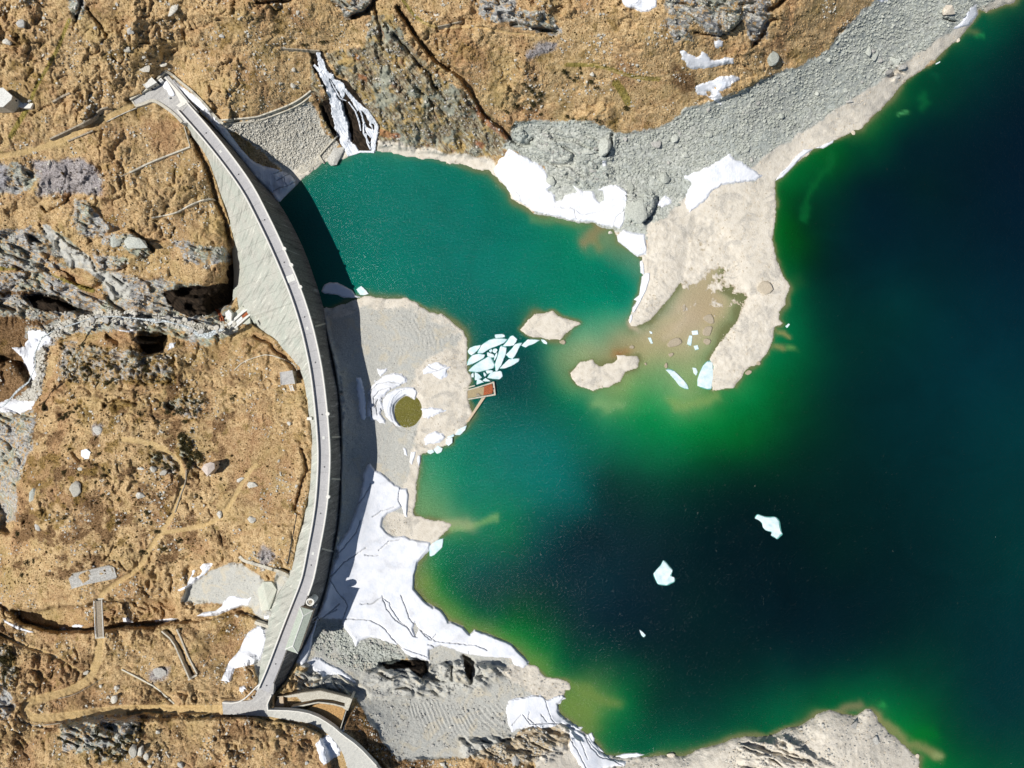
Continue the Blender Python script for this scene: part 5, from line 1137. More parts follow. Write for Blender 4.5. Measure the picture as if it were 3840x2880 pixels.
# south yard, road and ramp
def surf(name, pts, z, mat, th=1.2, **kw): return link(name, plate(name, pts, z, th, mat), **kw)
SY = O(480,1519, 540,1513, 556,1480, 566,1472, 592,1476, 590,1500, 577,1522, 579,1532, 577,1548, 553,1546, 482,1543)
surf("south_yard", SY, 28.97, M_YARD, 3, kind="structure")
def ribbon(name, top, bot, zt, mat, th, n=24, **kw):
    A, B = resample(smooth(top, 1, False), n), resample(smooth(bot, 1, False), n)
    zf = zt if callable(zt) else (lambda t: zt)
    rings = []
    for i in range(n):
        z = zf(i / (n - 1)); a, b = W(A[i, 0], A[i, 1], z), W(B[i, 0], B[i, 1], z)
        rings.append([a, b, (b[0], b[1], z - th), (a[0], a[1], z - th)])
    return link(name, ring_mesh(name, rings, mat), **kw)
ribbon("asphalt_road", O(577,1532)+T13(330,1165,500,1200,650,1290,740,1370,880,1470,1040,1640,1120,1740), O(577,1547)+T13(300,1250,420,1262,520,1290,640,1380,740,1500,790,1659,830,1760), 29.05, M_BROAD, 3, kind="structure")
wall(T13(100,1160,330,1165,500,1200,650,1290,740,1370,880,1470,1040,1640), 1.8, 0, "kerb wall on the lake side of the bottom road", M_PARA, ztop=29.7, depth=3)
wall(T13(130,1032,95,1108,100,1158), 2.2, 0, "short white parapet at the dam's south corner", M_PARA, ztop=29.9, depth=8, sm=0)
wall(T03(1920,1095,2040,1100,2120,1060,2212,960)+T13(30,940), 2.2, 0, "curved pale kerb on the north-west edge of the south yard", M_PARA, ztop=29.8, depth=6)
# stepped ramp structure east of the south yard (floor, walls, steps)
ramp = empty("intake_ramp", W(680, 1515, 20), "walled concrete ramp with a kinked corridor and stairs beside the south yard", "ramp")
def rpart(name, me):
    o = link(name, me, parent=ramp); o.location = tuple(-c for c in ramp.location); return o
def rwall(pts, w, zt, d, mat=M_WALL, name="wall", sm=0):
    P = pts; P = resample(P, max(2, len(P) * 3)); t = np.gradient(P, axis=0); t /= np.hypot(t[:, 0], t[:, 1])[:, None]; n = np.c_[-t[:, 1], t[:, 0]]
    rings = []
    for i in range(len(P)):
        z = zt(i / (len(P) - 1)) if callable(zt) else zt
        A, B = W(*(P[i] + n[i] * w / 2), z), W(*(P[i] - n[i] * w / 2), z)
        rings.append([A, B, (B[0], B[1], z - d), (A[0], A[1], z - d)])
    return rpart(name, ring_mesh(name, rings, mat))
rpart("top_deck", plate("top_deck", Z3(560,790,900,730,1200,695,1420,745,1740,825,1660,1030,1600,1000,1600,985,1625,960,1625,905,1420,850,1240,835,1120,840,880,890,860,860,800,800,640,810), 25.5, 1.0, M_WALL))
rpart("corridor_floor", plate("corridor_floor", Z3(800,940,1000,860,1230,830,1420,850,1630,910,1620,965,1420,920,1180,895,1000,920,880,980), 22.0, 1.0, M_STONE))
rpart("outer_wall", ring_mesh("outer_wall", [[W(*Z3(a, b)[0], 25.3), W(*Z3(a, b - 8)[0], 25.3), W(*Z3(a, b - hh)[0], 15.5), W(*Z3(a, b)[0], 15.5)] for a, b, hh in ((460, 800, 40), (580, 790, 70), (900, 725, 75), (1200, 690, 75), (1420, 742, 75), (1740, 825, 75), (1760, 820, 85))], M_STONE))
rwall(Z3(700,985,880,955,1160,895,1420,925,1640,985), 3.0, 25.6, 4)
rwall(Z3(1735,830,1660,1030), 5.5, 25.7, 9)
rwall(Z3(1650,1030,1620,1120,1530,1420), 1.6, lambda t: 25.6 + 3 * t, 8)
rpart("side_slab", plate("side_slab", Z3(490,790,560,780,570,950,560,975,410,965,440,880), 24.0, 3.0, M_TAN))
for k in range(22):                                    # the outside stair
    t = k / 22; a = Z3(1705 - 125 * t, 1040 + 350 * t)[0]; b = Z3(1735 - 125 * t, 1048 + 350 * t)[0]
    c = Z3(1731 - 125 * t, 1062 + 350 * t)[0]; d = Z3(1701 - 125 * t, 1054 + 350 * t)[0]
    z = 18.5 + 9.5 * t
    rpart("step", plate("step", [a, b, c, d], z, 2.0, M_PARA))
link("grass_terrace", plate("grass_terrace", Z3(1000,1000,1100,940,1200,910,1420,940,1640,1000,1600,1130,1520,1400,1380,1250,1200,1110,960,1030), 24.6, 3.0, flat("terrace_turf", srgb(186, 148, 98), 0.95, 0, 0.25)), kind="structure")
wall(Z3(1500,410,1620,520,1760,620,1885,700), 2.2, 0.5, "slanting pale beam wall on the rubble north of the ramp", name="beam_wall")
# north yard
NY = T00(1160,905,1240,885,1310,862,1350,865,1420,905,1530,1000,1575,1060,1620,1060,1700,950,1640,885,1480,680,1440,640,1400,700,1330,745,1290,790,1210,820,1130,862)
surf("north_yard", NY, 28.97, M_YARD, 3, kind="structure")
surf("yard_slab", Z1(870,270,900,280,1340,770,1290,840,1180,900,1110,860,1200,800,1080,560,960,400), 29.25, M_PARA, 0.5, kind="structure")
ribbon("road_end", Z1(1110,860,1300,800,1360,850), Z1(1110,960,1230,1000,1250,960), 29.1, M_YARD, 1, 8, kind="structure")

# ------------------------------------------------------------------ buildings
def building(name, corners, z0, h, wall_mat, roof_mat, label, cat="building", roof='flat', over=0.6, rise=1.2, windows=(), doors=(), chimney=False):
    """corners: footprint of the ROOF in survey units, read at roof height"""
    zt = z0 + h
    R = [np.array(W(u, v, zt)[:2]) for u, v in corners]
    c = sum(R) / len(R)
    root = empty(name, (c[0], c[1], z0), label, cat)
    ins = [c + (p - c) * (1 - over / max(np.hypot(*(p - c)), 0.1)) for p in R]
    L = lambda p, z: (p[0] - c[0], p[1] - c[1], z - z0)
    n = len(R)
    me = ring_mesh("walls", [[L(p, z0 - 2.5) for p in ins], [L(p, zt) for p in ins]], wall_mat); link("wall", me, parent=root)
    if roof == 'flat':
        link("roof", ring_mesh("roof", [[L(p, zt) for p in R], [L(p, zt + 0.35) for p in R]], roof_mat), parent=root)
        rim = [[L(p, zt + 0.35) for p in R], [L(p, zt + 0.55) for p in R], [L(c + (p - c) * 0.9, zt + 0.55) for p in R], [L(c + (p - c) * 0.9, zt + 0.36) for p in R]]
        link("roof_rim", ring_mesh("roof_rim", rim, roof_mat, False), parent=root)
    elif roof == 'pyramid':
        for i in range(n):
            a, b = R[i], R[(i + 1) % n]
            me = bpy.data.meshes.new("roof_face"); m = [L(a, zt), L(b, zt), (0, 0, h + rise), L(a, zt - 0.2), L(b, zt - 0.2), (0, 0, h + rise - 0.25)]
            me.from_pydata(m, [], [(0, 1, 2), (5, 4, 3), (0, 3, 4, 1), (1, 4, 5, 2), (2, 5, 3, 0)]); me.materials.append(roof_mat)
            link("roof_face", me, parent=root)
    elif roof == 'hip':     # corners order: long side a-b, then c-d
        a, b, cc, d = R
        m1, m2 = (a + d) / 2, (b + cc) / 2; ax = m2 - m1; wd = np.hypot(*(a - d)) / 2; L_ = np.hypot(*ax); ax = ax / L_
        r1, r2 = m1 + ax * wd * 1.0, m2 - ax * wd * 1.0
        P1, P2 = L(r1, zt + rise), L(r2, zt + rise)
        quads = {"roof_slope": [[L(a, zt), L(b, zt), P2, P1], [L(cc, zt), L(d, zt), P1, P2]], "roof_hip": [[L(d, zt), L(a, zt), P1], [L(b, zt), L(cc, zt), P2]]}
        for nm, fs in quads.items():
            for f in fs:
                k = len(f); V = f + [(x, y, z - 0.25) for x, y, z in f]
                me = bpy.data.meshes.new(nm); me.from_pydata(V, [], [list(range(k)), [2 * k - 1 - i for i in range(k)]] + [(i, (i + 1) % k, k + (i + 1) % k, k + i) for i in range(k)])
                me.materials.append(roof_mat); link(nm, me, parent=root)
        capm = M_ROOFW
        for s_, e_ in ((P1, P2), (L(a, zt), P1), (L(d, zt), P1), (L(b, zt), P2), (L(cc, zt), P2)):
            s_, e_ = np.array(s_), np.array(e_); dd = e_ - s_; pr = np.array([-dd[1], dd[0], 0]); pr = pr / np.linalg.norm(pr) * 0.22
            r = [[tuple(p + pr + (0, 0, -.05)), tuple(p - pr + (0, 0, -.05)), tuple(p - pr + (0, 0, .14)), tuple(p + pr + (0, 0, .14))] for p in (s_, e_)]
            link("ridge_cap", ring_mesh("ridge_cap", r, capm), parent=root)
    for (i, t, zb, w_, h_, m, nm) in windows:
        a, b = ins[i], ins[(i + 1) % n]; p = a + (b - a) * t; e = (b - a) / np.hypot(*(b - a)); o_ = np.array([e[1], -e[0]])
        if np.dot(o_, p - c) < 0: o_ = -o_
        q = lambda s, o2, z: (p[0] + e[0] * s + o_[0] * o2 - c[0], p[1] + e[1] * s + o_[1] * o2 - c[1], z)
        r = [[q(-w_ / 2, k, zb), q(w_ / 2, k, zb), q(w_ / 2, k, zb + h_), q(-w_ / 2, k, zb + h_)] for k in (-0.05, 0.06)]
        f = link(nm, ring_mesh(nm, r, m), parent=root)
    return root
# gatehouse on the crest
win = [(1, 0.12 + 0.15 * k, 1.4, 1.0, 1.1, M_GLASS, "window") for k in range(6)]
gh = building("gatehouse", Z2(1020,640, 710,1520, 975,1610, 1290,715), 29.0, 3.6, M_TAN, M_ROOF, "long gatehouse with a hipped grey-green roof on the dam's south end", roof='hip', rise=1.5, over=0.5,
     windows=[(0, 0.1 + 0.16 * k, 1.2, 1.0, 1.2, M_GLASS, "window") for k in range(6)] + [(2, 0.1 + 0.16 * k, 1.2, 1.0, 1.2, M_GLASS, "window") for k in range(6)] + [(1, 0.5, 0.0, 1.0, 2.1, M_DARKMETAL, "door")])
# turret with hoist beside it
tu = empty("gate_turret", W(671.5, 1299, 29), "small rounded white turret platform on the parapet north of the gatehouse", "turret")
pl = [(0.0 + 2.2 * math.cos(a), 2.0 * math.sin(a)) for a in np.linspace(0, 2 * math.pi, 14, endpoint=False)]
link("base", ring_mesh("base", [[(x, y, -6) for x, y in pl], [(x, y, 0.9) for x, y in pl]], M_PARA), parent=tu)
link("rim", ring_mesh("rim", [[(x, y, 0.9) for x, y in pl], [(x, y, 1.5) for x, y in pl], [(x * .72, y * .72, 1.5) for x, y in pl], [(x * .72, y * .72, 0.92) for x, y in pl]], M_PARA, False), parent=tu)
link("lid", cyl_me("lid", 1.0, 0.3, M_STONE, 6, z0=0.9), parent=tu)
hz = empty("hoist_frame", W(677, 1313, 27), "white steel hoist frame sticking out beside the turret", "hoist")
for k, (x, y, w_, d_, r_) in enumerate([(0, 0, 3.2, .25, .5), (0.6, .6, 3.0, .25, .5), (0.2, 0.2, .25, 2.2, .5), (-1, -.6, 0.3, 1.8, .5), (1.2, 1.0, .25, 1.6, .5)]):
    o = link("beam", box_me("beam", w_, d_, .25, M_WHITE, z0=1.0), parent=hz); o.location = (x, y, 0); o.rotation_euler[2] = r_
for x, y in ((-.8, -.5), (1.0, .9)):
    o = link("post", box_me("post", .3, .3, 4.0, M_WHITE, z0=-2.9), parent=hz); o.location = (x, y, 0)
st = empty("service_catwalk", W(683, 1333, 22), "pair of pale steel beams of a catwalk below the gatehouse corner", "catwalk")
for k in range(2):
    o = link("beam", box_me("beam", 5.5, .35, .35, M_WHITE), parent=st); o.location = (0.6 * k, -1.4 * k, 0); o.rotation_euler[2] = math.radians(33)
for k in range(2):
    o = link("bracket", box_me("bracket", .35, 2.4, .35, M_DARKMETAL, z0=-.36), parent=st); o.location = (-1 + 2.2 * k, -.8, 0); o.rotation_euler[2] = math.radians(33)
# six-sided tower on the knoll
tw_z = float(tz(468, 1010))
building("hexagonal_tower", O(435,1013, 441,1003, 455,998, 463,1001, 464,1012, 448,1029, 437,1022)[:6], tw_z, 8.0, M_TAN, M_ROOFP, "small many-sided tower with pale faceted roof on the grassy knoll", "tower", roof='pyramid', rise=1.3, over=0.25,
     windows=[(3, .5, 4.5, .8, 1.2, M_GLASS, "window"), (4, .5, 4.5, .8, 1.2, M_GLASS, "window"), (3, .5, 0, .9, 2.0, M_DARKMETAL, "door")])
cb = tmax(632, 818, 9)
building("cabin", O(605,804, 632,800, 638,829, 607,832), cb, 4.2, M_STONE, M_YARD, "square grey-roofed cabin beside the dam's downstream foot", roof='flat', over=.3, windows=[(1, .5, 1.4, .9, 1, M_GLASS, "window"), (2, .3, 0, .9, 2, M_DARKMETAL, "door")])
ld = empty("cabin_stair", W(630, 838, cb + 1.5), "little white stair below the square cabin", "stair")
for k in range(2):
    o = link("rail", box_me("rail", .35, 3.6, .3, M_WHITE), parent=ld); o.location = (-.8 + 1.6 * k, 0, 0); o.rotation_euler[2] = .35
for k in range(5):
    o = link("tread", box_me("tread", 1.4, .3, .12, M_WHITE), parent=ld); o.location = (.35 * (k - 2) * -.35, -1.2 + .6 * k, 0.02)
building("valve_house", O(-22,195, 8,190, 28,208, 26,216, 8,232, -22,232), float(tz(20, 215)) , 5.0, M_WALL, M_ROOFW, "pale flat-roofed house cut off by the left edge of the photo", roof='flat', over=.3, windows=[(2, .5, 1.4, .8, 1, M_GLASS, "window")])
ribbon("house_ramp", T00(118,862,180,885,285,892), T00(112,900,190,935,262,935), float(tz(45, 226)) + 0.7, M_PARA, 1.5, 8, label="curved white ramp leading to the house at the left edge", cat="ramp")
building("flat_roof_hut", Z1(385,380,575,250,720,390,500,520), 28.8, 3.4, M_WALL, M_ROOFW, "white flat-roofed hut at the back of the north yard", roof='flat', over=.2, windows=[(2, .35, 1.2, .8, 1, M_GLASS, "window"), (2, .7, 0, .9, 2, M_DARKMETAL, "door")])
kb_ = empty("switch_cabinet", W(*Z1(650, 450)[0], 29.0), "blue-grey switchgear container in the hut's shadow on the north yard", "container")
for nm, (x, y, w_, d_, h_, m) in {"housing": (0, 0, 4.0, 2.2, 2.0, flat("blue_grey_steel", srgb(96, 100, 120))), "hatch": (.6, .1, 1.1, 1.1, 2.15, M_DARKMETAL), "fan_cover": (-1.2, -.2, 1.0, 1.0, 2.2, M_STEEL)}.items():
    o = link(nm, box_me(nm, w_, d_, h_, m), parent=kb_); o.location = (x, y, 0)
kb_.rotation_euler[2] = math.radians(38)
wt = empty("water_tank", W(*Z1(820, 365)[0], 29.0), "small white tank box near the trench corner of the north yard", "tank")
link("body", box_me("body", 1.9, 1.8, 1.7, M_WHITE), parent=wt); link("cap", cyl_me("cap", .4, .2, M_STEEL, 10, z0=1.7), parent=wt); wt.rotation_euler[2] = .7
br_ = empty("white_barrel", W(*Z1(975, 715)[0], 29.0), "white barrel standing on the dark asphalt of the north yard", "barrel")
link("body", cyl_me("body", .5, 1.0, M_WHITE, 12), parent=br_); link("lid", cyl_me("lid", .42, .06, M_STEEL, 12, z0=1.0), parent=br_)
# footbridge
fb = empty("footbridge", W(214, 1337, 3), "narrow plank footbridge over the channel at the lower left", "bridge")
bz_ = max(float(tz(209, 1296)), float(tz(219, 1382))) + 0.8
a, b = np.array(W(*T03(853, 215)[0], bz_)), np.array(W(*T03(868, 525)[0], bz_))
dv = b - a; Lb = np.hypot(dv[0], dv[1]); e = dv[:2] / Lb; pn = np.array([-e[1], e[0]])
wd = 33 * 0.26 * 0.5 * .5
plk = box_me("plank", 2 * wd, Lb / 26 - .06, .14, M_WOOD)
for k in range(26):
    c = a[:2] + dv[:2] * (k + .5) / 26; o = link("plank", plk, parent=fb)
    o.location = (c[0] - fb.location.x, c[1] - fb.location.y, bz_ - fb.location.z + random.uniform(-.02, .02)); o.rotation_euler[2] = math.atan2(e[1], e[0]) - math.pi / 2
for s in (-1, 1):
    for nm, off, hh, zz in (("girder", wd * .8, .7, -.72), ("rail", wd + .05, .18, .9)):
        o = link(nm, box_me(nm, .28, Lb + 1, hh, M_WALL if nm == "girder" else M_WHITE), parent=fb)
        c = (a[:2] + b[:2]) / 2 + pn * off * s; o.location = (c[0] - fb.location.x, c[1] - fb.location.y, bz_ + zz - fb.location.z); o.rotation_euler[2] = math.atan2(e[1], e[0]) - math.pi / 2
    for k in range(7):
        c = a[:2] + dv[:2] * k / 6 + pn * (wd + .05) * s; o = link("post", box_me("post", .16, .16, 1.1, M_WHITE, z0=-.1), parent=fb); o.location = (c[0] - fb.location.x, c[1] - fb.location.y, bz_ - fb.location.z)
for t_, nm in ((0, "abutment"), (1, "abutment")):
    c = a[:2] + dv[:2] * t_; o = link(nm, box_me(nm, 3 * wd, 2.4, 4, M_WALL, z0=-4.1), parent=fb); o.location = (c[0] - fb.location.x, c[1] - fb.location.y, bz_ - .75 - fb.location.z); o.rotation_euler[2] = math.atan2(e[1], e[0]) - math.pi / 2
# outlet works at the downstream foot
def zf_(u, v): return tmax(u, v, 6) + 1.2
oz = tmax(*Z8(600, 780)[0], 10) + 1.5
ow = empty("outlet_works", W(*Z8(600, 750)[0], oz), "white outlet chutes at the foot of the dam in the gorge", "outlet")
for nm, pts_, z_, m in (("base_slab", Z8(290,830,450,560,520,640,620,560,700,480,860,600,880,920,640,1010,560,980,420,1010,320,980,280,900), oz - 1.3, M_SLAB),
                        ("chute_wall", Z8(440,820,560,720,730,560,820,545,830,560,740,620,560,780,460,880,350,910,340,890), oz + 0.3, M_WHITE), ("chute_wall", Z8(520,940,560,900,700,770,860,650,880,670,760,770,560,950), oz + 0.3, M_WHITE),
                        ("chute_floor", Z8(400,905,470,870,600,760,690,690,720,740,560,900,520,940), oz - 0.9, M_WHITE), ("valve_block", Z8(350,630,430,560,490,640,480,790,380,740), oz + 1.8, M_WHITE), ("rusty_floor", Z8(700,690,820,590,850,640,720,730), oz - 0.9, M_RUST)):
    o = link(nm, plate(nm, pts_, z_, 3.0 if nm != "chute_floor" else .35, m), parent=ow); o.location = tuple(-c for c in ow.location)
for k, pts_ in enumerate((Z8(150,550,210,620,270,800), Z8(200,550,270,660,320,800))):
    wall(pts_, 2.0, 1.0, ("left" if k == 0 else "right") + " one of two rusty pipes left of the outlet chutes", M_RUST, "rusty_pipe", "pipe")

# intake box and pier off the delta
ib = empty("intake_box", W(1055, 843, 0), "open concrete intake box with rusty end at the tip of the delta", "intake")
def ibp(nm, pts_, z_, th, m):
    o = link(nm, plate(nm, pts_, z_, th, m), parent=ib); o.location = tuple(-c for c in ib.location)
ibp("wall", Z6(1650,262,1770,232,1775,242,1655,275), .9, 3, M_WALL); ibp("wall", Z6(1655,288,1800,250,1955,200,1965,212,1800,262,1660,300), 1.1, 3, M_WALL)
ibp("wall", Z6(1955,196,1972,196,1988,330,1970,330), 1.5, 3, M_WALL); ibp("wall", Z6(1985,322,1988,338,1702,386,1700,374), 1.1, 3, M_WALL)
ibp("silt_floor", Z6(1665,290,1800,262,1870,250,1860,340,1705,370,1680,350), .22, 2, flat("wet_silt", srgb(168, 152, 118), .6))
ibp("rusty_floor", Z6(1868,248,1950,218,1965,300,1950,320,1860,340), .6, 2, M_RUST)
ibp("rusty_gate", Z6(1890,235,1945,220,1950,235,1905,250), 1.8, 2, M_RUST); ibp("rusty_gate", Z6(1885,300,1950,290,1955,318,1890,330), 1.4, 2, M_RUST)
ibp("rubble", Z6(1780,325,1800,315,1840,345,1795,350), .7, 1, M_STONE); ibp("dark_slot", Z6(1955,262,1972,262,1974,276,1958,280), 1.53, .2, M_DARKMETAL)
link("pier_wall", plate("pier_wall", Z6(1840,368,1882,358,1710,610,1678,622), 1.2, 3.5, flat("pier_concrete", srgb(206, 186, 158))), label="diagonal pale pier wall below the rusty intake box", cat="pier")
link("concrete_landing", plate("concrete_landing", T10(340,1460,540,1330,570,1400,480,1460,390,1500), 0, 1.5, M_WALL, zon(.2)), label="pale concrete landing slab on the shore left of the waterfall", cat="slab")
wall(T10(545,1345,620,1260,700,1175), 2.4, 1.2, "narrow wall running down to the water beside the waterfall rock", M_WALL)
wall(T10(545,1345,590,1415), 2.4, 1.0, "short return wall at the waterline left of the waterfall", M_WALL, sm=0)
wall(T12(440,300,480,300), 6, 1.0, "pale stair block on the downstream edge of the crest", M_PARA, "stair_block", "stairs", ztop=27.4, sm=0)

# ------------------------------------------------------------------ waterfall and stream
def foam_mat():
    s = NT_("foaming_water", 0.4, 0.4)
    st = s.noise(0.9, 4, 0.7, s.mapped((2.0, 0.30, .3), math.radians(28)))
    s.color(s.ramp(st, [(0.34, srgb(160, 168, 180)), (0.46, srgb(222, 227, 235)), (0.6, srgb(244, 246, 250))]))
    s.bump(st, .6, .5); return s.m
M_FOAM = foam_mat()
wf = empty("waterfall", W(715, 200, 20), "white waterfall splitting into strands down dark rock into the turquoise bay", "waterfall")
def strand(pts, ws, name="strand", dz=0.9, mat=None, parent=None, seed=0):
    L = sum(math.hypot(b[0] - a[0], b[1] - a[1]) for a, b in zip(pts[:-1], pts[1:])); n = max(4, int(L / 1.6))
    P = resample(pts, n); t = np.gradient(P, axis=0); t /= np.hypot(t[:, 0], t[:, 1])[:, None] + 1e-9; nn = np.c_[-t[:, 1], t[:, 0]]
    w = np.interp(np.linspace(0, 1, n), np.linspace(0, 1, len(ws)), ws)
    m = 7; V = []
    for i in range(n):
        for k in range(m):
            s = (k / (m - 1) - .5) * w[i] * (1 + .55 * float(fbm(np.array(i * 1.0), np.array((0 if k < m / 2 else 9.0) + seed), 14, 3, 601)))
            u, v = P[i] + nn[i] * s
            V.append(W(u, v, max(float(tzs(u, v)), -0.1) + dz * (1 if 0 < k < m - 1 else -.1) + .12 * float(fbm(np.array(u), np.array(v), 5, 2, 603))))
    F = [(i * m + k, i * m + k + 1, (i + 1) * m + k + 1, (i + 1) * m + k) for i in range(n - 1) for k in range(m - 1)]
    me = bpy.data.meshes.new(name); me.from_pydata(V, [], F)
    for p in me.polygons: p.use_smooth = True
    me.materials.append(mat or M_FOAM)
    o = link(name, me, parent=parent)
    if parent: o.location = tuple(-c for c in parent.location)
    return o
def sheet(pts, holes=()):
    o = snow(pts, None, mat=M_FOAM, parent=wf, thick=.55, step=.8, rag=3.0, edge=1.5, name="sheet", cat=None, holes=holes, float_=True)
    o.location = tuple(-c for c in wf.location)
sheet(T10(520,445,552,450,580,520,610,590,660,640,700,690,745,760,770,820,745,860,765,950,800,1050,815,1150,835,1250,870,1310,800,1350,760,1285,715,1200,680,1100,655,980,635,860,595,740,555,660,535,560),
      holes=(T10(625,680,650,690,690,750,735,850,750,900,710,850,660,760), T10(700,1200,720,1180,740,1260,720,1250)))
sheet(T10(690,675,745,715,805,795,875,875,935,925,995,990,1045,1060,1060,1110,1035,1180,1030,1315,998,1315,995,1200,955,1150,925,1080,895,980,845,905,785,825,725,750), holes=(T10(900,960,930,970,980,1060,1000,1120,960,1100), T10(1000,1060,1020,1080,1025,1130,1010,1110)))
for k, (p, w) in enumerate([ (T10(800,880,860,960,890,1050,905,1130), [3,3,4,2]),
    (T10(880,900,960,960,1010,1030,1045,1100,1030,1180,1020,1240), [4,6,8,9,9,8]), (T10(500,560,530,590,560,620), [6,6,8]), (T10(780,1230,850,1270,880,1310), [8,9,6]),
    (T10(640,690,700,800,730,850,780,870), [2,3,4,2]), (T10(950,1150,960,1230,990,1290), [3,3,4]), (T10(930,1060,930,1150,980,1240), [3,4,3])]):
    strand(p, w, parent=wf, seed=k * 7)
strand(T10(800,1340,900,1310,1020,1310), [7, 4, 7], "splash", parent=wf, seed=77)
stm = NT_("stream_water", 0.3, 0.4); _n = stm.noise(1.1, 4, .7)
stm.color(stm.ramp(_n, [(0.38, srgb(96, 100, 100)), (0.5, srgb(160, 170, 172)), (0.62, srgb(224, 230, 232))])); stm.bump(_n, .6, .5)
o = strand(T01(1930,1180,1800,1240,1720,1230,1600,1160,1450,1120,1250,1100,1000,1075,820,1080,640,1140,480,1190,360,1260,300,1400,310,1500,250,1640)+T02(150,60,40,180,-60,240), [7,11,5,3,8,3,2,4,2,3,2,4,2,2,5,4,3], "gorge_stream", mat=stm.m, dz=.2)
o["kind"] = "structure"

# ------------------------------------------------------------------ stones
def stone_mat(name, cols):
    s = NT_(name, 0.95, .1)
    t = s.attr("tone").outputs["Fac"]
    c = s.ramp(t, [(0.0, cols[0]), (0.5, cols[1]), (1.0, cols[2])])
    c = s.mix(s.ramp(s.noise(1.8, 3), [(0.35, (.5, .5, .5, 1)), (0.6, (0, 0, 0, 1))]), c, tuple(x * .6 for x in cols[0][:3]) + (1,))
    s.color(c); s.bump(s.noise(2.5, 3), .5, .15); return s.m
M_SCREE = stone_mat("scree_stone", [srgb(150, 153, 145), srgb(186, 190, 180), srgb(212, 214, 204)])
M_PALE = stone_mat("pale_stone", [srgb(160, 156, 144), srgb(204, 200, 188), srgb(226, 222, 210)])
M_GREY = stone_mat("grey_stone", [srgb(136, 135, 131), srgb(184, 182, 176), srgb(214, 212, 204)])
M_BEIGE = stone_mat("beige_stone", [srgb(178, 166, 144), srgb(214, 202, 182), srgb(230, 220, 204)])
CUBE = np.array([(-1,-1,-1),(1,-1,-1),(1,1,-1),(-1,1,-1),(-1,-1,1),(1,-1,1),(1,1,1),(-1,1,1)], float)
CT_ = np.array([(0,2,1),(0,3,2),(4,5,6),(4,6,7),(0,1,5),(0,5,4),(1,2,6),(1,6,5),(2,3,7),(2,7,6),(3,0,4),(3,4,7)])
def stones(name, fieldG, n, smin, smax, mat, thr=2.0, extra=None, power=2.2, bbox=None):
    lo, hi = bbox or ((-60, -60), (2270, 1720))
    u = RNG.uniform(lo[0], hi[0], n * 12); v = RNG.uniform(lo[1], hi[1], n * 12)
    ok = samp(fieldG, u, v) > thr + 6 * fbm(u, v, 12, 2, 701)
    ok &= (samp(wetShadeG, u, v) < 0) & (np.hypot(u - 882, v - 888) > 40)
    if extra is not None: ok &= extra(u, v)
    ok &= RNG.uniform(0, 1, len(u)) < 0.35 + vnoise(u / 25, v / 25, 705)
    for s_ in LANDSNOW:
        P = np.array(s_); bb = (u > P[:, 0].min() - 3) & (u < P[:, 0].max() + 3) & (v > P[:, 1].min() - 3) & (v < P[:, 1].max() + 3) & ok
        idx = np.nonzero(bb)[0]
        if len(idx): ok[idx[inside(u[idx], v[idx], s_)]] = False
    u, v = u[ok][:n], v[ok][:n]; n = len(u)
    if not n: return
    z = tz(u, v); r = smin + (smax - smin) * RNG.uniform(0, 1, n) ** power
    r = r * K / 2
    sc_ = np.c_[r * RNG.uniform(.7, 1.4, n), r * RNG.uniform(.6, 1.0, n), r * RNG.uniform(.45, .8, n)]
    P = CUBE[None] * RNG.uniform(.55, 1.0, (n, 8, 3)) * sc_[:, None, :]
    a = RNG.uniform(0, 2 * np.pi, n); ca, sa = np.cos(a), np.sin(a)
    X = P[..., 0] * ca[:, None] - P[..., 1] * sa[:, None]; Y = P[..., 0] * sa[:, None] + P[..., 1] * ca[:, None]
    s = K * (1 - z / H)
    X += ((u - 1106) * s)[:, None]; Y += (-(v - 829.5) * s)[:, None]; Z = P[..., 2] + (z + r * .2)[:, None]
    co = np.stack([X, Y, Z], -1).reshape(-1, 3); f = (CT_[None] + (np.arange(n) * 8)[:, None, None]).reshape(-1, 3)
    tone = np.repeat(RNG.uniform(0, 1, n) * .7 + .3 * RNG.uniform(0, 1, n), 8)
    link(name, mesh_np(name, co, f, False, {"tone": tone}), mat, kind="stuff")
land = lambda u, v: (samp(lakeG, u, v) < -2)
notdam = lambda u, v: (samp(damG, u, v) < -1) & (samp(pathG, u, v) < 0)
scree_hi = np.minimum(screeG, -siltG)
stones("scree_stones", scree_hi, 34000, 1.2, 6.0, M_SCREE, 1, lambda u, v: land(u, v))
stones("shore_pebbles", siltG, 9000, 0.9, 3.6, M_BEIGE, 2, lambda u, v: (tz(u, v) > -.15) & (vnoise(u / 30, v / 30, 711) > .5), 3)
fanG = field(O(480,272,553,257,620,240,668,218,686,250,700,290,735,308,700,350,660,372,590,350,553,318,510,285))
stones("waterfall_scree", fanG, 5200, 1.2, 5.0, M_PALE, 1, bbox=((470, 210), (740, 400)))
gorG = lines([(T01(2000,1180,1800,1200,1600,1150,1450,1120,1250,1090,1000,1080,820,1080,640,1140,480,1190,380,1260,340,1420,340,1560,300,1659), 12), (T02(300,60,240,140,60,220), 14)])
stones("stream_boulders", gorG, 4200, 1.5, 8.0, M_PALE, 0, bbox=((-20, 670), (520, 900)), power=2.5)
stones("gravel_stones", gravelG, 9000, 0.8, 2.6, M_GREY, 1, lambda u, v: land(u, v) & notdam(u, v) & (vnoise(u / 40, v / 40, 721) > .45), 3)
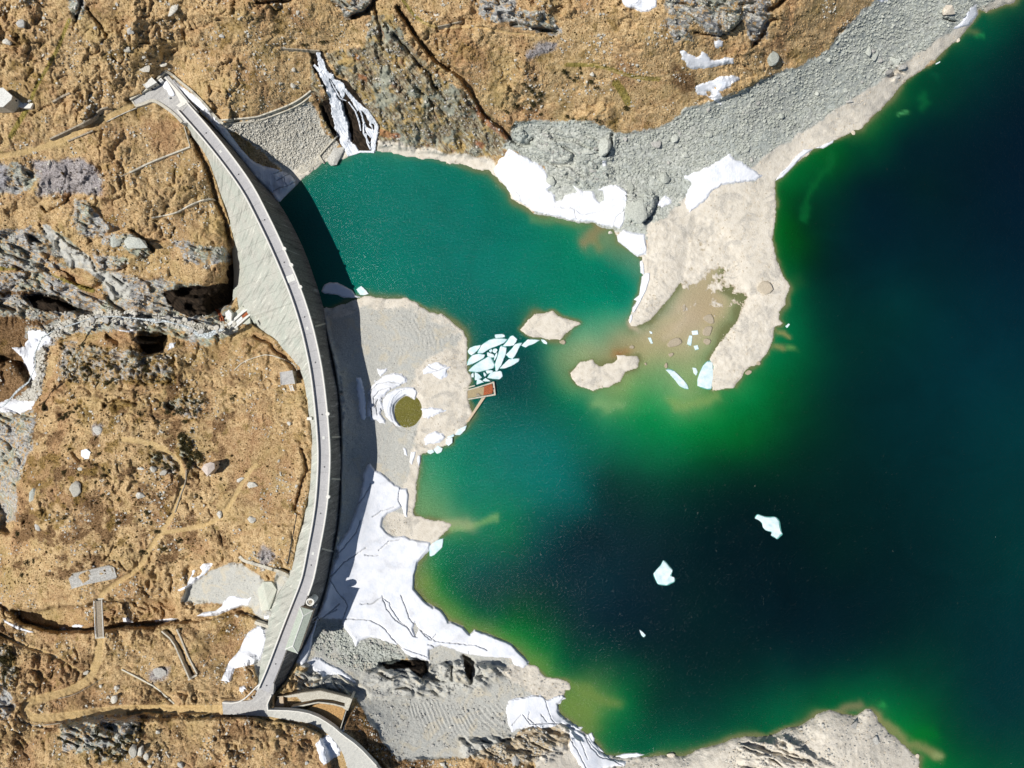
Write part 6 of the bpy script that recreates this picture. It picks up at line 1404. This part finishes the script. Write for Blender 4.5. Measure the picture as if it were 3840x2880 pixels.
stones("meadow_stones", np.full_like(screeG, 10), 9000, 1.2, 5.5, M_PALE, 1, lambda u, v: (samp(lakeG, u, v) < -30) & notdam(u, v) & (samp(screeG, u, v) < -4) & (samp(gravelG, u, v) < -4) & (samp(siltG, u, v) < -10) & (vnoise(u / 32, v / 32, 731) > .62) & (np.vectorize(lambda a, b: True)(u, v)), 3.5)
stones("rock_rubble", np.maximum(rockG, brockG), 9000, 1.2, 5.5, M_GREY, 1, lambda u, v: (samp(lakeG, u, v) < -12) & notdam(u, v) & (vnoise(u / 22, v / 22, 741) > .5), 3)
botG = field(O(660,1340,740,1335,880,1400,1230,1470,1210,1530,1260,1600,1500,1640,1750,1550,1880,1535,1985,1660,1985,1720,820,1720,770,1560,700,1480,640,1460))
stones("bottom_shore_stones", botG, 11000, 1.0, 4.6, M_GREY, 1, lambda u, v: land(u, v) & notdam(u, v) & (vnoise(u / 28, v / 28, 751) > .38), 2.8)

M_HEATHER = stone_mat("heather", [srgb(44, 34, 18), srgb(78, 62, 34), srgb(116, 92, 56)])
knf = field(O(50,880,150,740,300,740,560,790,640,900,650,1200,480,1200,200,1270,20,1260,30,1050))
inl = lambda u, v: (samp(lakeG, u, v) < -30) & notdam(u, v) & (samp(screeG, u, v) < -3) & (samp(gravelG, u, v) < -3) & (samp(siltG, u, v) < -8) & (samp(pathG, u, v) < -1)
stones("heather_clumps", knf, 5200, 1.2, 5.0, M_HEATHER, 1, lambda u, v: inl(u, v) & (fbm(u, v, 30, 3, 781) > -.08 + .5 * ss(400, 520, u)), 2.4)
stones("slope_heather", np.full_like(screeG, 10), 6500, 1.0, 3.8, M_HEATHER, 1, lambda u, v: inl(u, v) & (fbm(u, v, 44, 4, 783) > .08), 2.6)
# tufts of dry grass
def tufts(n):
    u = RNG.uniform(-60, 2280, n * 4); v = RNG.uniform(-60, 1725, n * 4)
    ok = (samp(lakeG, u, v) < -24) & (samp(damG, u, v) < -3) & (samp(screeG, u, v) < -2) & (samp(gravelG, u, v) < -3) & (samp(siltG, u, v) < -6) & (samp(pathG, u, v) < -2.5) & (samp(wetShadeG, u, v) < -1)
    ok &= (np.maximum(samp(rockG, u, v), samp(brockG, u, v)) < -1) | (RNG.uniform(0, 1, len(u)) < .25)
    for p, _ in SHF: ok &= samp(p, u, v) < -1
    ok &= RNG.uniform(0, 1, len(u)) < .25 + 1.1 * vnoise(u / 14, v / 14, 761) * vnoise(u / 50, v / 50, 762) * 1.6
    for s_ in LANDSNOW:
        idx = np.nonzero(ok & (u > min(p[0] for p in s_)) & (u < max(p[0] for p in s_)) & (v > min(p[1] for p in s_)) & (v < max(p[1] for p in s_)))[0]
        if len(idx): ok[idx[inside(u[idx], v[idx], s_)]] = False
    u, v = u[ok][:n], v[ok][:n]; n = len(u); z = tz(u, v)
    r = RNG.uniform(.22, .75, n) ** 1.2; hgt = r * RNG.uniform(.35, .75, n)
    m = 5; a = (np.arange(m) / m * 2 * np.pi)[None] + RNG.uniform(0, 6, n)[:, None]; rr_ = r[:, None] * RNG.uniform(.7, 1.2, (n, m))
    s = K * (1 - z / H); cx = (u - 1106) * s; cy = -(v - 829.5) * s
    X = np.c_[cx[:, None] + rr_ * np.cos(a), cx + r * RNG.uniform(-.3, .3, n)]; Y = np.c_[cy[:, None] + rr_ * np.sin(a), cy + r * RNG.uniform(-.3, .3, n)]
    Z = np.c_[np.repeat((z - .25)[:, None], m, 1), z + hgt]
    co = np.stack([X, Y, Z], -1).reshape(-1, 3); k = np.arange(m); f = np.stack([k, (k + 1) % m, np.full(m, m)], 1)
    f = (f[None] + (np.arange(n) * (m + 1))[:, None, None]).reshape(-1, 3)
    gi = np.clip(np.round((u - fine_u[0]) / STEP).astype(int), 0, len(fine_u) - 1) + NL; gj = np.clip(np.round((v - fine_v[0]) / STEP).astype(int), 0, len(fine_v) - 1) + NT
    aa = {kk: np.repeat((vv_.reshape(len(AV), len(AU), 3) if vv_.ndim == 2 else vv_.reshape(len(AV), len(AU)))[gj, gi], m + 1, axis=0) for kk, vv_ in att.items()}
    tone = np.repeat(np.clip(.55 * RNG.uniform(0, 1, n) + .6 * vnoise(u / 30, v / 30, 771) - .05, 0, 1), m + 1)
    link("grass_tufts", mesh_np("grass_tufts", co, f, False, aa), M_GROUND, label="dry tan grass tufts covering the slopes", kind="stuff")
tufts(75000)

# boulders one can pick out
def boulder_me(seed):
    import bmesh
    bm = bmesh.new(); bmesh.ops.create_icosphere(bm, subdivisions=2, radius=1)
    r = random.Random(seed); cuts = [Vector((r.gauss(0, 1), r.gauss(0, 1), r.gauss(0, .8))).normalized() for _ in range(9)]; ds = [r.uniform(.55, .85) for _ in cuts]
    for vv in bm.verts:
        p = vv.co.copy()
        for c, d_ in zip(cuts, ds):
            k = p.dot(c)
            if k > d_: p -= c * (k - d_)
        vv.co = p * (1 + r.uniform(-.04, .04))
    me = bpy.data.meshes.new("boulder"); bm.to_mesh(me); bm.free()
    at = me.attributes.new("tone", 'FLOAT', 'POINT'); at.data.foreach_set("value", [r.uniform(.3, .9)] * len(me.vertices))
    return me
BM = {}
def boulder(u, v, w, h, rot, mat, label, group=None, zz=.7, seed=0, name="boulder"):
    key = (seed % 6, mat.name)
    if key not in BM:
        BM[key] = boulder_me(key[0] + 5); BM[key].materials.append(mat)
    o = bpy.data.objects.new(name, BM[key]); COL.objects.link(o)
    g = float(tz(u, v)); g = max(g, -.2); o.location = W(u, v, g + .15 * min(w, h) * K); o.scale = (w * K / 2 * 1.15, h * K / 2 * 1.15, min(w, h) * K / 2 * zz); o.rotation_euler = (0, 0, math.radians(rot))
    o["label"] = label; o["category"] = "boulder"
    if group: o["group"] = group
    return o
NAMED = [(T20(795,1265)[0], 26, 38, 20, M_SCREE, "largest flat-topped boulder of the grey scree, with a black cleft on its right", 1.0), (T20(655,1315)[0], 24, 12, 0, M_SCREE, "low slab left of the scree's largest boulder", .6),
 (T20(1310,1535)[0], 26, 26, 30, M_SCREE, "round boulder with a dark crack just above the snow by the peninsula", .6), (T20(1030,1610)[0], 18, 14, 60, M_SCREE, "small grey slab left of the round boulder above the shore snow", .6),
 (T20(335,1560)[0], 22, 24, 10, M_SCREE, "grey boulder at the right edge of the north shore snow bank", .7), (T20(1240,1240)[0], 26, 18, 10, M_GREY, "wide brownish boulder in the middle of the scree", .5),
 (T20(1400,1190)[0], 18, 18, 10, M_SCREE, "grey boulder right of the wide brownish one", .5), (T20(1500,1340)[0], 14, 14, 10, M_SCREE, "small greenish boulder in the lower scree", .6), (T20(2020,1300)[0], 18, 10, -40, M_SCREE, "narrow boulder with a black line above the peninsula snow", .6),
 (T30(45,495)[0], 22, 30, 10, M_SCREE, "rounded green-grey boulder on the edge of the dry grass at the upper right", .8), (T30(865,440)[0], 14, 24, 10, M_SCREE, "tall oval boulder in the upper right scree", .6), (T30(920,485)[0], 13, 22, 25, M_SCREE, "oval boulder just right of the tall oval one", .6),
 (T30(1095,510)[0], 26, 24, -30, M_SCREE, "striped boulder slab in the upper right scree", .6), (T30(1560,90)[0], 26, 26, 10, M_BEIGE, "big beige boulder with a wedge-shaped shadow at the upper right", .8), (T30(1160,580)[0], 20, 12, -25, M_GREY, "dark grey slab below the striped one", .6),
 (T30(1040,620)[0], 18, 10, -25, M_GREY, "grey slab left below the striped one", .6), (T30(1100,670)[0], 22, 9, -20, M_GREY, "lowest grey slab in the cluster near the east shore", .6), (T30(735,1150)[0], 10, 9, 0, M_BEIGE, "pale boulder standing at the east waterline", .6),
 (T30(1640,345)[0], 9, 9, 0, M_BEIGE, "pale pointed boulder on the waterline at the upper right", .7), (T30(700,870)[0], 16, 11, 0, M_GREY, "light grey slab on the silt band of the east shore", .5), (T30(110,1000)[0], 13, 14, 0, M_SCREE, "green-grey boulder low in the scree right of the dry grass", .6),
 (T20(1080,560)[0], 6, 6, 0, M_PALE, "small pale rock on the footpath slope", .7), (T20(690,640)[0], 9, 10, 0, M_PALE, "pale rock among the dark shrubs", .7), (T10(325,605)[0], 9, 9, 0, M_PALE, "bright square boulder left of the waterfall", 1.3),
 (T10(1560,130)[0], 11, 18, 0, M_PALE, "tall pale boulder beside the top footpath", .9), (T10(690,1340)[0], 48, 30, -55, M_GREY, "half-sunken concrete-grey block in the water left of the waterfall's foot", .35), (T10(320,740)[0], 13, 12, 0, M_PALE, "pale block in the rubble above the curved channel", .9),
 (T10(470,1100)[0], 9, 9, 30, M_PALE, "pale boulder in the fan of rubble below the curved channel", .9), (T00(60,360)[0], 19, 14, 0, M_PALE, "grey-white boulder at the left edge of the upper meadow", .8), (T00(180,205)[0], 18, 16, 0, M_GREY, "broad grey rock in the upper left meadow", .6),
 (T00(1495,80)[0], 12, 28, 35, M_PALE, "long pale slab rock near the top edge", .4), (T00(1130,270)[0], 12, 16, 10, M_GREY, "half-shadowed boulder above the north yard", .9), (T00(1240,490)[0], 10, 9, 0, M_PALE, "small white rock above the flat-roofed hut", .7),
 (T00(1090,420)[0], 18, 12, 20, M_PALE, "pale rock heap upslope of the flat-roofed hut", .7), (T00(1915,310)[0], 12, 9, 0, M_GREY, "grey rock on the open slope right of the north yard", .7), (T00(1250,590)[0], 26, 16, 0, M_PALE, "pale rock plate just above the flat-roofed hut", .25),
 (T00(1400,555)[0], 18, 9, 0, M_PALE, "thin pale rock plate above the trench corner", .25), (T02(1215,960)[0], 17, 17, 0, M_PALE, "big round pale boulder in the middle of the knoll", .8), (T02(1320,735)[0], 15, 14, 0, M_PALE, "white boulder inside the loop track on the knoll", .7),
 (T02(1410,765)[0], 17, 12, -30, M_PALE, "slanted white slab inside the loop track on the knoll", .6), (T02(1215,730)[0], 16, 7, 0, M_PALE, "flat pale slab left of the white boulders in the loop track", .4), (T02(935,945)[0], 10, 6, -30, M_PALE, "small pale slab in the heath left of the big round boulder", .6),
 (T02(1895,1125)[0], 11, 17, 0, M_PALE, "egg-shaped pale boulder beside the knoll's right-hand track", .8), (T02(2075,825)[0], 16, 9, -30, M_PALE, "flat pale rock where the track nears the dam", .4), (T02(280,960)[0], 18, 34, 20, M_SCREE, "long light green rock rib on the knoll's left rim", .5),
 (T02(650,900)[0], 24, 34, 10, M_PALE, "weathered pale outcrop on the knoll's left half", .35), (T02(320,1230)[0], 11, 24, -15, M_GREY, "narrow grey slab rock low on the knoll's left side", .4), (T02(690,735)[0], 12, 7, 0, M_PALE, "flat pale stone below the small pool", .4),
 (T02(840,400)[0], 20, 20, 0, M_GREY, "grey outcrop at the top of the knoll", .4), (T02(2180,870)[0], 20, 16, 0, M_PALE, "pale rock at the right rim of the knoll near the dam", .5), (T02(2170,1170)[0], 18, 16, 0, M_PALE, "pale rock by the track under the dam's middle", .5),
 (T03(1150,1510)[0], 16, 27, 0, M_PALE, "left one of the two big white boulders at the bottom left", .8), (T03(1215,1510)[0], 13, 23, 20, M_PALE, "right one of the two big white boulders at the bottom left", .8), (T03(1265,1560)[0], 12, 13, 0, M_PALE, "smaller white boulder below the pair at the bottom left", .8),
 (T03(985,1075)[0], 14, 26, 10, M_PALE, "tall pale boulder above the dirt road", .7), (T03(1010,965)[0], 11, 12, 0, M_PALE, "white boulder between chute and dirt road bend", .8), (T03(740,840)[0], 14, 9, -40, M_PALE, "pale wedge rock beside the dirt road fork", .6),
 (T03(700,1490)[0], 20, 10, -25, M_PALE, "pale slab on the rocky mound at the bottom left", .6), (T03(1560,1630)[0], 15, 11, 30, M_GREY, "grey boulder at the bottom edge right of the white pair", .7), (T03(1380,840)[0], 34, 20, 20, M_GREY, "flat grey rubble outcrop in the brown meadow", .2),
 (T03(870,955)[0], 7, 10, 0, M_PALE, "small pale rock left of the white boulder by the road bend", .8), (T03(1365,1350)[0], 8, 10, 0, M_PALE, "small white rock right above the white boulder pair", .8), (T23(25,1600)[0], 18, 32, 10, M_GREY, "dark-edged boulder at the bottom edge of the south shore", .8),
 (T31(-30,820)[0], 34, 30, 0, M_BEIGE, "pale slab plate on the peninsula's eastern bulge", .15), (T21(1080,150)[0], 50, 60, 20, M_SCREE, "big grey-green outcrop between the shore snow and the peninsula", .25), (T11(0,0)[0], .1, .1, 0, M_PALE, "", .1),
 (T12(285,340)[0], 9, 9, 0, M_PALE, "white boulder on the meadow below the cabin", .8), (T01(1175,440)[0], 46, 32, 10, M_SCREE, "broad light green rock dome in the upper gorge side", .45), (T01(990,420)[0], 26, 30, 25, M_SCREE, "folded green-grey rock left of the rock dome", .4),
 (T33(745,1290)[0], 12, 26, 35, M_GREY, "light grey boulder slab on the bottom right promontory", .5), (T33(930,1420)[0], 15, 20, 10, M_GREY, "smaller grey rock on the bottom right promontory", .3), (T33(1290,1555)[0], 9, 8, 0, M_BEIGE, "pale rock at the right waterline of the bottom promontory", .6),
 (T23(1370,1550)[0], 18, 12, 0, M_BEIGE, "whitish boulder at the waterline of the south shore", .7), (T21(850,350)[0], 9, 8, 0, M_PALE, "lone pale rock in the tan shallows of the turquoise bay", .6)]
for k, (p, w, h, rot, m, lab, zz) in enumerate(NAMED):
    if lab: boulder(p[0], p[1], w, h, -rot, m, lab, None, zz, k)
for k, (pl_, lab) in enumerate([(Z7(830,150,890,150,880,210,850,200), "small silt block in the brown shallows, highest of the row"), (Z7(1080,300,1180,240,1230,300,1230,370,1160,370), "grey-topped silt block at the upper end of the row of blocks"),
   (Z7(1080,500,1110,410,1215,395,1200,470,1170,530), "largest pale silt block of the row left of the peninsula shore"), (Z7(1090,590,1120,545,1205,570,1160,640), "lowest pale silt block of the row left of the peninsula shore"),
   (Z7(650,640,700,560,790,530,850,590,800,640,700,660), "cracked cluster of silt blocks in the green shallows"), (Z7(660,740,740,720,730,760,700,780), "submerged-looking silt block below the cracked cluster"),
   (Z7(190,650,230,625,255,650,250,675,210,675), "small round silt block above the lower island"), (Z7(620,880,655,830,665,910,640,915), "tiny silt block above the long spindle floe"),
   (Z7(375,850,400,845,412,870,395,880), "tiny pale stone right of the lower island"), (Z7(1600,980,1650,930,1700,950,1660,1000), "pale block on the peninsula's lower right shore"), (Z7(1745,860,1770,820,1805,850,1780,885), "round block off the peninsula's right shore"),
   (T21(400,1300,440,1270,470,1300,450,1320), "little block on the lower shore of the small round island")]):
    pp = smooth(pl_, 1); pp = [(a + random.uniform(-.5, .5), b + random.uniform(-.5, .5)) for a, b in pp]
    link("silt_block", plate("silt_block", pp, .75, 1.4, M_BEIGE, None, .12), label=lab, cat="block")
# groups of look-alike boulders
def vary(label, u, v, w, parts):
    for f, t in parts:
        if f(u, v, w): return t
    return label
PARTS = {
 "boulders of the north shore scree": [(lambda u, v, w, a=a, b=b, big=big: a <= u < b and (w > 8.5) == big, "%s grey-green boulder in the scree %s" % ("large" if big else "smallish", t)) for a, b, t in
    ((0, 1240, "above the left part of the shore snow bank"), (1240, 1400, "above the right part of the shore snow bank"), (1400, 1560, "between the brown slope and the peninsula snow"), (1560, 1760, "above the root of the peninsula"), (1760, 3000, "near the upper right corner")) for big in (True, False)],
 "boulders in the gorge stream": [(lambda u, v, w: u < 130, "light boulder in the gorge bend by the grey-white snow"), (lambda u, v, w: u < 300, "light boulder in the middle reach of the gorge stream"), (lambda u, v, w: u < 420, "light boulder in the stream above the black hollow")],
 "shrubs among the rock ribs": [(lambda u, v, w: v < 765 and u < 250, "dark shrub on the upper left of the rock ribs"), (lambda u, v, w: u < 250, "dark shrub on the lower left of the rock ribs"), (lambda u, v, w: v < 780, "dark shrub on the upper right of the rock ribs")],
 "shrubs on the rocky mound": [(lambda u, v, w: u < 255, "dark shrub on the left part of the bottom left mound")],
 "shrubs at the left edge": [(lambda u, v, w: v < 1425, "dense dark shrub in the upper half of the left edge thicket")],
 "boulders of the bottom shore": [(lambda u, v, w: u < 860, "grey boulder in the rubble near the dam's lower end"), (lambda u, v, w: u < 1260, "grey boulder between the two rock bands of the bottom shore")],
 "small boulders on the knoll": [(lambda u, v, w: v < 940, "small pale boulder on the upper third of the knoll"), (lambda u, v, w: u < 250, "small pale boulder on the knoll's lower left"), ],
 "dwarf shrubs on the slope above the scree": [(lambda u, v, w: u < 1180, "dark round dwarf shrub in the left cluster above the scree"), (lambda u, v, w: u < 1285 and v < 200, "dark round dwarf shrub in the middle cluster above the scree"), (lambda u, v, w: u > 1340, "lone dark dwarf shrub right of the other dwarf shrubs"), (lambda u, v, w: v > 240, "dwarf shrub at the lower edge of the brown slope, touching the scree")],
 "juniper bushes on the knoll": [(lambda u, v, w: v < 930, "small dark juniper on the upper knoll"), (lambda u, v, w: v < 1060 and u < 270, "small dark juniper in the purple heath below the pool"), (lambda u, v, w: u > 400, "small dark juniper right of the tower thicket and tower"), (lambda u, v, w: v > 1130, "small dark juniper low on the knoll above the ruined foundation")],
 "thicket left of the tower": [(lambda u, v, w: v < 975, "dense dark shrub in the top half of the thicket left of the tower")],
}
def place_many(fieldG, n, wmin, wmax, mats, label, group, bbox, cond=None, zz=.7, thr=3):
    got = 0; tries = 0
    while got < n and tries < n * 400:
        tries += 1
        u, v = random.uniform(bbox[0], bbox[2]), random.uniform(bbox[1], bbox[3])
        if samp(fieldG, np.array(u), np.array(v)) < thr or samp(lakeG, np.array(u), np.array(v)) > -6 or samp(damG, np.array(u), np.array(v)) > -4: continue
        if cond and not cond(u, v): continue
        if any(inside(np.array([u]), np.array([v]), s_)[0] for s_ in LANDSNOW): continue
        w = wmin + (wmax - wmin) * random.random() ** 2
        boulder(u, v, w, w * random.uniform(.6, .95), random.uniform(0, 180), random.choice(mats), vary(label, u, v, w, PARTS.get(group, [])), group, zz, got); got += 1
place_many(scree_hi, 90, 5.5, 13, [M_SCREE, M_SCREE, M_GREY], "grey-green boulder among the scree stones of the north shore", "boulders of the north shore scree", (1090, 0, 2150, 500))
place_many(fanG, 24, 5, 9, [M_PALE], "pale boulder in the rubble fan left of the waterfall", "boulders of the rubble fan", (480, 210, 740, 400))
place_many(botG, 40, 5, 11, [M_GREY, M_PALE], "grey boulder on the rocky shore at the bottom", "boulders of the bottom shore", (650, 1330, 2000, 1700))
knG = field(O(60,880,300,780,560,820,640,900,640,1200,480,1200,200,1260,40,1250,40,1050))
place_many(knG, 34, 4, 8, [M_PALE, M_GREY], "small pale boulder in the turf of the knoll", "small boulders on the knoll", (40, 780, 650, 1260), lambda u, v: samp(pathG, np.array(u), np.array(v)) < -3)
place_many(gorG, 46, 6, 15, [M_PALE, M_GREY], "light boulder in the bed of the gorge stream", "boulders in the gorge stream", (0, 670, 520, 900), thr=0)
tlG = field(O(0,0,690,0,680,100,560,230,360,150,250,230,0,300)); place_many(tlG, 26, 4, 8, [M_PALE, M_GREY], "small grey rock scattered in the upper left meadow", "rocks in the upper left meadow", (0, 0, 700, 300), lambda u, v: samp(pathG, np.array(u), np.array(v)) < -3)
blG = field(O(0,1400,560,1450,500,1500,0,1500)); place_many(field(O(0,1550,700,1570,720,1700,0,1700)), 20, 4, 9, [M_PALE, M_GREY], "grey rock on the hillside at the bottom left", "rocks on the bottom left hillside", (0, 1550, 720, 1659), lambda u, v: samp(pathG, np.array(u), np.array(v)) < -3)

# ------------------------------------------------------------------ shrubs
def leaf_mat(name, a, b):
    s = NT_(name, .8, .2); s.color(s.ramp(s.noise(2.5, 3), [(.3, a), (.7, b)])); return s.m
M_LEAF = leaf_mat("juniper_needles", srgb(34, 30, 12), srgb(66, 60, 26)); M_LEAF2 = leaf_mat("alder_leaves", srgb(40, 44, 18), srgb(84, 84, 36)); M_TWIG = flat("twig", srgb(70, 52, 38))
def bush_me(seed, mat, n=170):
    r = np.random.default_rng(seed); lob = r.uniform(-.55, .55, (5, 3)) * (1, 1, .3); V = []; F = []
    for k in range(n):
        c = lob[k % 5]; d = r.normal(size=3); d[2] = abs(d[2]) * .8; d /= np.linalg.norm(d); p = c + d * r.uniform(.3, .62)
        a = r.normal(size=3); a /= np.linalg.norm(a); b = np.cross(a, d + .3); b /= np.linalg.norm(b) + 1e-6; s = r.uniform(.10, .2); i = len(V)
        V += [tuple(p - a * s), tuple(p + b * s * .7), tuple(p + a * s), tuple(p - b * s * .7)]; F.append((i, i + 1, i + 2, i + 3))
    me = bpy.data.meshes.new("foliage"); me.from_pydata(V, [], F); me.materials.append(mat); return me
BUSH = [bush_me(k, M_LEAF if k % 2 else M_LEAF2) for k in range(6)]
TW_ = cyl_me("stem", .08, .5, M_TWIG, 6, .05)
def shrub(u, v, w, label, group=None, k=0, dark=True):
    z = float(tz(u, v)); root = empty("shrub", W(u, v, z - .05), vary(label, u, v, w, PARTS.get(group, [])), "shrub", group)
    o = link("foliage", BUSH[(2 * k + (1 if dark else 0)) % 6], parent=root); s = w * K / 2; o.scale = (s, s * random.uniform(.7, 1), s * .75); o.rotation_euler[2] = random.uniform(0, 6.3); o.location = (0, 0, .15)
    t = link("stem", TW_, parent=root); t.scale = (s, s, s * .9)
SL = "dark round dwarf shrub on the sunny slope above the scree"
for k, (x, y, w) in enumerate([(585,585,28),(603,632,44),(560,665,40),(540,690,40),(672,700,46),(728,755,40),(370,625,30),(440,610,50),(470,630,40),(490,668,34),(200,678,42),(100,722,44),(150,755,40),(165,790,44),(200,820,54),(240,800,48),(255,825,44),(185,885,50),(240,880,44),(175,910,44),(25,905,60),(50,910,36),(975,932,62),(745,1040,50),(720,1030,34),(470,1000,40),(530,1020,34),(640,1030,26),(345,1025,30),(245,985,36),(15,1080,34),(150,945,30),(440,755,26)]):
    u, v = T20(x, y)[0]; shrub(u, v, w / 4 * 1.15, SL, "dwarf shrubs on the slope above the scree", k)
for k, (c, x, y, w, l) in enumerate([(T10, 430, 388, 56, "dark shrub above the low wall left of the waterfall head"), (T10, 565, 365, 60, "taller dark shrub right at the waterfall head"), (T10, 2185, 770, 50, "dark shrub alone right of the brown rock ridge"), (T10, 2170, 955, 50, "lower dark shrub right of the brown rock ridge")]):
    u, v = c(x, y)[0]; shrub(u, v, w / 4 * 1.2, l, None, k)
KL = "small dark juniper bush in the turf of the knoll"
for k, (x, y, w) in enumerate([(560,765,50),(675,780,34),(830,700,52),(900,735,42),(890,785,40),(955,760,44),(825,470,42),(855,610,42),(1205,258,48),(1025,990,40),(890,970,50),(1155,845,30),(930,860,36),(830,855,30),(560,1150,50),(1025,1200,46),(1285,1110,60),(1210,1180,44),(1310,1200,44),(1350,1280,60),(1240,1450,70),(640,478,44),(680,325,30),(1230,325,30),(1190,320,26),(1910,825,34),(1700,965,40),(1745,990,40),(1655,410,40),(2020,120,60),(605,565,40),(160,1300,70),(240,1540,60),(290,1530,40),(190,1640,50),(1550,1350,60),(1420,1420,60),(540,760,30),(1060,845,24),(1090,560,30),(1020,705,28),(1380,960,40)]):
    u, v = T02(x, y)[0]; shrub(u, v, w / 4 * 1.15, KL, "juniper bushes on the knoll", k)
def thicket(pts, n, label, group, wmin, wmax, dark=True):
    P = np.array(pts); g = 0; t = 0
    while g < n and t < 4000:
        t += 1; u, v = random.uniform(P[:, 0].min(), P[:, 0].max()), random.uniform(P[:, 1].min(), P[:, 1].max())
        if inside(np.array([u]), np.array([v]), pts)[0]: shrub(u, v, random.uniform(wmin, wmax), label, group, g, dark); g += 1
thicket(T02(1560,430,1620,470,1690,570,1760,650,1700,720,1620,700,1560,600,1540,500), 26, "dense dark shrub in the thicket left of the tower", "thicket left of the tower", 12, 20)
thicket(T02(1280,530,1400,580,1500,680,1520,800,1500,830,1440,720,1340,640), 16, "dark shrub lining the inside of the loop track", "shrubs along the loop track", 9, 14)
thicket(T02(1380,150,1560,100,1780,110,1720,260,1600,340,1500,260,1390,240), 16, "dark shrub on the pale outcrop at the top of the knoll", "shrubs on the knoll's top outcrop", 9, 16)
thicket(T02(520,300,640,210,720,170,700,210,560,300,500,370), 9, "dark shrub in the diagonal gully of the knoll", "shrubs in the diagonal gully", 10, 16)
thicket(T02(350,60,400,60,410,240,380,240), 5, "dark shrub beside the gorge above the knoll", "shrubs at the gorge rim", 10, 16)
thicket(T01(560,1290,1300,1400,1480,1560,1400,1659,600,1659,520,1450), 46, "dark shrub among the rock ribs north of the knoll", "shrubs among the rock ribs", 8, 17)
thicket(T03(-20,590,90,590,100,700,150,860,60,970,-20,900), 16, "dense dark shrub at the left edge near the hairpin road", "shrubs at the left edge", 14, 24)
thicket(T03(800,1260,1240,1270,1220,1380,1000,1600,850,1640,820,1500), 24, "dark shrub on the rocky mound at the bottom left", "shrubs on the rocky mound", 9, 18)
thicket(T03(500,1400,580,1400,560,1470,500,1470), 2, "round dark shrub left of the rocky mound", "shrubs left of the rocky mound", 14, 18)
